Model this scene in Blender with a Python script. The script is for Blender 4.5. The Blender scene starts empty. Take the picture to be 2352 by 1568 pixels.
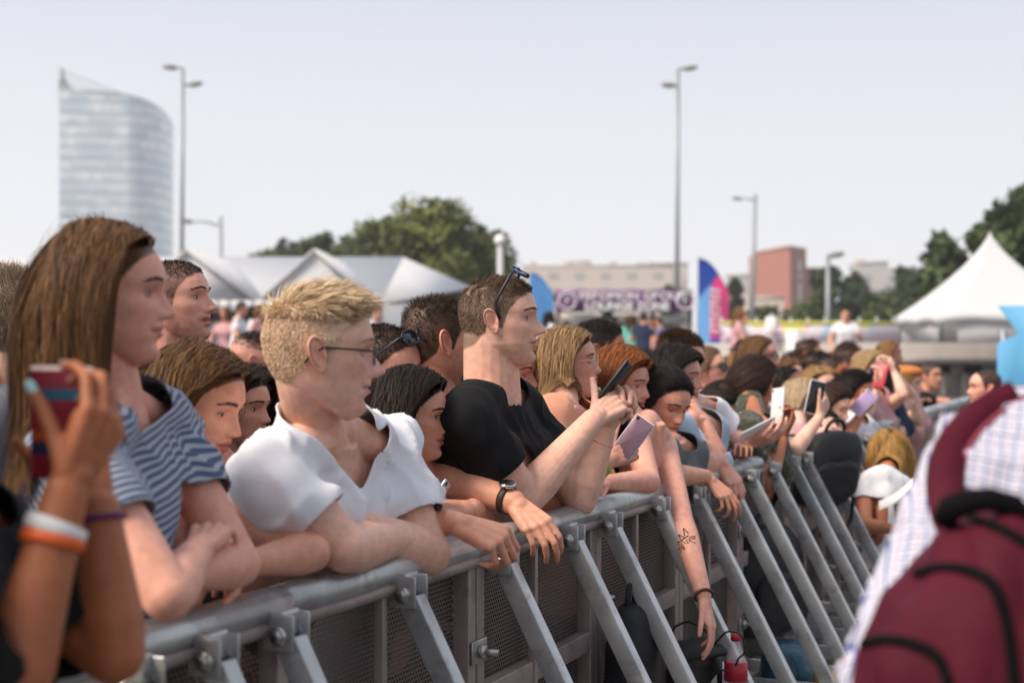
import bpy, math, random
import numpy as np
from mathutils import Vector, Matrix
R = math.radians
rng = np.random.default_rng(7)
random.seed(7)
scene = bpy.context.scene
col = scene.collection

# ------------------------------------------------------------------ camera
F, CX, HV, CAMZ = 3267.0, 1176.0, 800.0, 1.6      # focal length, centre column and horizon row (2352 px wide frame)
def P(u, v, Y):
    """world point that is Y metres in front of the camera"""
    return np.array([(u-CX)*Y/F, Y, CAMZ-(v-HV)*Y/F])
cam_d = bpy.data.cameras.new('camera'); cam = bpy.data.objects.new('camera', cam_d); col.objects.link(cam)
cam.location = (0, 0, CAMZ); cam.rotation_euler = (R(90), 0, 0)
cam_d.lens = 50; cam_d.sensor_width = 36; cam_d.shift_y = 16/2352
cam_d.clip_start = 0.05; cam_d.clip_end = 6000
cam_d.dof.use_dof = True; cam_d.dof.focus_distance = 3.45; cam_d.dof.aperture_fstop = 3.0
cam_d.dof.aperture_blades = 0
scene.camera = cam

# ------------------------------------------------------------------ sky and sun
SUN_EL, SUN_AZ = 47.0, 240.0        # azimuth: compass style, 0 = +Y, 90 = +X
w = bpy.data.worlds.new('World'); scene.world = w; w.use_nodes = True
nt = w.node_tree; nt.nodes.clear()
sky = nt.nodes.new('ShaderNodeTexSky'); sky.sky_type = 'NISHITA'; sky.sun_disc = False
sky.sun_elevation = R(SUN_EL); sky.sun_rotation = R(SUN_AZ)
sky.air_density = 1.0; sky.dust_density = 4.0; sky.ozone_density = 1.0
hs = nt.nodes.new('ShaderNodeHueSaturation'); hs.inputs['Saturation'].default_value = 0.35; hs.inputs['Value'].default_value = 0.10
geo = nt.nodes.new('ShaderNodeTexCoord'); sep = nt.nodes.new('ShaderNodeSeparateXYZ')
ramp = nt.nodes.new('ShaderNodeValToRGB')
e = ramp.color_ramp.elements
e[0].position = 0.0; e[0].color = (.91, .895, .90, 1)
e[1].position = 1.0; e[1].color = (.52, .58, .72, 1)
for p_, c_ in ((.10, (.80, .815, .855, 1)), (.24, (.59, .645, .755, 1))):
    q = e.new(p_); q.color = c_
mx = nt.nodes.new('ShaderNodeMix'); mx.data_type = 'RGBA'; mx.inputs[0].default_value = 0.85
bg = nt.nodes.new('ShaderNodeBackground'); bg.inputs['Strength'].default_value = 0.65
out = nt.nodes.new('ShaderNodeOutputWorld')
nt.links.new(sky.outputs[0], hs.inputs['Color'])
nt.links.new(geo.outputs['Generated'], sep.inputs[0]); nt.links.new(sep.outputs['Z'], ramp.inputs[0])
nt.links.new(hs.outputs[0], mx.inputs[6]); nt.links.new(ramp.outputs[0], mx.inputs[7])
# sky dimmed to the right behind the camera, standing in for an unseen stage
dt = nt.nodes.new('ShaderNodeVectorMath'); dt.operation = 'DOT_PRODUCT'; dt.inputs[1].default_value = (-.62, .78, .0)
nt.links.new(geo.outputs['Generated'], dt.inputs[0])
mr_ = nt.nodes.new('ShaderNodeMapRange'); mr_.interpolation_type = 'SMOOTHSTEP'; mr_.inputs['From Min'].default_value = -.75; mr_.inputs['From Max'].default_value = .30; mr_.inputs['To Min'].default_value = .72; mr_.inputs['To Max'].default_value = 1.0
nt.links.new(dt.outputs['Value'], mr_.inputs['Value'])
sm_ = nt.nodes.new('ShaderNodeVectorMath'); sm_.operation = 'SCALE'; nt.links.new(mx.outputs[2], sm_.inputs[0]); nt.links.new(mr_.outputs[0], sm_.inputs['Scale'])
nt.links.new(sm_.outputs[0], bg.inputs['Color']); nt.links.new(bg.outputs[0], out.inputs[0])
sun_d = bpy.data.lights.new('sun', 'SUN'); sun_d.energy = 2.5; sun_d.angle = R(26); sun_d.color = (1, .87, .72)
sun = bpy.data.objects.new('sun', sun_d); col.objects.link(sun)
_sd = Vector((math.sin(R(SUN_AZ))*math.cos(R(SUN_EL)), math.cos(R(SUN_AZ))*math.cos(R(SUN_EL)), math.sin(R(SUN_EL))))
sun.rotation_euler = _sd.to_track_quat('Z', 'Y').to_euler()
vs = scene.view_settings
vs.view_transform = 'Standard'; vs.look = 'None'; vs.gamma = 1; vs.use_curve_mapping = False; vs.exposure = 0.95
scene.cycles.use_denoising = True
scene.cycles.volume_bounces = 2; scene.cycles.max_bounces = 6; scene.cycles.transparent_max_bounces = 12
scene.cycles.sample_clamp_indirect = 4
# ------------------------------------------------------------------ mesh helpers
def nrm(v):
    v = np.asarray(v, float); l = np.linalg.norm(v, axis=-1, keepdims=True); return v/np.maximum(l, 1e-9)
def srgb(r, g, b):
    return tuple(((c/255/12.92) if c/255 <= .04045 else ((c/255+.055)/1.055)**2.4) for c in (r, g, b))
class MB:
    """collects vertices, faces, vertex colours; build() links them as one mesh object"""
    def __init__(self): self.v = []; self.f = []; self.c = []; self.m = []; self.n = 0; self.a = {}
    def add(self, VF, colr=None, mat=0):
        V, Fs = VF
        V = np.asarray(V, float).reshape(-1, 3)
        if isinstance(Fs, np.ndarray): Fs = [Fs]
        for f in Fs:
            f = np.asarray(f, int)
            if f.ndim == 1: f = f[None, :]
            if len(f): self.f.append(f+self.n); self.m.append(np.full(len(f), mat))
        if colr is None: colr = (1, 1, 1)
        c = np.asarray(colr, float)
        if c.ndim == 1: c = np.tile(c[:3], (len(V), 1))
        self.v.append(V); self.c.append(c); self.n += len(V)
        return self
    def arrays(self):
        return np.concatenate(self.v), self.f
    def build(self, name, mats, parent=None, smooth=True, attrs=None):
        V = np.concatenate(self.v); C = np.concatenate(self.c)
        return mesh_obj(name, V, self.f, mats, parent, smooth, C, np.concatenate(self.m), attrs)
def mesh_data(name, V, Fs, smooth=True):
    me = bpy.data.meshes.new(name)
    me.vertices.add(len(V)); me.vertices.foreach_set('co', np.asarray(V, np.float32).ravel())
    loops = np.concatenate([f.ravel() for f in Fs]); sizes = np.concatenate([np.full(len(f), f.shape[1]) for f in Fs])
    starts = np.concatenate([[0], np.cumsum(sizes)[:-1]])
    me.loops.add(len(loops)); me.loops.foreach_set('vertex_index', loops.astype(np.int32))
    me.polygons.add(len(sizes)); me.polygons.foreach_set('loop_start', starts.astype(np.int32))
    me.update(calc_edges=True)
    if smooth: me.polygons.foreach_set('use_smooth', np.ones(len(sizes), bool))
    return me
def mesh_obj(name, V, Fs, mats, parent=None, smooth=True, C=None, M=None, attrs=None):
    V = np.asarray(V, float)
    if parent is not None:
        o = np.array(parent.location)
        if parent.parent is not None: o = o+np.array(parent.parent.location)
        V = V-o
    else: o = np.zeros(3)
    me = mesh_data(name, V, Fs, smooth)
    if C is not None:
        at = me.color_attributes.new('Col', 'FLOAT_COLOR', 'POINT')
        at.data.foreach_set('color', np.concatenate([C, np.ones((len(C), 1))], 1).astype(np.float32).ravel())
    for k, a in (attrs or {}).items():
        at = me.attributes.new(k, 'FLOAT', 'POINT'); at.data.foreach_set('value', np.asarray(a, np.float32))
    if not isinstance(mats, (list, tuple)): mats = [mats]
    for m in mats: me.materials.append(m)
    if M is not None and len(mats) > 1: me.polygons.foreach_set('material_index', M.astype(np.int32))
    ob = bpy.data.objects.new(name, me); col.objects.link(ob)
    if parent is not None: ob.parent = parent
    return ob
def empty(name, loc, label=None, cat=None, group=None):
    o = bpy.data.objects.new(name, None); col.objects.link(o); o.location = tuple(float(x) for x in loc); o.empty_display_size = .1
    if label: o['label'] = label
    if cat: o['category'] = cat
    if group: o['group'] = group
    return o
def tag(o, label=None, cat=None, group=None, kind=None):
    if label: o['label'] = label
    if cat: o['category'] = cat
    if group: o['group'] = group
    if kind: o['kind'] = kind
    return o

def frame_from(d, up=(0, 0, 1)):
    d = nrm(d); up = np.asarray(up, float)
    if abs(np.dot(d, up)) > .98: up = np.array([1., 0, 0])
    s = nrm(np.cross(d, up)); return s, nrm(np.cross(s, d)), d
def grid_faces(nr, nc, wrap=True):
    i = np.arange(nr-1)[:, None]*nc; j = np.arange(nc if wrap else nc-1)[None, :]; j2 = (j+1) % nc
    return np.stack([i+j, i+j2, i+nc+j2, i+nc+j], -1).reshape(-1, 4)
def loft(secs, cap=True):
    """secs (k,n,3): rings joined, ends closed by a centre fan"""
    secs = np.asarray(secs, float); k, n, _ = secs.shape
    V = secs.reshape(-1, 3); Fs = [grid_faces(k, n)]
    if cap:
        V = np.concatenate([V, secs[0].mean(0)[None], secs[-1].mean(0)[None]]); j = np.arange(n); j2 = (j+1) % n
        Fs.append(np.stack([j2, j, np.full(n, k*n)], -1)); Fs.append(np.stack([(k-1)*n+j, (k-1)*n+j2, np.full(n, k*n+1)], -1))
    return V, Fs
def rcone(a, b, ra, rb, seg=22, rings=5):
    a = np.asarray(a, float); b = np.asarray(b, float); d = b-a; L = np.linalg.norm(d)
    if L < 1e-6: d = np.array([0, 0, 1e-4]); L = 1e-4
    x, y, z = frame_from(d); t = np.linspace(0, 2*np.pi, seg, endpoint=False)
    circ = np.cos(t)[:, None]*x+np.sin(t)[:, None]*y
    secs = []
    for k in range(rings):
        e_ = -np.pi/2+np.pi/2*(k+.35)/rings*1.0; secs.append(a+z*ra*math.sin(e_)+circ*ra*math.cos(e_))
    secs.append(a+circ*ra); secs.append(b+circ*rb)
    for k in range(rings):
        e_ = np.pi/2*(k+.65)/rings; secs.append(b+z*rb*math.sin(e_)+circ*rb*math.cos(e_))
    return loft(secs)
def tube(pts, rad, seg=10, cap=True, flat=1.0, up=(0, 0, 1)):
    pts = np.asarray(pts, float); rad = np.broadcast_to(np.asarray(rad, float), (len(pts),))
    tg = np.gradient(pts, axis=0); t = np.linspace(0, 2*np.pi, seg, endpoint=False); secs = []
    px = None
    for p, d, r in zip(pts, tg, rad):
        d = nrm(d)
        if px is None: x, y, _ = frame_from(d, up)
        else:
            x = nrm(px-d*np.dot(px, d)); y = np.cross(x, d)
        px = x
        secs.append(p+np.cos(t)[:, None]*x*r+np.sin(t)[:, None]*y*r*flat)
    return loft(secs, cap)
def sphere(c, r, seg=20, rings=12, axes=None):
    c = np.asarray(c, float); r = np.broadcast_to(np.asarray(r, float), (3,)); ph = np.linspace(-np.pi/2, np.pi/2, rings+2)[1:-1]
    t = np.linspace(0, 2*np.pi, seg, endpoint=False)
    A = np.eye(3) if axes is None else np.asarray(axes, float)
    secs = [c+(np.stack([np.cos(t)*math.cos(e_)*r[0], np.sin(t)*math.cos(e_)*r[1], np.full(seg, math.sin(e_)*r[2])], -1))@A for e_ in ph]
    return loft(secs)
def box(c, size, axes=None, bev=0.0):
    """box with axes rows = local axes; bevelled edges when bev > 0"""
    c = np.asarray(c, float); hx, hy, hz = np.asarray(size, float)/2
    A = np.eye(3) if axes is None else np.asarray(axes, float)
    if bev <= 0:
        V = np.array([[sx*hx, sy*hy, sz*hz] for sz in (-1, 1) for sy in (-1, 1) for sx in (-1, 1)])
        Fq = np.array([[0, 2, 3, 1], [4, 5, 7, 6], [0, 1, 5, 4], [2, 6, 7, 3], [0, 4, 6, 2], [1, 3, 7, 5]])
        return V@A+c, Fq
    b = min(bev, hx*.9, hy*.9, hz*.9); secs = []
    def rr(ax, ay, r):
        pts = []
        for (sx, sy, a0) in ((1, 1, 0), (-1, 1, 90), (-1, -1, 180), (1, -1, 270)):
            for k in range(4):
                an = R(a0+30*k); pts.append((sx*(ax-r)+r*math.cos(an), sy*(ay-r)+r*math.sin(an)))
        return pts
    for z, ins in ((-hz, b), (-hz+b*.3, b*.3), (-hz+b, 0), (hz-b, 0), (hz-b*.3, b*.3), (hz, b)):
        r = max(b-ins, b*.15)
        secs.append(np.array([[x, y, z] for x, y in rr(hx-ins, hy-ins, r)])@A+c)
    return loft(secs)
def prism(outline, thick, origin, ax, ay):
    """outline (n,2) extruded by thick along ax x ay, centred"""
    o = np.asarray(outline, float); ax = nrm(ax); ay = nrm(ay); az = np.cross(ax, ay); origin = np.asarray(origin, float)
    base = origin+o[:, :1]*ax+o[:, 1:2]*ay; n = len(o)
    V = np.concatenate([base-az*thick/2, base+az*thick/2]); j = np.arange(n); j2 = (j+1) % n
    return V, [np.stack([j, j2, n+j2, n+j], -1), (j[::-1])[None, :], (n+j)[None, :]]
def fixn(ob):
    import bmesh
    bm = bmesh.new(); bm.from_mesh(ob.data); bmesh.ops.recalc_face_normals(bm, faces=bm.faces); bm.to_mesh(ob.data); bm.free(); return ob
def bevel(ob, w=.002, seg=2):
    m = ob.modifiers.new('bevel', 'BEVEL'); m.width = w; m.segments = seg; m.limit_method = 'ANGLE'; m.angle_limit = R(40); return ob
_N = {}
def vnoise(X, freq, seed=0):
    """smooth vector-lattice value noise, about -1..1"""
    if seed not in _N: _N[seed] = np.random.default_rng(seed+100).uniform(-1, 1, (32, 32, 32))
    T = _N[seed]; q = X*freq; i = np.floor(q).astype(int); f = q-i; f = f*f*(3-2*f); r = 0
    for dx in (0, 1):
        for dy in (0, 1):
            for dz in (0, 1):
                r = r+T[(i[:, 0]+dx) % 32, (i[:, 1]+dy) % 32, (i[:, 2]+dz) % 32]*(f[:, 0] if dx else 1-f[:, 0])*(f[:, 1] if dy else 1-f[:, 1])*(f[:, 2] if dz else 1-f[:, 2])
    return r

# ------------------------------------------------------------------ materials
_mats = {}
def mat(name, base=(.5, .5, .5), rough=.6, metal=0.0, spec=.5, vcol=False, noise=0.0, nscale=20.0, bump=0.0, bscale=60.0, sss=0.0, alpha=1.0, trans=0.0, emit=None, tint=None, sheen=0.0, coord='Object', rnoise=0.0):
    if name in _mats: return _mats[name]
    m = bpy.data.materials.new(name); m.use_nodes = True; t = m.node_tree; b = t.nodes['Principled BSDF']
    b.inputs['Roughness'].default_value = rough; b.inputs['Metallic'].default_value = metal
    b.inputs['Specular IOR Level'].default_value = spec
    tc = t.nodes.new('ShaderNodeTexCoord')
    src = None
    if vcol:
        a = t.nodes.new('ShaderNodeAttribute'); a.attribute_name = 'Col'; src = a.outputs['Color']
    if noise > 0:
        n = t.nodes.new('ShaderNodeTexNoise'); n.inputs['Scale'].default_value = nscale; n.inputs['Detail'].default_value = 5
        t.links.new(tc.outputs[coord], n.inputs['Vector'])
        r_ = t.nodes.new('ShaderNodeMapRange'); r_.inputs['From Min'].default_value = .25; r_.inputs['From Max'].default_value = .75
        r_.inputs['To Min'].default_value = 1-noise; r_.inputs['To Max'].default_value = 1+noise
        t.links.new(n.outputs['Fac'], r_.inputs['Value'])
        vm = t.nodes.new('ShaderNodeVectorMath'); vm.operation = 'MULTIPLY'
        if src is None: vm.inputs[0].default_value = base[:3]
        else: t.links.new(src, vm.inputs[0])
        t.links.new(r_.outputs[0], vm.inputs[1]); src = vm.outputs[0]
        if rnoise > 0:
            r2 = t.nodes.new('ShaderNodeMapRange'); r2.inputs['To Min'].default_value = rough-rnoise; r2.inputs['To Max'].default_value = rough+rnoise
            t.links.new(n.outputs['Fac'], r2.inputs['Value']); t.links.new(r2.outputs[0], b.inputs['Roughness'])
    if src is None: b.inputs['Base Color'].default_value = (*base[:3], 1)
    else: t.links.new(src, b.inputs['Base Color'])
    if bump > 0:
        n2 = t.nodes.new('ShaderNodeTexNoise'); n2.inputs['Scale'].default_value = bscale; n2.inputs['Detail'].default_value = 4
        t.links.new(tc.outputs[coord], n2.inputs['Vector'])
        bp = t.nodes.new('ShaderNodeBump'); bp.inputs['Strength'].default_value = bump; bp.inputs['Distance'].default_value = .01
        t.links.new(n2.outputs['Fac'], bp.inputs['Height']); t.links.new(bp.outputs[0], b.inputs['Normal'])
    if sss > 0:
        b.inputs['Subsurface Weight'].default_value = sss; b.inputs['Subsurface Radius'].default_value = (1, .35, .18); b.inputs['Subsurface Scale'].default_value = .008
    if sheen > 0:
        b.inputs['Sheen Weight'].default_value = sheen; b.inputs['Sheen Roughness'].default_value = .5
    if trans > 0: b.inputs['Transmission Weight'].default_value = trans
    if alpha < 1: b.inputs['Alpha'].default_value = alpha
    _mats[name] = m; return m
SKIN = mat('skin', vcol=True, rough=.47, spec=.42, noise=.13, nscale=55, bump=.16, bscale=380, sss=.07, rnoise=.10)
HAIR = mat('hair', vcol=True, rough=.5, spec=.13)
EYE = mat('eye', vcol=True, rough=.30, spec=.16)

# ------------------------------------------------------------------ heads
def _ip(z, zs, ys):
    zs = np.array(zs); ys = np.array(ys); o = np.argsort(zs); return np.interp(z, zs[o], ys[o])
def _sm(y, k):
    ker = np.exp(-.5*(np.arange(-3*k, 3*k+1)/k)**2); ker /= ker.sum(); return np.convolve(np.pad(y, 3*k, mode='edge'), ker, 'valid')
def head_grid(fem=False, nose=1.0, jaw=1.0, chin=1.0, open_=0.0, nz=150, na=128, brow=1.0, lips=1.0, lift=0.0, cheek=1.0):
    """closed head surface, face towards +y, eye line z=0; returns verts (nz,na,3)"""
    th = np.linspace(0, np.pi, nz); z = -np.cos(th); z = np.where(z > 0, z*.119, z*.124)
    zz = np.linspace(-.124, .119, 600)
    yF = _sm(_ip(zz, [.119, .112, .10, .085, .07, .05, .03, .015, 0, -.02, -.042, -.06, -.08, -.1, -.113, -.120, -.124],
             [-.01, .030, .053, .070, .081, .089, .0925, .0900, .0865, .0862, .0880, .0880, .0845, .0815, .076, .066, .05]), 6)
    yB = _sm(_ip(zz, [.119, .113, .10, .08, .05, .02, -.01, -.04, -.06, -.075, -.09, -.105, -.118, -.124],
             [-.012, -.044, -.069, -.090, -.103, -.106, -.100, -.085, -.068, -.040, -.008, .018, .042, .05]), 6)
    jw = jaw*(.93 if fem else 1.0)
    W = _sm(_ip(zz, [.119, .112, .10, .085, .07, .05, .02, 0, -.03, -.05, -.065, -.08, -.10, -.113, -.120, -.124],
            [0, .030, .047, .060, .069, .0745, .076, .0735, .0700, .0660*(jw+1)/2, .0625*jw, .0555*jw, .041*jw, .029*jw, .018, .004]), 6)
    yF = np.interp(z, zz, yF); yB = np.interp(z, zz, yB); W = np.interp(z, zz, W)
    yF[0] = yB[0] = .05; yF[-1] = yB[-1] = -.011; W[0] = W[-1] = 0
    tau = np.linspace(-np.pi, np.pi, na, endpoint=False); phi = tau-.5*np.sin(tau)
    c = np.cos(phi)[None]; s = np.sin(phi)[None]
    yc = np.minimum(np.maximum(_ip(z, [.119, .06, 0, -.05, -.09, -.124], [-.012, -.02, -.022, -.018, .008, .05]), yB+.001), yF-.001)[:, None]
    pf = _ip(z, [.119, .06, .02, -.03, -.07, -.124], [2, 2.25, 2.45, 2.3, 2.1, 2.0])[:, None]
    se = lambda t, p: np.sign(t)*np.abs(t)**(2/p)
    p = np.where(c > 0, pf, 2.1)
    x = W[:, None]*se(s, p)
    y = np.where(c > 0, yc+(yF[:, None]-yc)*se(c, p), yc+(yc-yB[:, None])*se(c, p))
    Z = np.repeat(z[:, None], na, 1); ax = np.abs(x); fr = np.clip(c*1.6, 0, 1)
    G = lambda x0, z0, sx, sz: np.exp(-((ax-x0)/sx)**2-((Z-z0)/sz)**2)
    d = 0
    d = d-.0100*G(.031, .000, .0175, .0115)-.004*G(.014, .006, .008, .012)
    d = d+(.0035 if fem else .0055)*brow*G(.026, .0215, .021, .0075)+(.0 if fem else .002)*brow*G(0, .022, .012, .007)
    nh = np.interp(Z, [-.0465, -.043, -.0395, -.036, -.031, -.024, -.012, 0, .010, .022], [0, .010, .0195, .0255, .0275+lift, .0235, .0155, .0085, .0038, 0])*nose*(.93 if fem else 1.06)
    nw = np.interp(Z, [-.045, -.03, -.012, .01], [.0105, .0112, .0088, .0078])
    d = d+nh*np.exp(-(ax/nw)**2.3)
    d = d+.0105*nose*np.exp(-((ax-.0135)/.0062)**2-((Z+.0355)/.0075)**2)
    d = d-.004*np.exp(-((ax-.0075)/.0035)**2-((Z+.0455)/.0028)**2)
    lw = .0215
    d = d+.0066*lips*np.exp(-(x/(lw*.95))**2)*np.exp(-((Z+.0560)/.0055)**2)
    d = d+.0075*lips*np.exp(-(x/(lw*.85))**2)*np.exp(-((Z+.0700+open_*.5)/.0062)**2)
    d = d-(.0062+open_*.9)*np.exp(-(x/.0245)**4)*np.exp(-((Z+.0625+open_*.25)/(.0026+open_*.35))**2)
    d = d-.003*G(.027, -.0625, .006, .007)
    d = d-.0040*np.exp(-(x/.02)**2)*np.exp(-((Z+.0825)/.0062)**2)
    d = d+.0085*chin*np.exp(-(x/.021)**2)*np.exp(-((Z+.102)/.013)**2)
    d = d+.0025*cheek*G(.044, -.024, .014, .013)-.0028*G(.046, -.055, .013, .014)
    # nasolabial crease
    d = d-.0016*np.exp(-((ax-(.018+(-.035-Z)*.38))/.0035)**2)*((Z < -.030) & (Z > -.064))
    y = y+d*fr
    x = x*(1+.045*cheek*np.exp(-((Z+.018)/.016)**2)*np.clip(c*1.3+.2, 0, 1)*(c > -.1))
    x = x*(1-.030*np.exp(-((Z-.012)/.014)**2)*np.clip(1-np.abs(c-.5)*2.5, 0, 1))
    Z = np.where(Z > .03, .03+(Z-.03)*.88, Z)
    return np.stack([x, y, Z], -1)
def head_closed(Gd):
    nz, na, _ = Gd.shape
    return loft(Gd[1:-1][:, ::-1])
HL = dict(y=[.10, .075, .058, .045, .030, .015, .004, -.006, -.018, -.030, -.06, -.10], z=[.078, .069, .055, .039, .020, -.022, -.024, .018, .012, -.034, -.066, -.078])
def scalp(L, rec=0.0, temple=0.0):
    """>0 where hair grows (head-local coordinates); about metres above the hairline"""
    y = L[:, 1]; zl = np.interp(-y, [-q for q in HL['y']], HL['z'])
    zl = zl+rec*np.clip((y-.02)/.05, 0, 1)+temple*np.exp(-((y-.055)/.018)**2)*np.clip(np.abs(L[:, 0])/.04, 0, 1)
    return L[:, 2]-zl
def ear(side, sz=1.0, flare=24):
    """ear shell in head-local coordinates"""
    nr, na = 15, 40
    r = np.linspace(0.02, 1, nr)[:, None]; t = np.linspace(0, 2*np.pi, na, endpoint=False)[None]
    up = np.sin(t); bk = np.cos(t)
    wd = .0185*(1+.12*up); hh = np.where(up > 0, .033, .034)
    a = r*up*hh*(1); b = r*bk*wd*np.where(up < -.3, 1-.25*(-up-.3), 1)
    b = b+.004*up*r
    bb = np.cos(t)                                         # +1 back edge, -1 front edge
    rim = .0065*np.exp(-((r-.90)/.10)**2)*np.clip(.75+.5*bb+.35*up, 0, 1.15)*np.clip(1.25+up*1.2, .25, 1)
    anti = .0055*np.exp(-((r-.58)/.13)**2)*np.clip(.45+bb, 0, 1)
    conch = -.0085*np.exp(-(((a+.002)/.013)**2+((b+.003)/.009)**2))
    trag = .005*np.exp(-(((a+.004)/.007)**2+((b+.0145)/.005)**2))
    groove = -.003*np.exp(-((r-.74)/.07)**2)*np.clip(.5+.6*up+.4*bb, 0, 1)
    h = .006+rim+anti+conch+trag+groove-.004*np.clip((r-.96)/.04, 0, 1)
    th = R(flare); top = np.stack([np.broadcast_to(h+np.sin(th)*(b+.017), a.shape), np.broadcast_to(-b*np.cos(th), a.shape), np.broadcast_to(a, a.shape)], -1)
    # tilt backwards a little
    ti = R(10); y0 = top[..., 1].copy(); z0 = top[..., 2].copy()
    top[..., 1] = y0*math.cos(ti)-z0*math.sin(ti); top[..., 2] = y0*math.sin(ti)+z0*math.cos(ti)
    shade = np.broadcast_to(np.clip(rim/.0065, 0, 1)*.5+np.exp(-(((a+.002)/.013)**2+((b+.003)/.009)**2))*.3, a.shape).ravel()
    back = top[-1].copy(); back2 = back*np.array([1, .7, .7]); back2[:, 0] = -.004
    S = np.concatenate([top, back2[None]], 0)*sz
    S[..., 0] *= side
    S = S+np.array([side*.0715, -.011, -.006])
    V = S.reshape(-1, 3); Fq = grid_faces(nr+1, na)
    ctr = S[0].mean(0)[None]; V = np.concatenate([V, ctr]); j = np.arange(na); Ft = np.stack([(j+1) % na, j, np.full(na, len(V)-1)], -1)
    if side < 0: Fq = Fq[:, ::-1]; Ft = Ft[:, ::-1]
    return (V, [Fq[:, ::-1], Ft]), np.concatenate([shade, np.zeros(na), [0.3]])
def eye_parts(side, gaze=(0, 0), up=20.0, lo=-17.0, iris=(.06, .035, .02), r=.0122):
    c = np.array([side*.0312, .0624, .0005])
    n1, n2 = 28, 20
    el = np.linspace(-np.pi/2, np.pi/2, n2); az = np.linspace(0, 2*np.pi, n1, endpoint=False)
    # ball with pole on +y so the iris is a clean disc
    gy = R(gaze[0]); gp = R(gaze[1])
    D = np.array([[math.cos(e_)*math.cos(a), math.sin(e_), math.cos(e_)*math.sin(a)] for e_ in el[::-1] for a in az])
    ang = np.degrees(np.arccos(np.clip(D[:, 1], -1, 1)))
    colr = np.tile(np.array([.50, .45, .43]), (len(D), 1)); colr[ang < 29] = iris; colr[ang < 13] = (.006, .006, .006)
    Rz = np.array([[math.cos(gy), math.sin(gy), 0], [-math.sin(gy), math.cos(gy), 0], [0, 0, 1]]); Rx = np.array([[1, 0, 0], [0, math.cos(gp), -math.sin(gp)], [0, math.sin(gp), math.cos(gp)]])
    D = D@Rx.T@Rz.T
    ball = (c+D*r, grid_faces(n2, n1)[:, ::-1])
    lids = []
    m1, m2 = 22, 9
    A = np.linspace(-82, 82, m1)
    for kind in ('u', 'l'):
        lim = (up if kind == 'u' else lo)*np.maximum(1-(np.abs(A)/68)**3.4, -.35)
        if kind == 'l': lim = lim-1
        far = 100. if kind == 'u' else -100.
        V = []; cc = []
        for k in range(m2):
            f = (k/(m2-1))**1.4; e_ = lim+(far-lim)*f
            rr = r*(1.085+.05*min(1, k/2)); dk = .04 if k == 0 else (.06 if k == 1 and kind == 'u' else .42 if k == 2 and kind == 'u' else 1)
            V.append(np.stack([np.sin(np.radians(A))*np.cos(np.radians(e_)), np.cos(np.radians(A))*np.cos(np.radians(e_)), np.sin(np.radians(e_))], -1)*rr+c); cc.append(np.full(m1, dk if kind == 'u' else (.30, .75, 1)[min(k, 2)]))
        V0 = np.stack(V).reshape(-1, 3); f = grid_faces(m2, m1, wrap=False)
        lids.append(((V0, f), np.concatenate(cc)))
    # lash wedge on the upper lid rim
    return ball, colr, lids

# ------------------------------------------------------------------ remesh and smoothing
def remesh(parts, voxel, adapt=0.0):
    b = MB()
    for q in parts: b.add(q)
    V, Fs = b.arrays(); me = mesh_data('tmp', V, Fs); ob = bpy.data.objects.new('tmp', me); col.objects.link(ob)
    m = ob.modifiers.new('r', 'REMESH'); m.mode = 'VOXEL'; m.voxel_size = voxel; m.adaptivity = adapt
    dg = bpy.context.evaluated_depsgraph_get(); dg.update()
    ev = ob.evaluated_get(dg).data
    n = len(ev.vertices); co = np.empty(n*3, np.float32); ev.vertices.foreach_get('co', co)
    nl = len(ev.loops); li = np.empty(nl, np.int32); ev.loops.foreach_get('vertex_index', li)
    npol = len(ev.polygons); ls = np.empty(npol, np.int32); lt = np.empty(npol, np.int32); ev.polygons.foreach_get('loop_start', ls); ev.polygons.foreach_get('loop_total', lt)
    bpy.data.objects.remove(ob); bpy.data.meshes.remove(me)
    V = co.reshape(-1, 3).astype(float); Q = []
    for k in (3, 4):
        i = ls[lt == k]
        if len(i): Q.append(li[i[:, None]+np.arange(k)[None]].astype(int))
    return V, Q
def smooth(V, Fs, it, wgt=.5):
    E = np.concatenate([np.stack([f[:, k], f[:, (k+1) % f.shape[1]]], -1) for f in Fs for k in range(f.shape[1])])
    n = len(V); cnt = np.bincount(E[:, 0], minlength=n)+np.bincount(E[:, 1], minlength=n); cnt = np.maximum(cnt, 1)[:, None]
    wgt = np.broadcast_to(np.asarray(wgt, float), (n,))[:, None]
    for k in range(it):
        for sg in ((1, -1.02) if it > 2 else (1,)):
            S = np.stack([np.bincount(E[:, 0], V[E[:, 1], d], n)+np.bincount(E[:, 1], V[E[:, 0], d], n) for d in range(3)], -1)/cnt
            V = V+(S-V)*wgt*sg*(1 if sg > 0 else .92)
    return V
def vnormals(V, Fs):
    N = np.zeros_like(V)
    for f in Fs:
        n = np.cross(V[f[:, 2]]-V[f[:, 0]], V[f[:, 3 % f.shape[1]]]-V[f[:, 1]]) if f.shape[1] == 4 else np.cross(V[f[:, 1]]-V[f[:, 0]], V[f[:, 2]]-V[f[:, 0]])
        for k in range(f.shape[1]): 
            for d in range(3): N[:, d] += np.bincount(f[:, k], n[:, d], len(V))
    return nrm(N)
def seg_dist(X, a, b):
    d = b-a; t = np.clip(((X-a)@d)/np.dot(d, d), 0, 1); return np.linalg.norm(X-a-t[:, None]*d, axis=1), t
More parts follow.
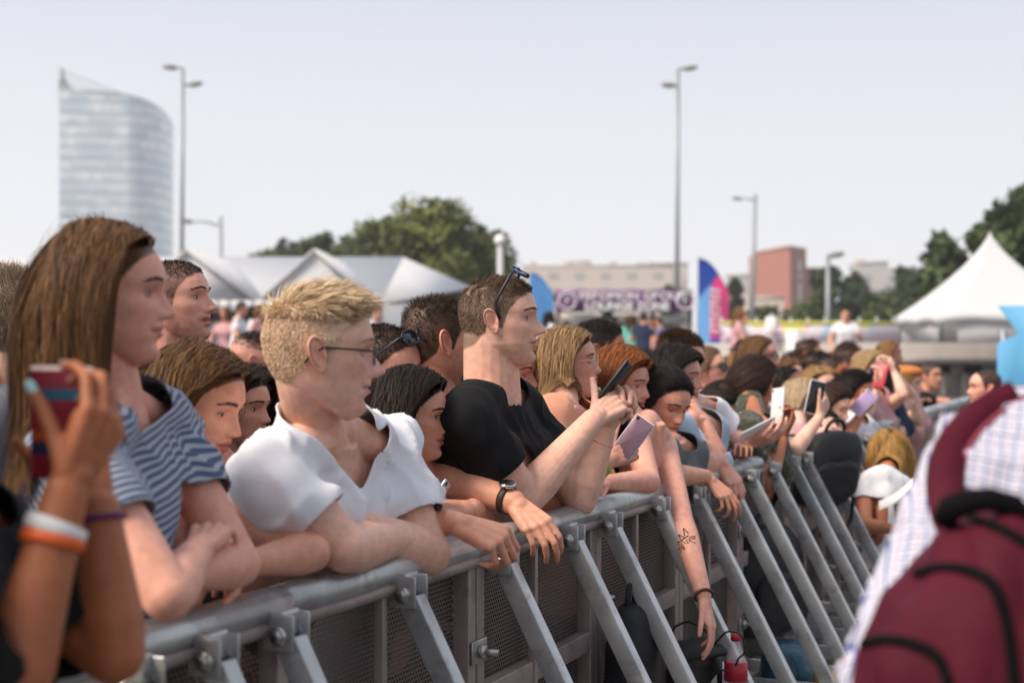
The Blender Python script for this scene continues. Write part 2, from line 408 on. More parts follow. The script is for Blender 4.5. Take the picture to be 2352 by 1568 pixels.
# ------------------------------------------------------------------ people
def hand_parts(W, f, n, side, curl=(25, 35, 20), spread=4, thumb=(35, 20, 15), sc=1.0, percurl=None, fem=False):
    """five-fingered hand: W wrist, f towards the fingers, n out of the palm; returns closed parts and nail spots"""
    W = np.asarray(W, float); f = nrm(f); n = np.asarray(n, float); n = nrm(n-f*np.dot(n, f)); s = np.cross(f, n)*(1 if side == 'r' else -1)
    k = sc*(.93 if fem else 1.0); q = .88 if fem else 1.0
    pts = []; nails = []; prints = []
    kn = [(.086, .027), (.091, .0085), (.088, -.0105), (.080, -.0275)]; base = [.013, .0045, -.0045, -.0125]
    fl = [(.043, .026, .021), (.047, .030, .022), (.044, .028, .021), (.034, .021, .019)]
    fr = [(.0092, .0083, .0074, .0064)]*3+[(.0082, .0072, .0063, .0055)]
    pts.append(rcone(W-f*.012*k, W+f*.014*k, .0235*k*q, .023*k*q))
    for i in range(4):
        a = W+(f*.012+s*base[i])*k; b = W+(f*kn[i][0]+s*kn[i][1]-n*.002*(1 if i in (1, 2) else 0))*k
        pts.append(rcone(a, b, .0150*k*q, .0112*k*q, 12, 3)); pts.append(rcone(a+n*.006*k, b+n*.006*k-f*.01*k, .014*k*q, .0105*k*q, 12, 3))
        c = percurl[i] if percurl else curl
        sp = R(spread*(1.5-i)); d = nrm(f*math.cos(sp)+s*math.sin(sp)); ang = 0; p = b; ax = d
        for j in range(3):
            ang += c[j]; dd = d*math.cos(R(ang))+n*math.sin(R(ang)); e_ = p+dd*fl[i][j]*k
            pts.append(rcone(p, e_, fr[i][j]*k*q, fr[i][j+1]*k*q, 12, 3)); p = e_
            if j == 0: prints.append(p)
        up = -d*math.sin(R(ang))*-1*-1+n*math.cos(R(ang)); nails.append((p-up*.0055*k+dd*.002*k, .0075*k))
    a = W+(f*.016+s*.014+n*.004)*k
    o, fw, cu = thumb
    td = nrm(f*math.cos(R(o))+s*math.sin(R(o))+n*math.sin(R(fw))); p = a; tl = (.044, .034, .028); tr = (.0150, .0105, .0098, .0078)
    ip = nrm(f*.6-s*.55+n*.45)
    for j in range(3):
        td = nrm(td+ip*math.tan(R(cu if j else 0))); e_ = p+td*tl[j]*k; pts.append(rcone(p, e_, tr[j]*k*q, tr[j+1]*k*q, 12, 3)); p = e_
    nails.append((p-n*.006*k, .008*k))
    pts.append(rcone(a, W+(f*.062+s*.022)*k, .014*k*q, .009*k*q, 12, 3))
    return pts, nails
def arm_parts(S, E, Wr, fem=False, k=1.0):
    r = (.047, .042, .036, .037, .0385, .0235) if fem else (.056, .051, .042, .044, .046, .0285)
    r = [q*k for q in r]; S, E, Wr = map(lambda q: np.asarray(q, float), (S, E, Wr))
    m = S+(E-S)*.45; g = E+(Wr-E)*.22
    return [rcone(S, m, r[0], r[1]), rcone(m, E, r[1], r[2]), rcone(E, g, r[3]*.97, r[4]), rcone(g, Wr, r[4], r[5])]
def torso_secs(Lf, Rt, Pv, fem, g=0.0, k=1.0, n=32, lo=0.0, hi=1.12):
    M = (Lf+Rt)/2; lat = nrm(Rt-Lf); up = nrm(M-Pv); lat = nrm(lat-up*np.dot(lat, up)); fw = np.cross(up, lat); sw = np.linalg.norm(Rt-Lf)/2; H = np.linalg.norm(M-Pv)
    T = [(0, 0, .95, .112), (.18, 0, .90, .108), (.38, .004, .80, .098), (.58, .010, .86, .108), (.76, .014, .93, .116), (.88, .006, .92, .104), (.98, -.006, .74, .078), (1.06, -.008, .40, .058), (1.12, -.008, .26, .050)]
    if fem: T = [(0, 0, 1.0, .110), (.18, 0, .93, .104), (.38, .004, .76, .088), (.58, .010, .82, .098), (.76, .014, .88, .104), (.88, .004, .88, .092), (.98, -.006, .72, .070), (1.06, -.008, .38, .050), (1.12, -.008, .24, .044)]
    tt = np.linspace(lo, hi, 26); A = np.array(T); t = np.linspace(0, 2*np.pi, n, endpoint=False); secs = []
    for q in tt:
        off, wd, dp = (np.interp(q, A[:, 0], A[:, j]) for j in (1, 2, 3))
        c, s = np.cos(t), np.sin(t); e_ = 2/2.35
        secs.append(Pv+up*H*q+fw*off+np.outer(np.sign(c)*np.abs(c)**e_*(wd*sw*k+g), lat)+np.outer(np.sign(s)*np.abs(s)**e_*(dp*k+g), fw))
    return np.array(secs), (M, lat, up, fw, sw, H)
class Ctx: pass
def head_matrix(at, yaw, pitch, roll):
    u = at[0]*F/at[1]+CX
    a = R(yaw)+math.atan2(CX-u, F); p = R(pitch); r = R(roll)
    fw = np.array([math.cos(a)*math.cos(p), math.sin(a)*math.cos(p), math.sin(p)]); rt = nrm(np.cross(fw, [0, 0, 1])); up = np.cross(rt, fw)
    rt2 = rt*math.cos(r)-up*math.sin(r); up2 = up*math.cos(r)+rt*math.sin(r)
    return np.stack([rt2, fw, up2])            # rows: local axes in world

def ribbons(S, wd, cols, centre, twist=.5, taper=(1, .9, .35), rg=rng):
    """S (n,k,3) strands to flat ribbons facing away from centre(s)"""
    n, k, _ = S.shape; T = nrm(np.gradient(S, axis=1)); O = nrm(S-centre+rg.normal(0, twist, (n, 1, 3))*np.linalg.norm(S-centre, axis=-1, keepdims=True)*.5)
    X = nrm(np.cross(T, O)); tp = np.interp(np.linspace(0, 1, k), np.linspace(0, 1, len(taper)), taper)
    wv = (np.broadcast_to(wd, (n,))[:, None]*tp[None])[..., None]/2
    V = np.stack([S-X*wv, S+X*wv], 2).reshape(-1, 3)
    b = (np.arange(n)*k*2)[:, None]+(np.arange(k-1)*2)[None]; b = b.ravel()
    C = np.repeat(cols, k*2, 0) if cols.ndim == 2 else np.repeat(cols.reshape(n*k, 3), 2, 0)
    return (V, np.stack([b, b+1, b+3, b+2], -1)), C
def scalp_roots(Gd, n, hs, rg):
    Q = [Gd[:-1], Gd[1:]]; A = Gd[:-1]; nz, na, _ = A.shape; B = np.roll(A, -1, 1); D = Gd[1:]; Cc = np.roll(D, -1, 1)
    ar = np.linalg.norm(np.cross(Cc-A, B-D), axis=-1).ravel(); nn = nrm(np.cross(B-A, D-A).reshape(-1, 3))
    cen = ((A+B+D+Cc)/4).reshape(-1, 3); nn *= np.sign(np.sum(nn*(cen-np.array([0, -.01, .02])), 1))[:, None]
    h = scalp(cen, hs.get('rec', 0), hs.get('temple', 0)); pr = ar*np.clip((h+.004)/.010, 0, 1); pr /= pr.sum()
    i = rg.choice(len(ar), n, p=pr); u = rg.random((n, 1)); v = rg.random((n, 1))
    p = (A.reshape(-1, 3)[i]*(1-u)+B.reshape(-1, 3)[i]*u)*(1-v)+(D.reshape(-1, 3)[i]*(1-u)+Cc.reshape(-1, 3)[i]*u)*v
    return p, nn[i], h[i]
def hair_cols(n, hs, rg, key=None):
    c = np.array(hs['col'], float); c2 = np.array(hs.get('col2', np.array(hs['col'])*1.9), float); t = rg.beta(1.2, 2.2, n)[:, None]
    return (c*(1-t)+c2*t)*rg.uniform(.75, 1.25, (n, 1))
def make_hair(Gd, Hm, at, hs, cx, rg):
    """returns ribbon parts in world space"""
    to_w = lambda L: at+L@Hm
    kind = hs['kind']; q = hs.get('q', 1.0)
    if kind == 'short':
        n = int(hs.get('n', 7000)*q); p, nn, h = scalp_roots(Gd, n, hs, rg)
        f = np.clip((p[:, 2]-hs.get('fz', .045))/.035, 0, 1); f = f*f*(3-2*f)
        f = np.maximum(f, np.clip((p[:, 1]-.045)/.02, 0, 1)*hs.get('fringe', .6))
        L = (hs['side']*(1-f)+hs['top']*f)*rg.uniform(.7, 1.15, n)*np.clip((h+.006)/.02, .35, 1)
        cmb = np.array(hs.get('comb', (0, .5, .1)), float)[None]*np.ones((n, 1))
        side_c = np.stack([np.zeros(n), -.35*np.ones(n), -.9*np.ones(n)], -1)
        cmb = cmb*f[:, None]+side_c*(1-f[:, None])
        cl = rg.normal(0, 1, (n, 3))
        # clumps: neighbouring roots share a lean
        ph = vnoise(p+5, hs.get('clump', 90), 3); ph2 = vnoise(p+9, hs.get('clump', 90), 4)
        d0 = nrm(nn*hs.get('stand', .7)+cmb+cl*hs.get('mess', .18)+np.stack([ph, ph2, ph*0], -1)*hs.get('mess', .18)*2.0)
        k = hs.get('k', 4); S = [p-nn*.001]; d = d0
        bend = np.array(hs.get('bend', (0, 0, -.35)), float)
        for j in range(k-1):
            S.append(S[-1]+d*(L/(k-1))[:, None]); d = nrm(d+bend*(L[:, None]*18)*(j+1)/k+nn*0)
            # keep strands off the skull
            e_ = (S[-1]-np.array([0, -.008, .010]))/np.array([.0765, .103, .112]); l = np.linalg.norm(e_, axis=1, keepdims=True)
        S = np.stack(S, 1); C = hair_cols(n, hs, rg)
        if 'scol' in hs: C = C*f[:, None]+(1-f[:, None])*np.array(hs['scol'])*rg.uniform(.8, 1.25, (n, 1))
        return [ribbons(to_w(S.reshape(-1, 3)).reshape(n, k, 3), hs.get('w', .0013), C, at, rg=rg)]
    n = int(hs.get('n', 3200)*q*2.1); p, nn, h = scalp_roots(Gd, n, hs, rg)
    step = .014; Ln = hs.get('len', .40)*rg.uniform(.86, 1.06, n); px = hs.get('part', 0.0)
    K = int(max(Ln)/step)+1
    sgn = np.where(p[:, 0]+rg.normal(0, .002, n) > px, 1., -1.)
    off = hs.get('vol', .014)*rg.random(n)**.8+.003; fly = rg.random(n) < .035; off = off+fly*rg.uniform(.001, .009, n)
    g = Hm@np.array([0, 0, -1.])                         # gravity in head-local axes
    if kind == 'long':
        cmb = np.stack([sgn*hs.get('cx', .95), np.full(n, hs.get('cy', -.14)), np.full(n, .05)], -1)
        cmb = np.where((p[:, 1] < -.05)[:, None], np.stack([sgn*hs.get('bx', .25), np.full(n, -.5), np.full(n, -.8)], -1), cmb)
    else:
        knot = np.array(hs.get('knot', (0, -.115, .03)), float); cmb = None
    FL = hs.get('face', ((.095, .07, .035, 0, -.06, -.12), (.083, .056, .038, .030, .024, .012)))
    neck0 = np.array([0, -.03, -.05]); neckB = (cx.neckbase-at)@Hm.T
    wl = rg.normal(0, 1, (n, 3))*(.0011+fly*.0022)[:, None]; S = [p]; d = nrm(cmb+nn*.35) if cmb is not None else nrm(knot-p+nn*.3*.1); cur = p+nn*.002
    caps = [((a-at)@Hm.T, (b-at)@Hm.T, r) for a, b, r in cx.caps]
    wav = hs.get('wave', 0.0); ph = vnoise(p+3, 60, 6)*6
    s = 0
    for j in range(K-1):
        s += step
        if cmb is not None:
            gw = np.clip((s-.015)/.075, 0, 1); tgt = nrm(cmb*(1-gw)+g*gw*1.1+np.array([0, hs.get('sweep', -.02), 0])*(s < .16))
            d = nrm(d*.5+tgt*.5)
        else:
            to = knot-cur; l = np.linalg.norm(to, axis=1, keepdims=True); d = np.where(l > .012, to/np.maximum(l, 1e-6), d*.0)
        cur = cur+d*step*(np.minimum(1, 1) if cmb is None else 1)
        cur = cur+wl*np.sin(j*.45+ph)[:, None]
        if wav and j > 5: cur = cur+np.stack([np.sin(ph+j*.8), np.cos(ph*1.3+j*.75), 0*ph], -1)*wav
        # outside the skull, jaw, neck and body
        ce = np.array([0, -.008, .008]); rad = np.array([.077, .1035, .1015]); e_ = (cur-ce)/(rad+off[:, None]); l = np.linalg.norm(e_, axis=1, keepdims=True)
        cur = np.where(l < 1, ce+e_/np.maximum(l, 1e-6)*(rad+off[:, None]), cur)
        if cmb is not None:
            jx = np.array([0, .012, -.062]); jr = np.array([.064, .07, .062]); e_ = (cur-jx)/(jr+off[:, None]*.8); l = np.linalg.norm(e_, axis=1, keepdims=True)
            cur = np.where(l < 1, jx+e_/np.maximum(l, 1e-6)*(jr+off[:, None]*.8), cur)
            yl = np.interp(-cur[:, 2], [-q_ for q_ in FL[0]], FL[1])+rg.normal(0, .002, n)*0+ (ph*.0006)
            m = (cur[:, 1] > yl) & (cur[:, 2] > -.16); cur[m, 1] = yl[m]-(cur[m, 1]-yl[m])*.15
            for a, b, r in [(neck0, neckB, .052)]+caps:
                dd = b-a; t = np.clip(((cur-a)@dd)/np.dot(dd, dd), 0, 1); c0 = a+t[:, None]*dd; v = cur-c0; l = np.linalg.norm(v, axis=1, keepdims=True); rr = r+off[:, None]*.7
                cur = np.where(l < rr, c0+v/np.maximum(l, 1e-6)*rr, cur)
        S.append(cur)
    S = np.stack(S, 1)
    # trim each strand to its own length by compressing the tail
    if cmb is not None:
        kk = np.clip(Ln/step, 3, K-1)[:, None]*np.linspace(0, 1, K)[None]; i0 = np.floor(kk).astype(int); i1 = np.minimum(i0+1, K-1); fr_ = (kk-i0)[..., None]; ar = np.arange(n)[:, None]
        S = S[ar, i0]*(1-fr_)+S[ar, i1]*fr_
    C = hair_cols(n, hs, rg)
    if 'tip' in hs:
        tt = np.linspace(0, 1, K)[None, :, None]**.7; C = C[:, None]*(1-tt)+C[:, None]*tt*np.array(hs['tip'])
    else: C = np.repeat(C[:, None], K, 1)
    res = [ribbons(to_w(S.reshape(-1, 3)).reshape(n, K, 3), hs.get('w', .0026)*.62, C, at, twist=.16, rg=rg)]
    if kind == 'tied' and hs.get('bun', 0) > 0:
        r = hs['bun']; m = int(900*q); th = rg.random(m)*6.28; psi = rg.random(m)*6.28; c = to_w(knot[None])[0]+Hm[1]*-r*.6
        k = 9; tt = np.linspace(0, 1.6, k)[None]; TT = th[:, None]+tt; rr = r*(.55+.42*np.cos(psi[:, None]+tt*.8)); zz = r*.75*np.sin(psi[:, None]+tt*.8)
        L = np.stack([np.cos(TT)*rr, zz, np.sin(TT)*rr], -1); L = L.reshape(-1, 3)@Hm+c
        res.append(ribbons(L.reshape(m, k, 3), .004, hair_cols(m, hs, rg), c, rg=rg))
    if kind == 'tied' and hs.get('tail', 0) > 0:
        m = int(500*q); k = 14; L0 = knot+rg.normal(0, .008, (m, 3)); S = [L0]; d = np.tile(np.array([0, -.8, -.1]), (m, 1))+rg.normal(0, .15, (m, 3))
        for j in range(k-1): d = nrm(d*.7+g*.35); S.append(S[-1]+d*hs['tail']/k)
        res.append(ribbons(to_w(np.stack(S, 1).reshape(-1, 3)).reshape(m, k, 3), .003, hair_cols(m, hs, rg), at, rg=rg))
    return res

def lap(V, Fs, it):
    for _ in range(it): V = smooth(V, Fs, 1, .6)
    return V
def garment(cx, sp, arms, rg, vox=.008):
    fem = cx.fem; g = sp.get('g', .014); k = cx.k
    secs, (M, lat, up, fw, sw, H) = torso_secs(cx.Lf, cx.Rt, cx.Pv, fem, g, k, lo=sp.get('lo', 0.0))
    parts = [loft(secs)]
    if fem: parts += [sphere(M-up*.15*k+lat*x*.072*k+fw*.082*k, (.062*k+g*.6)) for x in (-1, 1)]
    sl = sp.get('sleeve', .5); ends = []
    nr_ = (.0475 if fem else .0575)*k*cx.neckr; parts.append(rcone(cx.neckbase-up*.035, cx.headbase, nr_*1.08+g*.75, nr_+g*.75))
    for S in (cx.Lf, cx.Rt): parts.append(rcone(cx.trap-up*.004, S+up*.006, .056*k+g*.7, .052*k+g*.8))
    parts.append(rcone(cx.neckbase-up*.022+fw*.005, cx.tow((0, -.010, -.078)), nr_*.84+g*.8, nr_*.60+g*.8))
    for S, E, Wr in arms:
        if sl <= 0: continue
        parts.append(rcone(S+(E-S)*.30-up*.01, M-up*.11*k+(S-M)*.42+fw*.02, .052*k+g*.5, .075*k+g*.5))
        r0 = (.047 if fem else .056)*k+g*.75; r1 = (.040 if fem else .048)*k+g*sp.get('flare', 1.25)
        if sl <= 1:
            e_ = S+(E-S)*sl; parts.append(rcone(S, e_, r0, r1)); ends.append((S, e_))
        else:
            parts.append(rcone(S, E, r0, r1*.95)); e_ = E+(Wr-E)*(sl-1); parts.append(rcone(E, e_, r1*.95, r1*.85)); ends.append((E, e_))
    V, Fs = remesh(parts, vox); V = smooth(V, Fs, 2); V = lap(V, Fs, sp.get('lap', 12)); N = vnormals(V, Fs)
    # folds: stretched ridged waves
    seed = sp.get('seed', 1); X = V; amp = sp.get('wr', .006); wob = vnoise(X, 9, seed)*.9
    disp = 0
    r0 = np.random.default_rng(seed)
    for q in range(5):
        d = nrm(r0.normal(0, 1, 3)*np.array([1, 1, .8])); fq = r0.uniform(28, 70); a = vnoise(X, 5+q, seed+q+1)
        disp = disp+np.clip(a+.15, 0, 1)*(1-np.abs(np.sin((X@d)*fq+wob*3+q)))**1.5*amp*1.5
    disp = disp+vnoise(X, 7, seed+9)*amp*1.1+vnoise(X, 18, seed+10)*amp*.5
    V00 = V
    # openings: phi > 0 is kept, the edge is slid onto phi = 0
    BIG = 1.0; phi = np.full(len(V), BIG)
    for a, b in ends:
        d = nrm(b-a); t = (V-b)@d; ds, _ = seg_dist(V, b-d*.02, b+d*.14); phi = np.minimum(phi, np.maximum(-t, ds-.105))
    nb = cx.neckbase; rel = V-nb; la = rel@lat; dv = -(rel@up); ff = rel@fw
    na = nrm(nrm(cx.headbase-nb)+up*2.2); nf = nrm(fw-na*np.dot(fw, na)); hh = rel@na; pn = rel-hh[:, None]*na; neck = sp.get('neck', 'crew')
    phi = np.minimum(phi, np.maximum(sp.get('h0', .028)*k-hh-sp.get('dip', .30)*(pn@nf), np.linalg.norm(pn, axis=1)-sp.get('cr', .100)*k-1.6*np.clip(hh-.055, 0, .2)))
    if neck in ('v', 'scoop'):
        dep = sp.get('depth', .13); hw = sp.get('vw', .075)
        if neck == 'v': q = np.maximum((np.abs(la)-hw*(1-dv/dep))*.8, -dv-.06)
        else: q = np.sqrt((la/hw)**2+(np.maximum(dv, 0)/dep)**2)*hw-hw
        phi = np.minimum(phi, np.maximum(q, -ff-.01))
    if sp.get('tank'):
        for S in (cx.Lf, cx.Rt): phi = np.minimum(phi, seg_dist(V, S-up*.03, S+up*.2)[0]-sp.get('arm', .088)*k)
    if sp.get('tube'): phi = np.minimum(phi, dv-sp['tube'])
    phi = np.minimum(phi, (V-cx.Pv)@up-sp.get('hem', .03))
    V = V00+N*(disp*np.clip(phi/.035, .12, 1))[:, None]
    keep = phi > 0
    Q = [f[keep[f].any(1)] for f in Fs]
    E = np.concatenate([np.stack([f[:, j], f[:, (j+1) % f.shape[1]]], -1) for f in Q for j in range(f.shape[1])]); E = np.concatenate([E, E[:, ::-1]])
    E = E[keep[E[:, 0]] & ~keep[E[:, 1]]]; t = (phi[E[:, 0]]/(phi[E[:, 0]]-phi[E[:, 1]]+1e-9))[:, None]; cr = V[E[:, 0]]*(1-t)+V[E[:, 1]]*t
    cn = np.bincount(E[:, 1], minlength=len(V)); tgt = np.stack([np.bincount(E[:, 1], cr[:, j], len(V)) for j in range(3)], -1)/np.maximum(cn, 1)[:, None]
    V = np.where((cn > 0)[:, None], tgt, V)
    bad = ~keep & (cn == 0); Q = [f[~bad[f].any(1)] for f in Q]
    used = np.zeros(len(V), bool)
    for f in Q: used[f.ravel()] = True
    idx = np.cumsum(used)-1; V2 = V[used]; Q = [idx[f] for f in Q if len(f)]
    # even out the cut edges
    EE = np.concatenate([np.stack([f[:, j], f[:, (j+1) % f.shape[1]]], -1) for f in Q for j in range(f.shape[1])]); ES = np.sort(EE, 1); _, ix, ct = np.unique(ES[:, 0]*len(V2)+ES[:, 1], return_index=True, return_counts=True); be = ES[ix[ct == 1]]
    for _ in range(6):
        cb = np.bincount(be.ravel(), minlength=len(V2)); sb = np.stack([np.bincount(be[:, 0], V2[be[:, 1], j], len(V2))+np.bincount(be[:, 1], V2[be[:, 0], j], len(V2)) for j in range(3)], -1); on = cb >= 2; V2[on] = .5*V2[on]+.5*(sb[on]/cb[on][:, None])
    t_ = (V2-cx.Pv)@up; s_ = (V2-M)@lat
    for a, b in ends:
        S = a; d = nrm(b-a); along = (V2-S)@d; ds, tt = seg_dist(V2, S, b+d*.03); out_ = (V2-M)@lat*np.sign((S-M)@lat)-sw
        wgt = np.clip((out_-0.0)/.03, 0, 1)*(ds < .11); t_ = t_*(1-wgt)+(H-along)*wgt; s_ = s_*(1-wgt)+((V2-S)@np.cross(d, fw))*wgt
    return V2, Q, dict(t=t_, s=s_)
def cloth_mat(name, base, kind='plain', base2=None, freq=60., rough=.85, duty=.5, **kw):
    if name in _mats: return _mats[name]
    m = mat(name, base, rough=rough, spec=.2, noise=kw.get('noise', .08), nscale=kw.get('nscale', 6), bump=kw.get('bump', .12), bscale=kw.get('bscale', 260), sheen=kw.get('sheen', .15))
    if kind == 'plain': return m
    t = m.node_tree; b = t.nodes['Principled BSDF']; L = t.links
    def attr(nm):
        a = t.nodes.new('ShaderNodeAttribute'); a.attribute_name = nm; return a.outputs['Fac']
    def wave(src, fr, du):
        mu = t.nodes.new('ShaderNodeMath'); mu.operation = 'MULTIPLY'; mu.inputs[1].default_value = fr; L.new(src, mu.inputs[0])
        f = t.nodes.new('ShaderNodeMath'); f.operation = 'FRACT'; L.new(mu.outputs[0], f.inputs[0])
        s = t.nodes.new('ShaderNodeMath'); s.operation = 'LESS_THAN'; s.inputs[1].default_value = du; L.new(f.outputs[0], s.inputs[0]); return s.outputs[0]
    def mix(a, bcol, fac):
        x = t.nodes.new('ShaderNodeMix'); x.data_type = 'RGBA'
        if isinstance(a, tuple): x.inputs[6].default_value = (*a, 1)
        else: L.new(a, x.inputs[6])
        x.inputs[7].default_value = (*bcol, 1); L.new(fac, x.inputs[0]); return x.outputs[2]
    if kind == 'stripe': o = mix(base, base2, wave(attr('t'), freq, duty))
    elif kind == 'plaid':
        o = mix(base, base2[0], wave(attr('t'), freq, .30)); o = mix(o, base2[1], wave(attr('s'), freq, .30)); o2 = wave(attr('t'), freq/2, .12); o = mix(o, base2[2], o2); o = mix(o, base2[2], wave(attr('s'), freq/2, .12))
    elif kind == 'camo':
        n = t.nodes.new('ShaderNodeTexNoise'); n.inputs['Scale'].default_value = freq; n.inputs['Detail'].default_value = 1.5; c = t.nodes.new('ShaderNodeTexCoord'); L.new(c.outputs['Object'], n.inputs['Vector'])
        r = t.nodes.new('ShaderNodeValToRGB'); r.color_ramp.interpolation = 'CONSTANT'; e_ = r.color_ramp.elements; e_[0].color = (*base, 1); e_[1].position = .60; e_[1].color = (*base2[1], 1); z = e_.new(.48); z.color = (*base2[0], 1); z = e_.new(.68); z.color = (*base2[2], 1)
        L.new(n.outputs['Fac'], r.inputs[0]); o = r.outputs[0]
    L.new(o, b.inputs['Base Color']); return m
def skin_colours(V, Hm, at, sc, sp):
    """paint the features of one person into vertex colours"""
    L = (V-at)@Hm.T/sc; base = np.array(sp['skin']); C = np.tile(base, (len(V), 1)); x, y, z = L.T; ax = np.abs(x)
    m1 = vnoise(V, 26, 21)[:, None]; m2 = vnoise(V, 95, 22)[:, None]; C = C*(1+m1*np.array([.03, .07, .08])+m2*np.array([.03, .055, .06]))
    near = (np.abs(x) < .085) & (np.abs(y) < .14) & (z > -.128) & (z < .125)
    front = near & (y > .02)
    G = lambda x0, z0, sx, sz: np.exp(-((ax-x0)/sx)**2-((z-z0)/sz)**2)
    red = np.clip(.55*G(.045, -.025, .018, .018)+.6*G(0, -.032, .013, .01)+.15*G(0, -.1, .02, .01), 0, 1)*front*sp.get('blush', .6)
    C = C*(1-red[:, None]*np.array([.04, .24, .22]))
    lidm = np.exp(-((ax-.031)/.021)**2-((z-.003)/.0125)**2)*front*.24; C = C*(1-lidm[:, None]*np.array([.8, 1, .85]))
    rm = np.random.default_rng(int(abs(at[0])*1e4) % 9999)
    for q in range(14):
        p_ = np.array([rm.uniform(-.07, .07), rm.uniform(-.02, .10), rm.uniform(-.11, .07)]); dd_ = np.abs(ax-abs(p_[0])) if q % 2 else np.abs(x-p_[0]); mm_ = np.exp(-((x-p_[0])**2+(z-p_[2])**2)/(rm.uniform(.0009, .0017))**2)*near*(y > p_[1]-.1)*rm.uniform(.25, .7); C = C*(1-mm_[:, None]*np.array([.45, .62, .62]))
    up = -.0498-.0022*np.clip(1-(ax/.006)**2, 0, 1)*-0+.0-(.0*ax); hl = .0265
    top = -.0515-.008*(ax/hl)**2+.0012*np.exp(-((ax-.007)/.004)**2)-.0012*np.exp(-(ax/.003)**2); bot = -.0785+.0150*(ax/hl)**2.2-sp.get('open', 0)*.9
    lm = np.clip((top-z)/.0016, 0, 1)*np.clip((z-bot)/.0022, 0, 1)*(ax < hl)*front*np.clip((y-.055)/.01, 0, 1)
    lc = np.array(sp.get('lip', (base[0]*.72, base[1]*.50, base[2]*.52))); C = C*(1-lm[:, None])+lc*lm[:, None]
    mo = np.exp(-((z+.0625+sp.get('open', 0)*.25)/(.0018+sp.get('open', 0)*.3))**2)*np.exp(-(x/.024)**6)*front*np.clip((y-.055)/.01, 0, 1)*.75
    C = C*(1-mo[:, None]*.8)
    bz = .0225+.0035*np.sin(np.clip((ax-.012)/.04, 0, 1)*np.pi*.8)-np.clip(ax-.036, 0, 1)*.28; th = np.interp(ax, [.010, .016, .035, .052, .056], [.002, .0042, .0038, .0018, .0005])*sp.get('browt', 1)
    bm = np.exp(-((z-bz)/th)**4)*(ax > .011)*(ax < .055)*front*np.clip((y-.03)/.01, 0, 1)*sp.get('browa', .75)
    C = C*(1-bm[:, None])+np.array(sp['browc'])*bm[:, None]
    st = sp.get('stubble', 0)
    if st:
        zl = np.interp(-y, [-.10, -.08, -.06, -.03, 0, .02], [-.046, -.048, -.05, -.045, -.03, -.02])
        m = near & (y > -.02); bmask = np.clip((zl-z)/.010, 0, 1)*m*(1-lm)*np.clip((z+.124)/.02, 0, 1)*np.clip((y+.02)/.02, 0, 1)*np.clip(.65+vnoise(L, 90, 2)*.6, 0, 1); bmask *= np.where((y > .055) & (ax < .03) & (z > -.05), .4, 1)
        C = C*(1-bmask[:, None]*st)+np.array(sp['browc'])*bmask[:, None]*st
    sc_ = scalp(L, sp['hair'].get('rec', 0), sp['hair'].get('temple', 0)); m = near*np.clip((sc_+.003)/.007, 0, 1)*((z > -.09))
    f = np.clip((z-.04)/.04, 0, 1); ro = np.array(sp['hair'].get('root', np.array(sp['hair']['col'])*.9)); a = sp['hair'].get('ra', .92)*(f+(1-f)*sp['hair'].get('fade', 1))
    m = m*a; C = C*(1-m[:, None])+ro*m[:, None]
    return C
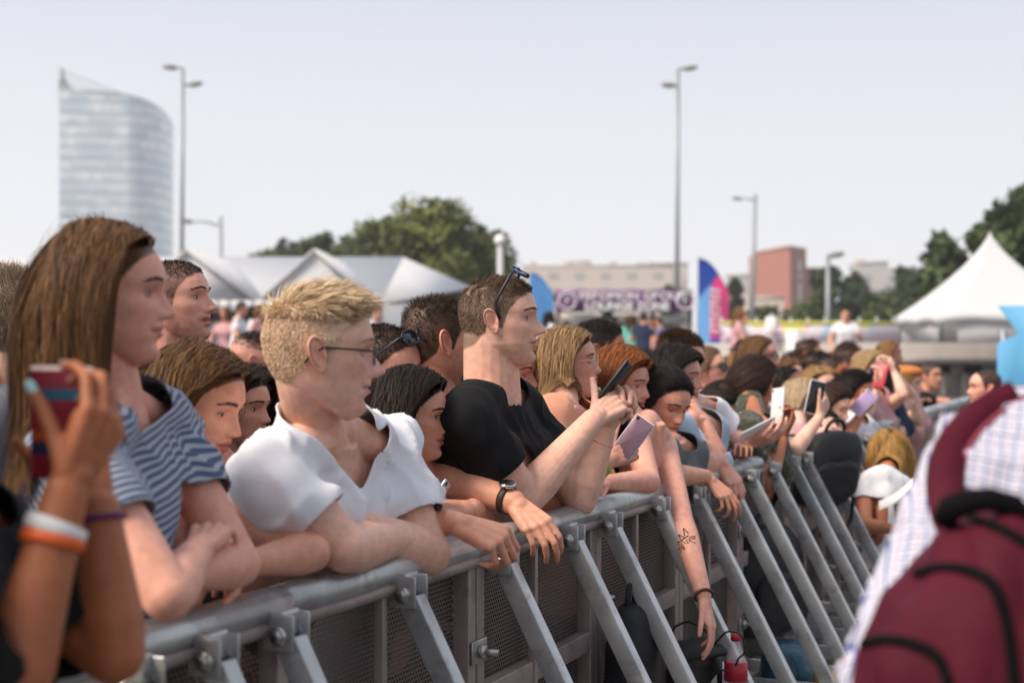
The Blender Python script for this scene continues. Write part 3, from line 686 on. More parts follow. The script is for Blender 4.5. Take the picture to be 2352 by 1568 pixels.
def person(sp):
    """builds one person: an empty at the feet, body mesh, hair, clothes"""
    rg = np.random.default_rng(sp.get('seed', 1)); fem = sp.get('fem', False); cx = Ctx(); cx.fem = fem
    vox = sp.get('vox', .0035); hd = sp['head']; at = P(*hd['at']) if not hd.get('w') else np.array(hd['at']); sc = hd.get('s', 1.0)*(.955 if fem else 1.0)
    Hm = head_matrix(at, hd.get('yaw', 0), hd.get('pitch', 0), hd.get('roll', 0)); cx.at = at; cx.Hm = Hm; cx.sc = sc
    tow = lambda L: at+np.asarray(L, float)@Hm*sc
    cx.tow = tow
    k = sp.get('k', 1.0); cx.k = k
    if 'sh' in sp: cx.Rt, cx.Lf = (np.asarray(q) if len(np.shape(q)) and isinstance(q, np.ndarray) else P(*q) for q in sp['sh'])
    else:
        b = sp.get('body', 0); a = R(b)+math.atan2(CX-(at[0]*F/at[1]+CX), F); fwb = np.array([math.cos(a), math.sin(a), 0]); rt = np.array([math.sin(a), -math.cos(a), 0]); hw = (.165 if fem else .19)*k
        M = tow((0, -.02, -.12))+np.array([0, 0, -.105*k])-fwb*sp.get('fwd', .03); cx.Rt, cx.Lf = M+rt*hw, M-rt*hw
    M = (cx.Rt+cx.Lf)/2; a_lat = nrm(cx.Rt-cx.Lf); fwb = nrm(np.cross([0, 0, 1], a_lat))
    cx.Pv = np.asarray(sp['hip']) if 'hip' in sp else M-np.array([0, 0, .50*k])-fwb*sp.get('lean', .03)
    up = nrm(M-cx.Pv); lat = a_lat; fw = nrm(np.cross(up, lat)); cx.up = up; cx.fw = fw; cx.M = M
    cx.neckbase = M+up*.03*k-fw*.012; cx.headbase = tow((0, -.022, -.06)); cx.trap = cx.neckbase+up*.035*k-fw*.012
    cx.neckr = sp.get('neckr', 1)
    Gd = head_grid(fem, **sp.get('face', {}))
    hv, hf = head_closed(Gd)
    nr = (.0475 if fem else .0575)*k*sp.get('neckr', 1)
    full = any(not q.get('tank') for q in sp.get('wear', []))       # skin sits under the shirt
    secs, _ = torso_secs(cx.Lf, cx.Rt, cx.Pv, fem, -.014 if full else 0, k)
    parts = [(tow(hv), hf), rcone(cx.neckbase-up*.03, tow((0, -.028, -.05)), nr*1.08, nr*.98, 20), rcone(cx.neckbase-up*.02+fw*.005, tow((0, -.010, -.078)), nr*.84, nr*.60, 18), loft(secs)]
    for S in (cx.Lf, cx.Rt): parts.append(rcone(cx.trap, S+up*.002, .048*k-(.012 if full else 0) if not fem else .040*k-(.010 if full else 0), .050*k-.004 if not fem else .042*k))
    if fem: parts += [sphere(M-up*.15*k+lat*q*.072*k+fw*.082*k, .060*k-(.014 if full else 0)) for q in (-1, 1)]
    arms = []; nails = []; cx.arms = arms; hands = []
    AR = list(sp.get('arms', []))
    for sd_, S in (('r', cx.Rt), ('l', cx.Lf)):                     # an arm the photo hides hangs down
        if not any(A['side'] == sd_ for A in AR):
            o_ = a_lat*(1 if sd_ == 'r' else -1); e_ = S-np.array([0, 0, .26*k])+o_*.03-fwb*.07; AR.append(dict(side=sd_, e=e_, w=e_-np.array([0, 0, .22*k])-fwb*.02, hand=dict(n=-o_)))
    for A in AR:
        S = cx.Rt if A['side'] == 'r' else cx.Lf
        E = np.asarray(A['e']) if isinstance(A['e'], np.ndarray) else P(*A['e']); Wr = np.asarray(A['w']) if isinstance(A['w'], np.ndarray) else P(*A['w'])
        arms.append((S, E, Wr)); parts += arm_parts(S, E, Wr, fem, k*A.get('k', 1))
        h = A.get('hand', {}); fdir = nrm(Wr-E)
        if 'to' in h: fdir = nrm((np.asarray(h['to']) if isinstance(h['to'], np.ndarray) else P(*h['to']))-Wr)
        hp, nl = hand_parts(Wr+fdir*.008, fdir, h.get('n', (0, 0, -1)), h.get('side', A['side']), h.get('curl', (25, 35, 20)), h.get('spread', 4), h.get('thumb', (35, 20, 12)), h.get('s', 1.0), h.get('pc'), fem)
        parts += hp; nails += nl
        if sp.get('verbose'): print(sp['label'], A['side'], 'upper %.2f fore %.2f' % (np.linalg.norm(E-S), np.linalg.norm(Wr-E)))
    V, Fs = remesh(parts, vox)
    Lc = (V-at)@Hm.T/sc; face = (np.abs(Lc[:, 0]) < .08) & (Lc[:, 1] > .03) & (Lc[:, 2] > -.118) & (Lc[:, 2] < .12)
    V = smooth(V, Fs, 8, np.where(face, .07, .5))
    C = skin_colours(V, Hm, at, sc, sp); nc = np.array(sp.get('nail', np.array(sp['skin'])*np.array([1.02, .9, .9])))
    for c, r in nails:
        m = np.linalg.norm(V-c, axis=1) < r*sp.get('nailr', .8); C[m] = nc
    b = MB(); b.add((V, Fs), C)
    for s_ in (-1, 1):
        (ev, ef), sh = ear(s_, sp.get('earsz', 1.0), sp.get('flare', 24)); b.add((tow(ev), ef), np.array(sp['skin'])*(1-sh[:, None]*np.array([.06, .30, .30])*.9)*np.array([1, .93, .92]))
    ey = sp.get('eye', {})
    for s_ in (-1, 1):
        (bv, bf), bc, lids = eye_parts(s_, ey.get('gaze', (0, 0)), ey.get('up', 21), ey.get('lo', -16), ey.get('iris', (.07, .04, .025)))
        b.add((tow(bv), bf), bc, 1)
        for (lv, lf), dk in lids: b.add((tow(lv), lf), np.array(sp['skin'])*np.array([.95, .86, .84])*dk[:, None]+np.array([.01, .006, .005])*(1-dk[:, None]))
    foot = np.array([cx.Pv[0], cx.Pv[1], 0.0])
    root = empty('person', foot, sp['label'], 'person', sp.get('group'))
    body = b.build('body', [SKIN, EYE], root)
    cx.root = root; cx.body = body
    # collision capsules for long hair
    cx.caps = [(cx.trap-up*.02, cx.Lf, .070*k), (cx.trap-up*.02, cx.Rt, .070*k), (M-up*.08, cx.Pv, .136*k), (M-up*.09-lat*.07, M-up*.09+lat*.07, .122*k)]
    cx.caps += [(S, E, .062*k) for S, E, W_ in arms]
    if sp.get('hair'):
        hb = MB()
        for part, cc in make_hair(Gd*sc, Hm, at, sp['hair'], cx, rg): hb.add(part, cc)
        # brow hairs
        fv = Gd.reshape(-1, 3); fv = fv[(fv[:, 1] > .02) & (fv[:, 2] > 0) & (fv[:, 2] < .05)]
        m = 90; S = []
        for s_ in (-1, 1):
            x = rg.uniform(.012, .053, m); z = .0225+.0035*np.sin(np.clip((x-.012)/.04, 0, 1)*np.pi*.8)-np.clip(x-.036, 0, 1)*.28+rg.normal(0, .0011, m)*sp.get('browt', 1)
            d2 = ((fv[None, :, 0]-s_*x[:, None])**2+(fv[None, :, 2]-z[:, None])**2).argmin(1); y = fv[d2, 1]+.0006
            p0 = np.stack([s_*x, y, z], -1); d = np.stack([s_*np.full(m, .8), np.full(m, -.1), np.full(m, .25)], -1)+rg.normal(0, .08, (m, 3)); p1 = p0+nrm(d)*.005; p1[:, 1] = p0[:, 1]+.0008-(np.abs(p1[:, 0])-np.abs(p0[:, 0]))*.55
            S.append(np.stack([p0, (p0+p1)/2+[0, .0008, 0], p1], 1))
        S = np.concatenate(S); bp, bc = ribbons(tow(S.reshape(-1, 3)).reshape(-1, 3, 3), .0011, np.tile(np.array(sp['browc']), (len(S), 1))*rg.uniform(.7, 1.4, (len(S), 1)), at, rg=rg); hb.add(bp, bc)
        hb.build('hair', HAIR, root)
    for g in sp.get('wear', []):
        V, Q, at_ = garment(cx, g, arms, rg, g.get('vox', .009)); o = mesh_obj(g.get('name', 'shirt'), V, Q, g['mat'], root, True, attrs=at_)
        s_ = o.modifiers.new('thickness', 'SOLIDIFY'); s_.thickness = .003; s_.offset = -1
    if sp.get('legs', True):
        hp = cx.Pv; tr = []
        tr.append(rcone(hp+up*.14+a_lat*.05, hp+up*.14-a_lat*.05, .105*k, .105*k))
        tr.append(rcone(hp+np.array([0, 0, .04])+a_lat*.06, hp+np.array([0, 0, .04])-a_lat*.06, .115*k, .115*k))
        for q in (-1, 1):
            kn_ = hp+a_lat*q*.10+fwb*.03; kn_ = np.array([kn_[0], kn_[1], hp[2]*.52]); an = hp+a_lat*q*.11; an = np.array([an[0], an[1], .09])
            tr += [rcone(hp+a_lat*q*.085, kn_, .095*k, .065*k), rcone(kn_, an, .065*k, .048*k)]
            tr.append(rcone(np.array([an[0], an[1], .045])-fwb*.04, np.array([an[0], an[1], .04])+fwb*.12, .042, .038))
        V, Q = remesh(tr, .016); V = smooth(V, Q, 3); V[:, 2] = np.maximum(V[:, 2], .001); mesh_obj('trousers', V, Q, sp.get('legmat', cloth_mat('dark_denim', (.012, .014, .02))), root)
    return cx
# ------------------------------------------------------------------ ground
GROUND = mat('asphalt', (.075, .072, .07), rough=.9, noise=.25, nscale=3, bump=.4, bscale=120)
GZ = .65                                # the square rises gently behind the crowd
_r = [(-50, 0), (13, 0), (15, .12), (17, .35), (19, .55), (21, GZ), (495, GZ)]
V = np.array([[x, y, z] for y, z in _r for x in (-440, 440)], float)
tag(mesh_obj('ground', V, [np.array([[2*i, 2*i+1, 2*i+3, 2*i+2] for i in range(len(_r)-1)])], GROUND, smooth=False), kind='structure')

hz_m = bpy.data.materials.new('haze_air'); hz_m.use_nodes = True; t = hz_m.node_tree; t.nodes.clear(); o_ = t.nodes.new('ShaderNodeOutputMaterial'); v_ = t.nodes.new('ShaderNodeVolumePrincipled'); v_.inputs['Color'].default_value = (.985, .988, 1, 1); v_.inputs['Density'].default_value = .0007; v_.inputs['Anisotropy'].default_value = .25; t.links.new(v_.outputs[0], o_.inputs['Volume'])
tag(mesh_obj('haze', *(lambda q: (q[0], [q[1]]))(box((0, 225, 49), (900, 570, 100))), hz_m, smooth=False), kind='stuff')

# ------------------------------------------------------------------ far buildings
def quad_wall(b, p0, p1, z0, z1, mat_=0, colr=None):
    b.add((np.array([[*p0, z0], [*p1, z0], [*p1, z1], [*p0, z1]]), np.array([[0, 1, 2, 3]])), colr, mat_)
def facade_mat(name, wall, glass, su, sv, fu, fv, glass2=None, rough=.5, noise=.06):
    """windows laid out on attributes s (along the wall) and t (height), in metres"""
    m = mat(name, wall, rough=.85, noise=noise, nscale=.15); t = m.node_tree; b = t.nodes['Principled BSDF']; L = t.links
    def fr(nm, p, f):
        a = t.nodes.new('ShaderNodeAttribute'); a.attribute_name = nm; d = t.nodes.new('ShaderNodeMath'); d.operation = 'DIVIDE'; d.inputs[1].default_value = p; L.new(a.outputs['Fac'], d.inputs[0])
        q = t.nodes.new('ShaderNodeMath'); q.operation = 'FRACT'; L.new(d.outputs[0], q.inputs[0]); l = t.nodes.new('ShaderNodeMath'); l.operation = 'LESS_THAN'; l.inputs[1].default_value = f; L.new(q.outputs[0], l.inputs[0]); return l.outputs[0]
    k = t.nodes.new('ShaderNodeMath'); k.operation = 'MULTIPLY'; L.new(fr('s', su, fu), k.inputs[0]); L.new(fr('t', sv, fv), k.inputs[1])
    mxx = t.nodes.new('ShaderNodeMix'); mxx.data_type = 'RGBA'; mxx.inputs[6].default_value = (*wall, 1); mxx.inputs[7].default_value = (*glass, 1); L.new(k.outputs[0], mxx.inputs[0]); L.new(mxx.outputs[2], b.inputs['Base Color']); return m
def block(name, label, poly, z1, wm, rm, extra=(), cat='building', group=None, z0=0.0):
    """poly: plan corners (x, y); top heights may vary per corner"""
    poly = np.array(poly, float); n = len(poly); zt = np.broadcast_to(np.asarray(z1, float), (n,)); root = empty(name, [*poly.mean(0), z0], label, cat, group)
    V = []; S = []; T = []; Fq = []; s = 0
    for i in range(n):
        p, q = poly[i], poly[(i+1) % n]; l = np.linalg.norm(q-p); k = len(V)
        V += [[*p, z0], [*q, z0], [*q, zt[(i+1) % n]], [*p, zt[i]]]; S += [s, s+l, s+l, s]; T += [z0, z0, zt[(i+1) % n], zt[i]]; Fq.append([k, k+1, k+2, k+3]); s += l
    mesh_obj('wall', np.array(V), [np.array(Fq)], wm, root, False, attrs=dict(s=S, t=T))
    if rm is not None:
        b = MB(); cen = poly.mean(0); pr = cen+(poly-cen)*1.01
        Vt = np.concatenate([np.c_[pr, zt], np.c_[pr, zt+.45]]); j = np.arange(n); j2 = (j+1) % n
        b.add((Vt, [np.stack([j, j2, n+j2, n+j], -1), (n+j)[None], j[::-1][None]])); fixn(b.build('roof', rm, root, False))
    return root
def XY(u, Y): return ((u-CX)*Y/F, Y)
def HZ(v, Y): return CAMZ-(v-HV)*Y/F
# glass tower
def tower_glass():
    m = mat('tower_glass', (.5, .55, .6), rough=.30, spec=.5); t = m.node_tree; b = t.nodes['Principled BSDF']; L = t.links
    def at(nm): a = t.nodes.new('ShaderNodeAttribute'); a.attribute_name = nm; return a.outputs['Fac']
    cmb = t.nodes.new('ShaderNodeCombineXYZ'); L.new(at('s'), cmb.inputs[0]); L.new(at('t'), cmb.inputs[1])
    br = t.nodes.new('ShaderNodeTexBrick'); br.inputs['Scale'].default_value = 1; br.inputs['Brick Width'].default_value = 5.0; br.inputs['Row Height'].default_value = 3.3; br.inputs['Mortar Size'].default_value = .30; br.offset = .37; br.offset_frequency = 2; br.squash = .6; br.squash_frequency = 3
    br.inputs['Color1'].default_value = (0.92, 0.92, 0.92, 1); br.inputs['Color2'].default_value = (0.37, 0.46, 0.56, 1); br.inputs['Mortar'].default_value = (0.56, 0.65, 0.72, 1); br.inputs['Bias'].default_value = -.05
    L.new(cmb.outputs[0], br.inputs['Vector'])
    br2 = t.nodes.new('ShaderNodeTexBrick'); br2.inputs['Scale'].default_value = 1; br2.inputs['Brick Width'].default_value = 9.0; br2.inputs['Row Height'].default_value = 3.3; br2.inputs['Mortar Size'].default_value = .7; br2.offset = .5
    br2.inputs['Color1'].default_value = (0.92, 0.92, 0.92, 1); br2.inputs['Color2'].default_value = (0.68, 0.77, 0.84, 1); br2.inputs['Mortar'].default_value = (0.71, 0.79, 0.87, 1); L.new(cmb.outputs[0], br2.inputs['Vector'])
    x = t.nodes.new('ShaderNodeMix'); x.data_type = 'RGBA'; x.inputs[0].default_value = .40; L.new(br.outputs[0], x.inputs[6]); L.new(br2.outputs[0], x.inputs[7])
    n = t.nodes.new('ShaderNodeTexNoise'); n.inputs['Scale'].default_value = .12; n.inputs['Detail'].default_value = 1; sc_ = t.nodes.new('ShaderNodeVectorMath'); sc_.operation = 'MULTIPLY'; sc_.inputs[1].default_value = (1, 1.6, 1); L.new(cmb.outputs[0], sc_.inputs[0]); L.new(sc_.outputs[0], n.inputs['Vector'])
    mr = t.nodes.new('ShaderNodeMapRange'); mr.inputs['From Min'].default_value = .48; mr.inputs['From Max'].default_value = .62; L.new(n.outputs['Fac'], mr.inputs[0])
    y = t.nodes.new('ShaderNodeMix'); y.data_type = 'RGBA'; y.inputs[7].default_value = (0.49, 0.61, 0.71, 1); k = t.nodes.new('ShaderNodeMath'); k.operation = 'MULTIPLY'; k.inputs[1].default_value = .75; L.new(mr.outputs[0], k.inputs[0]); L.new(k.outputs[0], y.inputs[0]); L.new(x.outputs[2], y.inputs[6])
    fq = t.nodes.new('ShaderNodeMath'); fq.operation = 'DIVIDE'; fq.inputs[1].default_value = 3.3; L.new(at('t'), fq.inputs[0]); fr_ = t.nodes.new('ShaderNodeMath'); fr_.operation = 'FRACT'; L.new(fq.outputs[0], fr_.inputs[0]); lt = t.nodes.new('ShaderNodeMath'); lt.operation = 'LESS_THAN'; lt.inputs[1].default_value = .34; L.new(fr_.outputs[0], lt.inputs[0])
    z = t.nodes.new('ShaderNodeMix'); z.data_type = 'RGBA'; z.blend_type = 'MULTIPLY'; z.inputs[7].default_value = (.70, .76, .82, 1); L.new(lt.outputs[0], z.inputs[0]); L.new(y.outputs[2], z.inputs[6]); L.new(z.outputs[2], b.inputs['Base Color']); return m
YT = 410.0
_pl = [XY(136, YT), XY(280, YT+3)]
for i, a in enumerate(np.linspace(0, 1, 12)[1:]):
    _pl.append(XY(280+118*math.sin(a*1.45)/math.sin(1.45), YT+3+30*(1-math.cos(a*1.45))))
_pl += [XY(385, YT+60), XY(140, YT+52)]
_top = [HZ(207, YT), HZ(216, YT+3)]+[HZ(216+46*q**1.6, YT) for q in np.linspace(0, 1, 12)[1:]]+[HZ(262, YT), HZ(207, YT)]
tw = block('glass_tower', 'tall curved glass office tower rising behind the left marquee', _pl, _top, tower_glass(), mat('tower_roof', (.45, .48, .5)))
FIN = mat('screen_steel', (.50, .53, .58), rough=.5)
b = MB(); u0 = np.linspace(142, 300, 26)
for u in u0:
    zt = np.interp(u, [138, 200, 260, 300], [HZ(158, YT), HZ(182, YT), HZ(205, YT), HZ(220, YT)]); z0 = np.interp(u, [136, 280, 300], [HZ(207, YT), HZ(216, YT), HZ(217, YT)])+.3
    x, y = XY(u, YT+1.2); b.add(box((x, y, (z0+zt)/2), (.16, .16, max(zt-z0, .1))))
zz = [np.array([*XY(u, YT+1.2), np.interp(u, [138, 200, 260, 300], [HZ(158, YT), HZ(182, YT), HZ(205, YT), HZ(220, YT)])]) for u in np.linspace(138, 300, 12)]
b.add(tube(zz, .22, 6)); b.build('roof_screen', FIN, tw, False)
b = MB(); x, y = XY(140, YT+1); b.add(prism([(-.6, 0), (4.2, 0), (2.6, 1.2), (1.3, 3.2), (.5, 6.6), (-.6, 6.8)], .6, (x, y, HZ(207, YT)), (1, 0, 0), (0, 0, 1))); fixn(b.build('roof_fin', mat('fin_dark', (.20, .27, .31)), tw, False))

CREAM = facade_mat('cream_facade', (.66, .58, .52), (.42, .40, .40), 5.5, 3.2, .42, .48)
GREYW = facade_mat('grey_facade', (.58, .57, .57), (.36, .39, .43), 5, 3.1, .45, .5)
BRICK = facade_mat('brick_facade', (.40, .16, .12), (.40, .16, .12), 6, 3.2, .01, .01)
ROOF = mat('flat_roof', (.5, .46, .43))
def slab(name, label, u0, u1, vt, Y, dep, wm, vb=None, rm=ROOF, skew=0.0, group=None):
    a, b2 = XY(u0, Y), XY(u1, Y+skew); return block(name, label, [a, b2, (b2[0]+dep*.12, b2[1]+dep), (a[0]+dep*.12, a[1]+dep)], HZ(vt, Y), wm, rm, group=group)
g_ = 'pale apartment blocks along the skyline'
def chimneys(root, us, v0, v1, Y, w_=1.6):
    for u in us:
        x, y = XY(u, Y+6); bb = MB(); bb.add(box((x, y, (HZ(v0, Y)+HZ(v1, Y))/2), (w_, w_, HZ(v1, Y)-HZ(v0, Y)+.2))); bb.build('chimney', mat('chimney_grey', (.42, .38, .34)), root, False)
c1 = slab('apartment_building', 'long cream apartment block above the purple banner', 1200, 1545, 613, 300, 16, CREAM, group=g_); chimneys(c1, (1222, 1300, 1405, 1490), 612, 599, 300)
slab('apartment_building', 'taller stair block in the middle of the cream skyline', 1292, 1352, 603, 312, 16, CREAM, group=g_); slab('apartment_building', 'cream block behind the middle lamp post', 1462, 1580, 607, 318, 16, CREAM, group=g_)
slab('apartment_building', 'narrow pale block just left of the red brick tower', 1672, 1742, 634, 260, 14, GREYW, group=g_)
c2 = slab('apartment_building', 'grey and cream block between the mid trees, with a stepped roof', 1972, 2040, 606, 240, 14, GREYW, group=g_); chimneys(c2, (1975,), 606, 592, 240)
slab('apartment_building', 'far low white block behind the lime trees near the pagoda tent', 2040, 2110, 618, 300, 14, GREYW, group=g_)
rb = block('brick_building', 'red brick tower block with a pale stair window strip', [XY(1744, 230), XY(1815, 226), XY(1852, 232), (XY(1852, 232)[0]+1, 246), (XY(1744, 230)[0]+1, 246)], [HZ(582, 230), HZ(574, 230), HZ(575, 230), HZ(575, 230), HZ(582, 230)], BRICK, mat('brick_roof', (.38, .17, .13)))
bb = MB()
for v0, v1 in ((596, 622), (628, 640), (650, 690)):
    x0, y0 = XY(1822, 227.6); x1, y1 = XY(1840, 230.2); z0, z1 = HZ(v1, 228), HZ(v0, 228); bb.add((np.array([[x0, y0-.2, z0], [x1, y1-.2, z0], [x1, y1-.2, z1], [x0, y0-.2, z1]]), np.array([[0, 1, 2, 3]])))
bb.build('stair_window', mat('pale_glass', (.62, .58, .58), rough=.3), rb, False)
slab('brick_building', 'low red brick wing right of the brick tower', 1853, 1895, 620, 240, 12, BRICK, rm=mat('brick_roof', ()))
slab('low_building', 'low cream building at the foot of the red brick tower', 1716, 1800, 688, 190, 10, facade_mat('cream_low', (.74, .62, .52), (.5, .44, .4), 6, 3, .2, .3), rm=ROOF)

# ------------------------------------------------------------------ trees
LEAFM = mat('leaves', vcol=True, rough=.6, spec=.25)
BARK = mat('bark', (.09, .07, .05), rough=.9, noise=.3, nscale=6, bump=.5, bscale=30)
def tree(name, label, u, Y, vtop, wpx, vbase=None, seed=1, colr=(.055, .085, .022), n=7000, leaf=None, shape='round', group=None, low=.18, dense=0):
    rg = np.random.default_rng(seed); x, y = XY(u, Y); H = HZ(vtop, Y); Wd = wpx*Y/F/2; root = empty(name, (x, y, 0), label, 'tree', group)
    leaf = leaf or max(.10, .028*H)
    tr = MB(); hgt = H*.62; pts = [np.array([x, y, 0]), np.array([x+rg.normal(0, .1), y, H*.2]), np.array([x+rg.normal(0, .2), y, H*.42]), np.array([x, y, hgt])]
    tr.add(tube(pts, [H*.030, H*.024, H*.017, H*.006], 9))
    nl = 30 if dense else 18; cl = []
    for i in range(nl):
        a = rg.random()*6.28; h = rg.uniform(low, .92); 
        rr = {'round': math.sqrt(max(0, 1-((h-.5)/.52)**2)), 'cone': 1.05-h*.95, 'poplar': .75*math.sqrt(max(.05, 1-((h-.45)/.56)**2))}[shape]*rg.uniform(.35, .80)
        c = np.array([x+math.cos(a)*rr*Wd, y+math.sin(a)*rr*Wd, H*h]); cl.append((c, rg.uniform(.30, .52)*Wd*(1.25-.55*h)))
        q = np.array([x, y, H*max(.12, h*.62)]); tr.add(tube([q, (q+c)/2+np.array([0, 0, .03*H]), c], [H*.011, H*.007, H*.003], 6))
    for i in range(5): cl.append((np.array([x+rg.normal(0, .22)*Wd, y+rg.normal(0, .2)*Wd, H*rg.uniform(.55, .9)]), Wd*rg.uniform(.25, .42)))
    cl.append((np.array([x+rg.normal(0, .12)*Wd, y, H-.2*Wd]), Wd*.22)); cl.append((np.array([x, y, H-.48*Wd]), Wd*.42)); cl.append((np.array([x, y, H-.95*Wd]), Wd*.62))
    tr.build('trunk', BARK, root)
    rad = np.array([r for _, r in cl]); pr = rad**2/np.sum(rad**2); ci = rg.choice(len(cl), n, p=pr); cen = np.array([c for c, _ in cl])[ci]
    d = nrm(rg.normal(0, 1, (n, 3))); r = (rg.random(n)**.38)[:, None]*rad[ci][:, None]*rg.uniform(.85, 1.2, (n, 1)); p = cen+d*r*np.array([1, 1, .8])
    p = p+np.stack([vnoise(p, 1.2/Wd*3, 1), vnoise(p, 1.2/Wd*3, 2), vnoise(p, 1.2/Wd*3, 3)], -1)*Wd*.10
    p[:, 2] = np.clip(p[:, 2], .25, None)
    nn = nrm(d+rg.normal(0, .7, (n, 3))+np.array([0, 0, .5])); t1 = nrm(np.cross(nn, rg.normal(0, 1, (n, 3)))); t2 = np.cross(nn, t1); s = (leaf*rg.uniform(.6, 1.3, n))[:, None]
    Vv = np.stack([p-t1*s, p+t2*s*.45, p+t1*s, p-t2*s*.45], 1).reshape(-1, 3); k = np.arange(n)*4
    cc = np.array(colr)*rg.uniform(.65, 1.35, (n, 1))*(1+.35*rg.standard_normal(len(cl))[ci][:, None].clip(-1.2, 1.6)); cc = np.clip(cc, .008, 1)
    b = MB(); b.add((Vv, np.stack([k, k+1, k+2, k+3], -1)), np.repeat(cc, 4, 0)); b.build('crown', LEAFM, root, False); return root
tree('broad_tree', 'large bushy green tree rising behind the left marquee', 1030, 62, 458, 330, seed=3, n=20000, colr=(.125, .145, .030), leaf=.20, dense=1)
tree('broad_tree', 'smaller tree at the right flank of the big bushy tree', 1128, 64, 512, 190, seed=4, n=9000, colr=(.115, .138, .030), leaf=.2, dense=1)
tree('broad_tree', 'tree at the left flank of the big bushy tree', 893, 66, 486, 210, seed=5, n=9000, colr=(.105, .130, .030), leaf=.2, dense=1)
for i, (u, v, w_, s) in enumerate(((812, 536, 190, 6), (738, 524, 170, 7), (660, 546, 170, 8), (600, 566, 150, 9))):
    tree('distant_tree', ['rounded tree next to the big tree over the marquee roof', 'pointed dark treetop just left of the marquee gable peak', 'small treetop showing over the marquee ridge', 'lowest leftmost treetop showing over the marquee ridge'][i], u, 78, v, w_, seed=s, n=5000, colr=(.070, .092, .030), leaf=.22)
tree('broad_tree', 'dark tree standing left of the white pagoda tent', 2172, 48, 530, 175, seed=11, n=12000, colr=(.055, .080, .026), leaf=.20, dense=1)
tree('broad_tree', 'tall dark tree cut by the right edge behind the pagoda tent', 2362, 44, 424, 260, seed=12, n=16000, colr=(.055, .080, .026), leaf=.20, dense=1)
for i, (u, v, w_, s, sh) in enumerate(((1900, 606, 105, 13, 'round'), (1962, 622, 100, 14, 'round'), (2012, 676, 165, 15, 'round'), (2078, 612, 130, 16, 'round'), (2052, 694, 150, 21, 'round'), (1862, 686, 150, 17, 'round'), (1750, 700, 110, 18, 'round'), (1690, 640, 50, 19, 'poplar'), (1540, 655, 60, 20, 'round'), (1395, 690, 40, 22, 'cone'))):
    tree('distant_tree' if i in (0, 1, 3, 7, 8, 9) else 'bush', ['slim dark tree right of the brick tower wing', 'second slim tree, in front of the stepped grey block', 'broad low tree in front of the stepped grey block', 'dark tree between the grey block and the pagoda tent', 'low bush above the mural fence near the pagoda tent', 'round bush at the foot of the brick wing', 'small round bush below the red brick tower', 'slim tree just right of the blue and pink flag', 'tree touching the lamp post above the purple banner', 'small conical tree above the middle of the purple banner'][i], u, 85 if i != 8 else 95, v, w_, seed=s, n=5200, dense=1, colr=(.085, .115, .030) if i in (2, 4, 5, 6) else (.055, .078, .036), leaf=.24, shape=sh)

# ------------------------------------------------------------------ lamps
GALV = mat('galvanised_pole', (.30, .32, .34), rough=.5, metal=.4, noise=.1, nscale=4)
LAMPH = mat('lamp_housing', (.34, .34, .32), rough=.5)
def lamp(label, u, v, Y, arms, r=.085, lean=0.0):
    x, y = XY(u, Y); zt = HZ(v, Y); root = empty('lamp_post', (x, y, 0), label, 'lamp post', 'lamp posts over the festival ground')
    b = MB(); b.add(tube([(x-lean*zt, y, 0), (x-lean*zt*.5, y, zt*.5), (x, y, zt)], [r*1.3, r, r*.72], 10)); b.build('pole', GALV, root)
    for dx, dz, dy in arms:
        b = MB(); b.add(tube([(x, y, zt+dz-.15*abs(dx)), (x+dx*.5, y+dy*.5, zt+dz), (x+dx, y+dy, zt+dz)], .045, 6)); a_ = b.build('arm', GALV, root)
        b = MB(); e_ = nrm(np.array([dx, dy, .12*abs(dx)])); c = np.array([x+dx, y+dy, zt+dz])+e_*.22; s_, u_, f_ = frame_from(e_); b.add(sphere(c, (.15, .30, .11), 14, 8, np.array([s_, f_, u_]))); b.build('lamp_head', LAMPH, root)
    return root
lamp('tall twin headed lamp post beside the glass tower', 420, 156, 52, ((-.25, 0, 0), (.22, -.62, 0)), lean=.006)
lamp('tall twin headed lamp post in the middle of the sky', 1558, 158, 52, ((.20, 0, 0), (-.14, -.62, 0)), lean=.006)
lamp('single arm lamp post left of the red brick tower', 1735, 446, 75, ((-.75, -.25, 0),), r=.13, lean=.030)
lamp('lamp post with a long arm over the left marquee', 507, 498, 58, ((-1.2, -.2, 0),), r=.10)
lamp('slim short lamp post in front of the mid trees', 1902, 590, 45, ((.02, .05, 0),), r=.09)
x, y = XY(1149, 40); gl = empty('globe_lamp', (x, y, 0), 'lamp post with a white glass globe beside the big tree', 'lamp post'); b = MB(); b.add(tube([(x, y, 0), (x, y, HZ(565, 40))], [.12, .09], 10)); b.build('pole', mat('pole_white', (.5, .52, .54)), gl)
b = MB(); b.add(sphere((x, y, HZ(552, 40)), .17, 18, 12)); b.build('globe', mat('globe_white', (.85, .85, .85), rough=.3), gl)

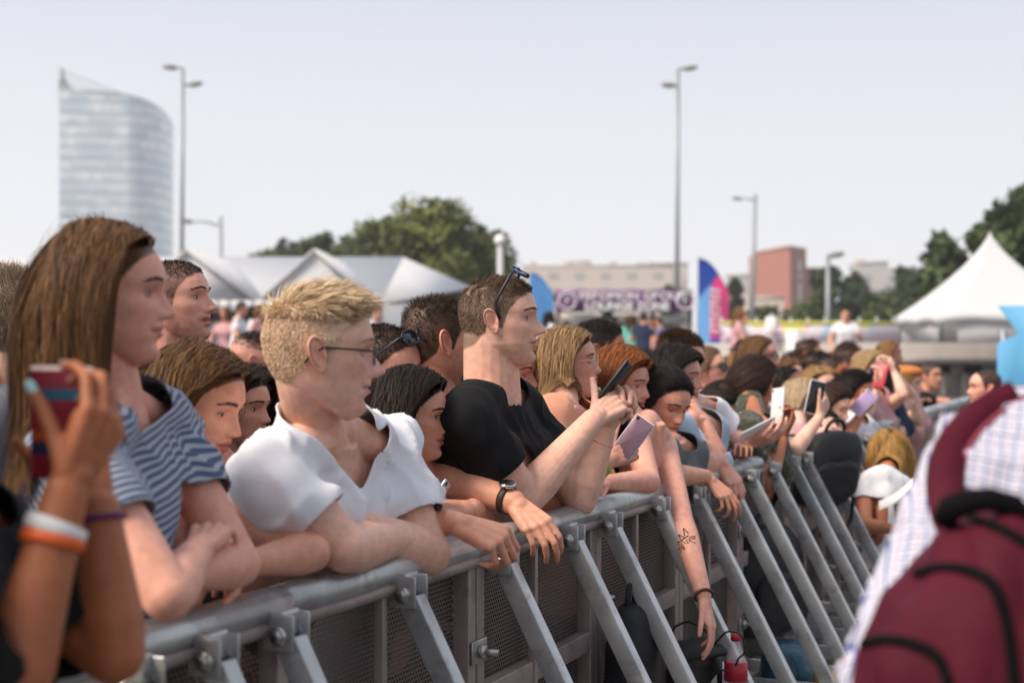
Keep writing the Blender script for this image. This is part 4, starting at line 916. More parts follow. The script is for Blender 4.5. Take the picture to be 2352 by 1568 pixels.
# ------------------------------------------------------------------ marquees
PVC = mat('white_canvas', (.86, .86, .88), rough=.55, noise=.03, nscale=.6)
def translucent(m, f=.30):
    t = m.node_tree; o = t.nodes['Material Output']; b = t.nodes['Principled BSDF']; tr = t.nodes.new('ShaderNodeBsdfTranslucent'); tr.inputs[0].default_value = (.85, .85, .86, 1); x = t.nodes.new('ShaderNodeMixShader'); x.inputs[0].default_value = f
    t.links.new(b.outputs[0], x.inputs[1]); t.links.new(tr.outputs[0], x.inputs[2]); t.links.new(x.outputs[0], o.inputs[0])
translucent(PVC)
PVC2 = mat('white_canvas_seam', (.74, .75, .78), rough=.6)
STEEL = mat('grey_steel', (.42, .43, .46), rough=.4, metal=.6)
def flat(b, pts, th=.05):
    pts = np.array(pts, float); n = len(pts); nn = nrm(np.cross(pts[1]-pts[0], pts[2]-pts[0])); j = np.arange(n); j2 = (j+1) % n
    b.add((np.concatenate([pts-nn*th/2, pts+nn*th/2]), [np.stack([j, j2, n+j2, n+j], -1), (n+j)[None], j[::-1][None]]))
translucent(PVC2); YM = 30.0
def Pm(u, v, Y=YM): return P(u, v, Y)
mq = empty('marquee', (P(600, 800, YM)[0], YM, 0), 'long white marquee with two gabled bays at the left', 'tent')
b = MB()
zr, ze = HZ(592, YM+5), HZ(700, YM)
xl, xr = P(-260, 0, YM)[0], P(1085, 0, YM)[0]; xrr = P(925, 0, YM+5)[0]; xm = P(870, 0, YM)[0]
flat(b, [(xl, YM, ze), (xm, YM, ze), (xrr, YM+5, zr), (xl, YM+5, zr)])
flat(b, [(xm, YM, ze), (P(1085, 0, YM+8)[0], YM+8, HZ(662, YM+8)), (xrr, YM+5, zr)])
flat(b, [(xl, YM+5, zr), (xrr, YM+5, zr), (P(1085, 0, YM+8)[0], YM+8, HZ(662, YM+8)), (xl, YM+12, ze)])
fixn(b.build('main_roof', PVC, mq, False))
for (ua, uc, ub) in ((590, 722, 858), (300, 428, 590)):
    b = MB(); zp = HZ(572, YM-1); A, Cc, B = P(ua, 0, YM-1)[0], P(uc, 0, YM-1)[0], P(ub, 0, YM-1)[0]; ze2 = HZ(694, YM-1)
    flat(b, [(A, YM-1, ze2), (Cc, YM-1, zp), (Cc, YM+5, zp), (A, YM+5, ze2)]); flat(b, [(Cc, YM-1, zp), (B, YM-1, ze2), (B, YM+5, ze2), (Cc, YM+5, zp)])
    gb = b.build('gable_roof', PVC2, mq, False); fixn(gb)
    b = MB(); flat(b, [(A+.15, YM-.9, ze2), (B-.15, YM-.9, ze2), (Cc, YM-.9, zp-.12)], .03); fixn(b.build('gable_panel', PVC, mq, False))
b = MB(); n = 44; xs = np.linspace(xl, xm, n)
for i in range(n-1): flat(b, [(xs[i], YM-1.04, ze+.06), (xs[i+1], YM-1.04, ze+.06), (xs[i+1], YM-1.04, HZ(716, YM)), ((xs[i]+xs[i+1])/2, YM-1.04, HZ(721, YM)), (xs[i], YM-1.04, HZ(716, YM))], .02)
fixn(b.build('valance', PVC, mq, False))
b = MB()
for u in (-120, 20, 160, 298, 430, 590, 724, 866): x = P(u, 0, YM)[0]; b.add(tube([(x, YM-.9, 0), (x, YM-.9, ze)], .06, 8))
b.build('pole', STEEL, mq)
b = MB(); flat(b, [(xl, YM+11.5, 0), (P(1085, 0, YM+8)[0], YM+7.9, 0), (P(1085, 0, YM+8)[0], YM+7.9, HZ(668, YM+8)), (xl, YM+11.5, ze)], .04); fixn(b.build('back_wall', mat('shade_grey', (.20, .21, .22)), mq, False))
b = MB(); flat(b, [(xm+.05, YM+.1, 0), (P(1080, 0, YM+8)[0], YM+7.6, 0), (P(1080, 0, YM+8)[0], YM+7.6, HZ(690, YM+8)), (xm+.05, YM+.1, ze)], .04); fixn(b.build('side_wall', PVC, mq, False))
b = MB(); x0, x1 = P(480, 0, YM)[0], P(1000, 0, YM+2)[0]; b.add(box(((x0+x1)/2, YM+1, 1.0), (x1-x0, .5, .06), bev=.01)); b.add(box(((x0+x1)/2, YM+1.05, .5), (x1-x0-.1, .34, .94))); b.build('counter', mat('counter_grey', (.25, .26, .28)), mq)

# pagoda tent on the terrace, right
TERZ = 1.72
pg = empty('pagoda_tent', (P(2280, 0, 27)[0], 27, TERZ), 'white pagoda tent with a steep pointed roof at the right', 'tent')
cxp, cyp = P(2274, 0, 27)[0], 27.0; hw = 1.36; zt = HZ(531, 27); zev = HZ(722, 27)
b = MB(); nseg = 14; secs = []
for k in range(nseg):
    q = k/(nseg-1); r = hw*1.02*((1-q)**1.55*.78+(1-q)*.22); z = zev+(zt-zev)*q; ring = []
    for (sx, sy, ex, ey) in ((-1, -1, 1, -1), (1, -1, 1, 1), (1, 1, -1, 1), (-1, 1, -1, -1)):
        for f in np.linspace(0, 1, 8, endpoint=False): ring.append((cxp+r*(sx+(ex-sx)*f), cyp+r*(sy+(ey-sy)*f), z))
    secs.append(ring)
b.add(loft(secs, False)); b.build('roof', PVC, pg)
b = MB(); ring = np.array(secs[0]); low_ = ring.copy(); low_[:, 2] -= .18+.03*np.cos(np.arange(len(ring))*np.pi/2); b.add((np.concatenate([ring, low_]), grid_faces(2, len(ring)))); o = b.build('valance', PVC, pg); o.modifiers.new('s', 'SOLIDIFY').thickness = .02
b = MB(); zb = TERZ
for (ax_, ay_, bx_, by_) in ((-.78, -1, 1, -1), (1, -1, 1, 1), (-1, 1, 1, 1)): flat(b, [(cxp+hw*ax_*.97, cyp+hw*ay_*.97, zb), (cxp+hw*bx_*.97, cyp+hw*by_*.97, zb), (cxp+hw*bx_*.97, cyp+hw*by_*.97, zev), (cxp+hw*ax_*.97, cyp+hw*ay_*.97, zev)], .03)
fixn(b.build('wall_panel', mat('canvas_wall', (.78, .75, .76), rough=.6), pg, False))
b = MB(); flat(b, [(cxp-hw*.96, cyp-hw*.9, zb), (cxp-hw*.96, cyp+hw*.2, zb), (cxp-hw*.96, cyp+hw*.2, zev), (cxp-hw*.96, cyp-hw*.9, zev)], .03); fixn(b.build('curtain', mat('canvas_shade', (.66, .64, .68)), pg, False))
for sx in (-1, 1):
    for sy in (-1, 1): b = MB(); b.add(box((cxp+sx*hw*.985, cyp+sy*hw*.985, (zb+zev)/2), (.07, .07, zev-zb))); b.build('pole', STEEL, pg, False)

# terrace wall, mural fence
CONC = mat('concrete', (.42, .38, .36), rough=.9, noise=.12, nscale=2, bump=.3, bscale=30)
xa, xb_ = P(1690, 0, 29)[0], P(2420, 0, 29)[0]
tr = empty('terrace_wall', ((xa+xb_)/2, 29, 0), 'grey concrete terrace with dark vent openings below the pagoda tent', 'wall')
b = MB(); b.add(box(((xa+xb_)/2, 34, TERZ/2), (xb_-xa, 10, TERZ))); b.build('wall', CONC, tr, False)
b = MB(); b.add(box(((xa+xb_)/2, 28.85, 1.34), (xb_-xa+.1, .5, .10))); b.build('ledge', CONC, tr, False)
for u in np.linspace(1700, 2400, 16):
    x = P(u, 0, 28.9)[0]; b = MB(); b.add(box((x, 28.93, .55), (.10, .16, 1.1))); b.build('pilaster', CONC, tr, False)
for u in (2088, 2165, 2238, 2010): 
    x = P(u, 0, 28.9)[0]; b = MB(); b.add(box((x, 28.985, 1.17), (.36, .03, .16))); b.build('vent_opening', mat('dark_opening', (.03, .03, .03)), tr, False)
MUR = mat('mural', (.6, .55, .6), rough=.7); t = MUR.node_tree; bs = t.nodes['Principled BSDF']
v_ = t.nodes.new('ShaderNodeTexVoronoi'); v_.inputs['Scale'].default_value = 2.3; tc = t.nodes.new('ShaderNodeTexCoord'); t.links.new(tc.outputs['Object'], v_.inputs['Vector']); rp = t.nodes.new('ShaderNodeValToRGB'); rp.color_ramp.interpolation = 'CONSTANT'; e = rp.color_ramp.elements
e[0].color = (.62, .55, .60, 1); e[1].position = .88; e[1].color = (.30, .20, .40, 1)
for p_, c_ in ((.22, (.66, .62, .66, 1)), (.38, (.62, .58, .18, 1)), (.48, (.40, .52, .66, 1)), (.62, (.66, .40, .55, 1)), (.75, (.68, .66, .70, 1))): q = e.new(p_); q.color = c_
sx_ = t.nodes.new('ShaderNodeSeparateColor'); t.links.new(v_.outputs['Color'], sx_.inputs[0]); t.links.new(sx_.outputs[0], rp.inputs[0]); t.links.new(rp.outputs[0], bs.inputs['Base Color'])
x0, x1 = P(1655, 0, 36)[0], P(2100, 0, 36)[0]; mf = empty('mural_fence', ((x0+x1)/2, 36, TERZ), 'low fence with colourful painted panels and a yellow top edge', 'fence')
b = MB(); b.add(box(((x0+x1)/2, 36, (TERZ+HZ(744, 36))/2), (x1-x0, .06, HZ(744, 36)-TERZ))); b.build('painted_panel', MUR, mf, False)
b = MB(); b.add(box(((x0+x1)/2, 36, HZ(741, 36)), (x1-x0, .10, .07))); b.build('top_edge', mat('yellow_paint', (.62, .60, .12)), mf, False)
for u in np.linspace(1660, 2095, 12): b = MB(); x = P(u, 0, 36)[0]; b.add(box((x, 36.08, TERZ+.32), (.06, .06, .7))); b.build('post', STEEL, mf, False)

# ------------------------------------------------------------------ booth with purple banner
YB = 45.0
bo = empty('lounge_booth', (P(1430, 0, YB)[0], YB, 0), 'food booth with a purple lettered banner across its front', 'booth')
xa, xb_ = P(1278, 0, YB)[0], P(1590, 0, YB)[0]; z0, z1 = HZ(716, YB), HZ(666, YB)
BAN = mat('purple_banner', (.20, .05, .25), rough=.6); t = BAN.node_tree; bs = t.nodes['Principled BSDF']; n_ = t.nodes.new('ShaderNodeTexNoise'); n_.inputs['Scale'].default_value = .9; tc = t.nodes.new('ShaderNodeTexCoord'); t.links.new(tc.outputs['Object'], n_.inputs['Vector']); rp = t.nodes.new('ShaderNodeValToRGB'); e = rp.color_ramp.elements; e[0].position = .38; e[0].color = (.07, .035, .10, 1); e[1].position = .65; e[1].color = (.22, .03, .24, 1); t.links.new(n_.outputs['Fac'], rp.inputs[0]); t.links.new(rp.outputs[0], bs.inputs['Base Color'])
b = MB(); b.add(box(((xa+xb_)/2, YB, (z0+z1)/2), (xb_-xa, .12, z1-z0))); bn = b.build('banner', BAN, bo, False)
WHT = mat('white_paint', (.82, .80, .82), rough=.5)
def text(body, loc, size, m, parent, name='lettering', rot=(90, 0, 0), ext=.005, align='CENTER', sx=1.0, bold=0.0):
    cu = bpy.data.curves.new(name, 'FONT'); cu.body = body; cu.size = size; cu.align_x = align; cu.align_y = 'CENTER'; cu.extrude = ext; cu.offset = bold
    o = bpy.data.objects.new('tmp_text', cu); col.objects.link(o); dg = bpy.context.evaluated_depsgraph_get(); dg.update(); me = bpy.data.meshes.new_from_object(o.evaluated_get(dg)); bpy.data.objects.remove(o)
    me.materials.clear(); me.materials.append(m); ob = bpy.data.objects.new(name, me); col.objects.link(ob); ob.parent = parent
    off = np.array(parent.location)+(np.array(parent.parent.location) if parent.parent else 0)
    ob.location = tuple(np.asarray(loc)-off); ob.rotation_euler = tuple(R(q) for q in rot); ob.scale = (sx, 1, 1); return ob
xm_ = P(1452, 0, YB)[0]
text('FEROMON GROUP', (xm_, YB-.075, HZ(680, YB)), .33, WHT, bo, sx=1.2, bold=.012)
text('LOUNGE ZONE', (P(1440, 0, YB)[0], YB-.075, HZ(704, YB)), .36, WHT, bo, sx=1.05, bold=.018)
for u in (1303, 1574):
    x = P(u, 0, YB)[0]; b = MB(); tt = np.linspace(0, 2*np.pi, 32, endpoint=False); b.add(tube(np.array([(x+.27*math.cos(a), YB-.08, HZ(691, YB)+.27*math.sin(a)) for a in np.append(tt, 0)]), .035, 6)); b.build('round_emblem', WHT, bo)
    text('F', (x, YB-.075, HZ(691, YB)), .42, WHT, bo)
for u in (1282, 1400, 1500, 1586): b = MB(); x = P(u, 0, YB)[0]; b.add(box((x, YB+.12, z0/2), (.12, .12, z0))); b.build('post', mat('booth_dark', (.06, .05, .06)), bo, False)
b = MB(); b.add(box(((xa+xb_)/2, YB+3, z1-.1), (xb_-xa, 5.6, .12))); b.build('roof', mat('booth_dark', ()), bo, False)
b = MB(); b.add(box(((xa+xb_)/2, YB+5.8, z0/2), (xb_-xa, .1, z0))); b.build('back_wall', mat('booth_wall', (.22, .19, .18)), bo, False)
for u0, u1, v0, v1 in ((1290, 1365, 722, 748), (1420, 1580, 724, 742)):
    b = MB(); xx = P((u0+u1)/2, 0, YB)[0]; b.add(box((xx, YB+.3, (HZ(v0, YB)+HZ(v1, YB))/2), ((u1-u0)*YB/F, .08, HZ(v0, YB)-HZ(v1, YB)))); b.build('menu_board', mat('cream_board', (.70, .66, .60)), bo, False)
b = MB(); b.add(box(((xa+xb_)/2, YB+.2, .55), (xb_-xa-.3, .5, 1.1), bev=.02)); b.build('counter', mat('booth_counter', (.30, .24, .22)), bo)

# ------------------------------------------------------------------ feather flags
def feather(label, u0, u1, vt, vb, Y, fields, words=None, mir=False):
    x0, x1 = P(u0, 0, Y)[0], P(u1, 0, Y)[0]; zt, zb = HZ(vt, Y), HZ(vb, Y); root = empty('feather_flag', (x0, Y, 0), label, 'flag', 'feather flags on the festival ground')
    H = zt-zb; Wd = x1-x0
    def right(z): q = (zt-z)/H; return x0+.06+(Wd-.06)*min(1, (q/.38))**.55*(1-.05*max(0, q-.4))
    b = MB(); b.add(tube([(x0-.02, Y, 0), (x0-.02, Y, zb), (x0-.02, Y, zt), (x0+Wd*.12, Y, zt+.04)], [.03, .025, .018, .012], 8)); b.build('pole', STEEL, root)
    nz, nx = 70, 18; Z = np.linspace(zt, zb, nz); V = []; C = []
    for z in Z:
        r = right(z)
        for k in range(nx):
            f = k/(nx-1); x = x0+(r-x0)*f; V.append((x, Y+.05*math.sin(f*4+z*1.7)*f, z)); C.append(fields((x-x0)/Wd, (zt-z)/H))
    b = MB(); b.add((np.array(V), grid_faces(nz, nx, False)), np.array(C)); o = b.build('fabric', mat('flag_fabric', vcol=True, rough=.7), root); o.modifiers.new('s', 'SOLIDIFY').thickness = .01
    if words:
        lt = MB(); z = zt-.34*H; rgf = np.random.default_rng(5)
        while z > zb+.17*H:
            h = .050*H; xo = x0+Wd*.36
            lt.add(box((xo+Wd*.17, Y-.09, z), (Wd*.34, .012, h*.30)));
            for q in rgf.choice(3, 2, replace=False): lt.add(box((xo+Wd*(.04+.13*q), Y-.088, z-h*.35), (Wd*.07, .010, h*.5)))
            z -= h*1.25
        lt.build('lettering', WHT, root, False)
    b = MB(); b.add(box((x0, Y, .04), (.5, .5, .08), bev=.02)); b.build('base', STEEL, root)
    return root
def ff1(s, q):
    if q < .22+(.55-s)*.38 and q < .46: return (.012, .065, .40)
    if q > .86 and s > .36: return (.02, .085, .48)
    return (.72, .055, .25) if s > .40+.12*max(0, .5-q) else (.16, .42, .80)
def ff2(s, q): return (.10, .32, .70)
def ff3(s, q): return (.01, .06, .38)
feather('feather flag in blue and pink with white vertical lettering', 1604, 1675, 594, 806, 38, ff1, True)
feather('plain light blue feather flag behind the man in the black tee', 1217, 1272, 626, 760, 40, ff2)
feather('dark blue flag tip showing above the blond quiff', 720, 768, 642, 800, 24, ff3)
# folded white parasol, white van, blue board
x, y = XY(1772, 32); pr_ = empty('parasol', (x, y, TERZ), 'folded white parasol standing on the terrace', 'parasol'); zt = HZ(722, 32)
b = MB(); b.add(loft([[(x+r*math.cos(a)*(1+.12*math.cos(a*6)), y+r*math.sin(a)*(1+.12*math.cos(a*6)), z) for a in np.linspace(0, 6.283, 24, endpoint=False)] for r, z in ((.10, TERZ+.15), (.13, TERZ+.3), (.11, TERZ+.6), (.05, zt-.1), (.015, zt))])); b.build('canopy', mat('parasol_cloth', (.72, .70, .70)), pr_)
b = MB(); b.add(tube([(x, y, TERZ), (x, y, zt+.05)], .02, 8)); b.build('pole', STEEL, pr_)
# ------------------------------------------------------------------ crowd barrier
BD = nrm(np.array([.443, 1, 0])); BN = np.array([BD[1], -BD[0], 0])       # along the rail; towards the pit
B0 = np.array([-1.458+.443*2.14, 2.14, 0])
def onrail(s, n=0, z=0): return B0+BD*s+BN*n+np.array([0, 0, z])
def rail_s(u):
    Y = 1.458/(.443-(u-CX)/F); return (Y-2.14)/BD[1]
ALU = mat('galvanised_steel', (.50, .505, .50), rough=.36, metal=.6, noise=.22, nscale=9, bump=.12, bscale=60, rnoise=.10)
ALU2 = mat('weathered_aluminium', (.33, .265, .245), rough=.5, metal=.35, noise=.22, nscale=7, bump=.1, bscale=50)
BOLT = mat('bolt_steel', (.5, .49, .46), rough=.3, metal=.9)
def grime(m, dark, scale, lo=.52, hi=.66, amt=.7):
    t = m.node_tree; b = t.nodes['Principled BSDF']; src = b.inputs['Base Color'].links[0].from_socket; n = t.nodes.new('ShaderNodeTexNoise'); n.inputs['Scale'].default_value = scale; n.inputs['Detail'].default_value = 8; n.inputs['Roughness'].default_value = .75; tc = t.nodes.new('ShaderNodeTexCoord'); t.links.new(tc.outputs['Object'], n.inputs[0])
    r = t.nodes.new('ShaderNodeMapRange'); r.inputs[1].default_value = lo; r.inputs[2].default_value = hi; r.inputs[4].default_value = amt; t.links.new(n.outputs['Fac'], r.inputs[0]); x = t.nodes.new('ShaderNodeMix'); x.data_type = 'RGBA'; t.links.new(r.outputs[0], x.inputs[0]); t.links.new(src, x.inputs[6]); x.inputs[7].default_value = (*dark, 1); t.links.new(x.outputs[2], b.inputs['Base Color'])
grime(ALU, (.20, .185, .17), 11); grime(ALU, (.62, .63, .64), 5, .58, .70, .5); grime(ALU, (.05, .05, .05), 26, .66, .72, .8); grime(ALU2, (.16, .13, .12), 9); grime(ALU2, (.05, .045, .04), 24, .66, .72, .8)
PERF = mat('perforated_sheet', (.13, .10, .09), rough=.55, metal=.3, noise=.2, nscale=4)
t = PERF.node_tree; bs = t.nodes['Principled BSDF']; L_ = t.links
def _at(nm): a = t.nodes.new('ShaderNodeAttribute'); a.attribute_name = nm; return a.outputs['Fac']
def _m(op, a, b=None, c=None):
    n = t.nodes.new('ShaderNodeMath'); n.operation = op
    for i, q in enumerate((a, b, c)):
        if q is None: continue
        if isinstance(q, (int, float)): n.inputs[i].default_value = q
        else: L_.new(q, n.inputs[i])
    return n.outputs[0]
def _dots(off):
    sx = _m('SUBTRACT', _m('FRACT', _m('ADD', _m('MULTIPLY', _at('s'), 1/.013), off)), .5); ty = _m('SUBTRACT', _m('FRACT', _m('ADD', _m('MULTIPLY', _at('t'), 1/.0205), off)), .5)
    d = _m('SQRT', _m('ADD', _m('POWER', _m('MULTIPLY', sx, .013), 2), _m('POWER', _m('MULTIPLY', ty, .0205), 2))); return _m('LESS_THAN', d, .0034)
hole = _m('MAXIMUM', _dots(0.0), _dots(.5)); al = _m('SUBTRACT', 1.0, hole); L_.new(al, bs.inputs['Alpha'])
def bar(a, b, w, h, up=(0, 0, 1), bev=.003):
    a = np.asarray(a, float); b = np.asarray(b, float); s, u, d = frame_from(b-a, up); return box((a+b)/2, (w, h, np.linalg.norm(b-a)), np.array([s, u, d]), bev)
RZ = 1.2; SEC = .733
s0 = rail_s(1072)                       # a known joint
struts = [rail_s(u) for u in (250, 430, 600, 885, 1108, 1268, 1360, 1476, 1562, 1642, 1692, 1744, 1792, 1822, 1862, 1893, 1920, 1944, 1966, 1985, 2003, 2020)]
blabel = {-4: 'barrier section at the far left below the phone in the red case', -3: 'barrier section under the elbows of the girl in the striped tee', -2: 'barrier section under the elbows of the girl with the thin black strap', -1: 'barrier section under the crossed arms of the blond man', 0: 'barrier section under the fist with the ring', 1: 'barrier section under the elbows of the man in the black tee', 2: 'barrier section under the bare elbow of the redhead', 3: 'barrier section that the tattooed arm hangs over', 4: 'barrier section below the two drooping hands', 5: 'barrier section behind the big black backpack on the ground'}
for k in range(-4, 14):
    a = s0+SEC*k; b_ = a+SEC; mid = onrail((a+b_)/2)
    lb = blabel.get(k) or ('barrier section just left of the hanging black backpack' if k < 7 else 'barrier section just behind the hanging black backpack' if k < 8 else 'barrier section in the far run of the crowd barrier')
    root = empty('crowd_barrier', mid, lb, 'barrier', 'crowd barrier sections in front of the audience')
    g = .004
    # rounded cap rail: flat tube plus lower lip on the pit side
    sec = [(-.034, -.018), (-.038, 0), (-.034, .016), (-.020, .026), (0, .029), (.018, .026), (.032, .016), (.036, 0), (.032, -.018), (0, -.022)]
    m = MB(); m.add(loft([[onrail(s, x, RZ-.029+z) for x, z in sec] for s in np.linspace(a+g, b_-g, 3)])); m.build('top_rail', ALU, root); m = MB(); m.add(tube([onrail(a+g, .026, RZ-.058), onrail(b_-g, .026, RZ-.058)], .012, 12)); m.build('lower_rail', ALU2, root)
    for s, nm in ((a+.022, 0), (b_-.022, 0)):
        m = MB(); m.add(box(onrail(s, .004, .595), (.036, .040, 1.07), np.array([BD, BN, [0, 0, 1]]), .003)); m.build('post', ALU2, root)
    m = MB(); m.add(box(onrail((a+b_)/2-.05, .020, .60), (.016, .022, 1.10), np.array([BD, BN, [0, 0, 1]]), .003)); m.build('mid_post', ALU2, root)
    for z in (.84, .42, .09):
        m = MB(); m.add(bar(onrail(a+.043, .008, z), onrail(b_-.043, .008, z), .034, .05)); m.build('crossbar', ALU2, root)
    q = [onrail(a+.04, -.012, .06), onrail(b_-.04, -.012, .06), onrail(b_-.04, -.012, RZ-.06), onrail(a+.04, -.012, RZ-.06)]
    mesh_obj('perforated_panel', np.array(q), [np.array([[0, 1, 2, 3]])], PERF, root, False, attrs=dict(s=[a, b_, b_, a], t=[.06, .06, RZ, RZ]))
    m = MB(); m.add(bar(onrail(a+.02, .33, .012), onrail(b_-.02, .33, .012), .55, .012)); m.build('base_plate', ALU, root)
    for z in (.95, .62):
        m = MB(); c = onrail(a, .045, z); m.add(tube([c-BN*.02, c+BN*.03], .007, 10)); m.add(tube([c-BN*.012, c-BN*.0], .016, 6)); m.add(box(c-BN*.016, (.075, .006, .05), np.array([BD, BN, [0, 0, 1]]), .002)); m.build('coupling_bolt', BOLT, root)
    for s in [q for q in struts if a-.001 <= q < b_-.001]:
        top = onrail(s, .045, RZ-.055); bot = onrail(s, .63, .03)
        m = MB(); m.add(bar(top+(bot-top)*.02, bot, .037, .044, BN)); br = m.build('brace', ALU, root)
        m = MB(); m.add(box(onrail(s, .034, RZ-.045), (.051, .050, .035), np.array([BD, BN, [0, 0, 1]]), .004))
        for q in (-1, 1):
            m.add(box(onrail(s+q*.024, .050, RZ-.062), (.006, .058, .060), np.array([BD, BN, [0, 0, 1]]), .003))
        m.build('bracket', ALU, br)
        m = MB(); c = onrail(s, .055, RZ-.066); m.add(tube([c-BD*.042, c+BD*.042], .0065, 10)); m.add(tube([c-BD*.036, c-BD*.031], .016, 16)); m.add(tube([c-BD*.042, c-BD*.036], .011, 6)); m.add(tube([c+BD*.031, c+BD*.039], .012, 6)); m.build('bolt', BOLT, br)
        f = .60; c = top+(bot-top)*f; m = MB(); m.add(bar(onrail(s-.03, .02, c[2]), c-BD*.03+BN*.04, .016, .045)); m.build('tie_bar', ALU, br)
        m = MB(); m.add(tube([c-BD*.05+BN*.005, c-BD*.02+BN*.005], .009, 8)); m.build('tie_bolt', BOLT, br)
        m = MB(); m.add(box(bot+np.array([0, 0, .0]), (.09, .10, .02), np.array([BD, BN, [0, 0, 1]]), .003)); m.build('foot', ALU, br)
# far sections with plain sheets
SHEET = mat('plain_steel_sheet', (.33, .36, .36), rough=.38, metal=.55, noise=.12, nscale=2)
pts = [onrail(s0+SEC*14)]; hd_ = np.array([.443, 1, 0])
for i in range(4): hd_ = nrm(hd_+np.array([.16, 0, 0])); pts.append(pts[-1]+hd_*1.0)
for i in range(4):
    a, b_ = pts[i], pts[i+1]; d = nrm(b_-a); nn = np.array([d[1], -d[0], 0]); root = empty('crowd_barrier', (a+b_)/2, 'far barrier section faced with a plain grey steel sheet', 'barrier', 'far sheet faced barrier sections')
    m = MB(); m.add(box((a+b_)/2+np.array([0, 0, .61]), (.99, .02, 1.18), np.array([d, nn, [0, 0, 1]]), .004)); m.build('sheet', SHEET, root)
    m = MB(); m.add(tube([a+np.array([0, 0, 1.21])+d*.005, b_+np.array([0, 0, 1.21])-d*.005], .03, 12)); m.build('top_rail', ALU, root)
    for q in (.12, .5, .88):
        m = MB(); c = a+(b_-a)*q; m.add(box(c+nn*.022+np.array([0, 0, .6]), (.03, .02, 1.16), np.array([d, nn, [0, 0, 1]]))); m.build('rib', SHEET, root, False)
# ------------------------------------------------------------------ the audience
DK, DB, BR, LB, BL, RD = (.012, .009, .008), (.030, .016, .009), (.085, .038, .016), (.21, .105, .040), (.42, .31, .19), (.22, .070, .022)
SK = dict(fair=srgb(233, 181, 158), pink=srgb(229, 166, 144), mid=srgb(219, 156, 129), tan=srgb(196, 126, 92), deep=srgb(172, 102, 66), pale=srgb(238, 190, 168))
WHITE = cloth_mat('white_cotton', (.80, .80, .84)); BLACK = cloth_mat('black_cotton', (.0075, .0075, .009), sheen=.02); GREY = cloth_mat('grey_cotton', (.11, .12, .14))
STRIPE = cloth_mat('striped_jersey', (.42, .44, .50), 'stripe', (.085, .13, .22), 92, duty=.55); ORANGE = cloth_mat('apricot_cotton', (.78, .34, .20)); NAVY = cloth_mat('navy_cotton', (.02, .03, .07))
CAMO = cloth_mat('camouflage_cotton', (.055, .06, .035), 'camo', ((.10, .10, .07), (.03, .03, .02), (.30, .28, .22)), 26); PINKC = cloth_mat('pink_cotton', (.62, .34, .36)); LBLUE = cloth_mat('pale_blue_cotton', (.46, .55, .66)); RST = cloth_mat('white_navy_stripes', (.66, .68, .72), 'stripe', (.05, .07, .13), 60, duty=.35)
PLAID = cloth_mat('plaid_shirt', (.66, .65, .70), 'plaid', ((.36, .38, .56), (.48, .38, .46), (.06, .09, .28)), 150)
def short(top=.016, side=.007, c=DB, **k): d = dict(kind='short', top=top, side=side, col=c, stand=.55, n=9000, w=.0012); d.update(k); return d
def long_(ln=.4, c=DB, **k): d = dict(kind='long', len=ln, col=c, n=3600); d.update(k); return d
def tied(c=DB, **k): d = dict(kind='tied', len=.26, col=c, n=3400, knot=(0, -.112, .015), rec=.010); d.update(k); return d
PEO = {}
def add(key, label, **k): PEO[key] = person(dict(label=label, **k)); return PEO[key]
NZ = lambda *a: np.array(a, float)

# nearest, cut by the left edge: two raised hands with a phone
add('phone_girl', 'tanned person cut by the left edge raising a phone in both hands', fem=True, skin=SK['deep'], browc=DK, vox=.0028, seed=1,
    head=dict(at=(-236, 812, 1.52), yaw=0), sh=((-260, 1330, 1.40), (-20, 1270, 1.75)), hip=P(-330, 1900, 1.50), k=1.0,
    hair=long_(.55, DK, n=3000), nail=(.35, .62, .60), nailr=.95,
    arms=[dict(side='r', e=P(10, 1640, 1.45), w=P(150, 1132, 1.50), hand=dict(to=P(226, 985, 1.52), n=(-.80, .55, .12), pc=[(34, 40, 25), (34, 60, 35), (40, 62, 36), (46, 62, 36)], thumb=(28, 48, -10), spread=5)),
          dict(side='l', e=P(262, 1500, 1.66), w=P(228, 1165, 1.68), hand=dict(to=P(170, 1010, 1.72), n=(-.1, -.4, .9), pc=[(15, 40, 25), (20, 42, 30), (25, 44, 30), (30, 46, 30)], thumb=(40, 10, 10)))],
    wear=[dict(mat=BLACK, sleeve=.85, name='blouse')])
add('striped_girl', 'tall girl with long straight brown hair in a blue striped tee', fem=True, skin=SK['pink'], browc=(.06, .035, .025), vox=.0027, seed=2,
    head=dict(at=(252, 672, 2.21), yaw=-12, pitch=-2, s=.95), face=dict(nose=1.05, chin=.8, jaw=1.05), eye=dict(up=19, lo=-14, iris=(.018, .010, .007)),
    sh=((170, 1035, 2.06), (372, 990, 2.42)), hip=P(150, 1500, 2.35), neckr=1.12, k=1.0,
    hair=long_(.31, (.080, .037, .016), col2=(.26, .138, .062), n=7000, vol=.005, face=((.095, .07, .035, 0, -.06, -.12), (.070, .042, .034, .028, .024, .020)), w=.0022),
    arms=[dict(side='l', e=P(548, 1296, 2.31), w=P(420, 1318, 2.13), hand=dict(n=(0, .3, -1))), dict(side='r', e=P(385, 1368, 1.97), w=P(455, 1262, 2.14), hand=dict(n=(0, .3, -1)))],
    wear=[dict(mat=STRIPE, vox=.007, sleeve=.52, wr=.007, seed=3)])
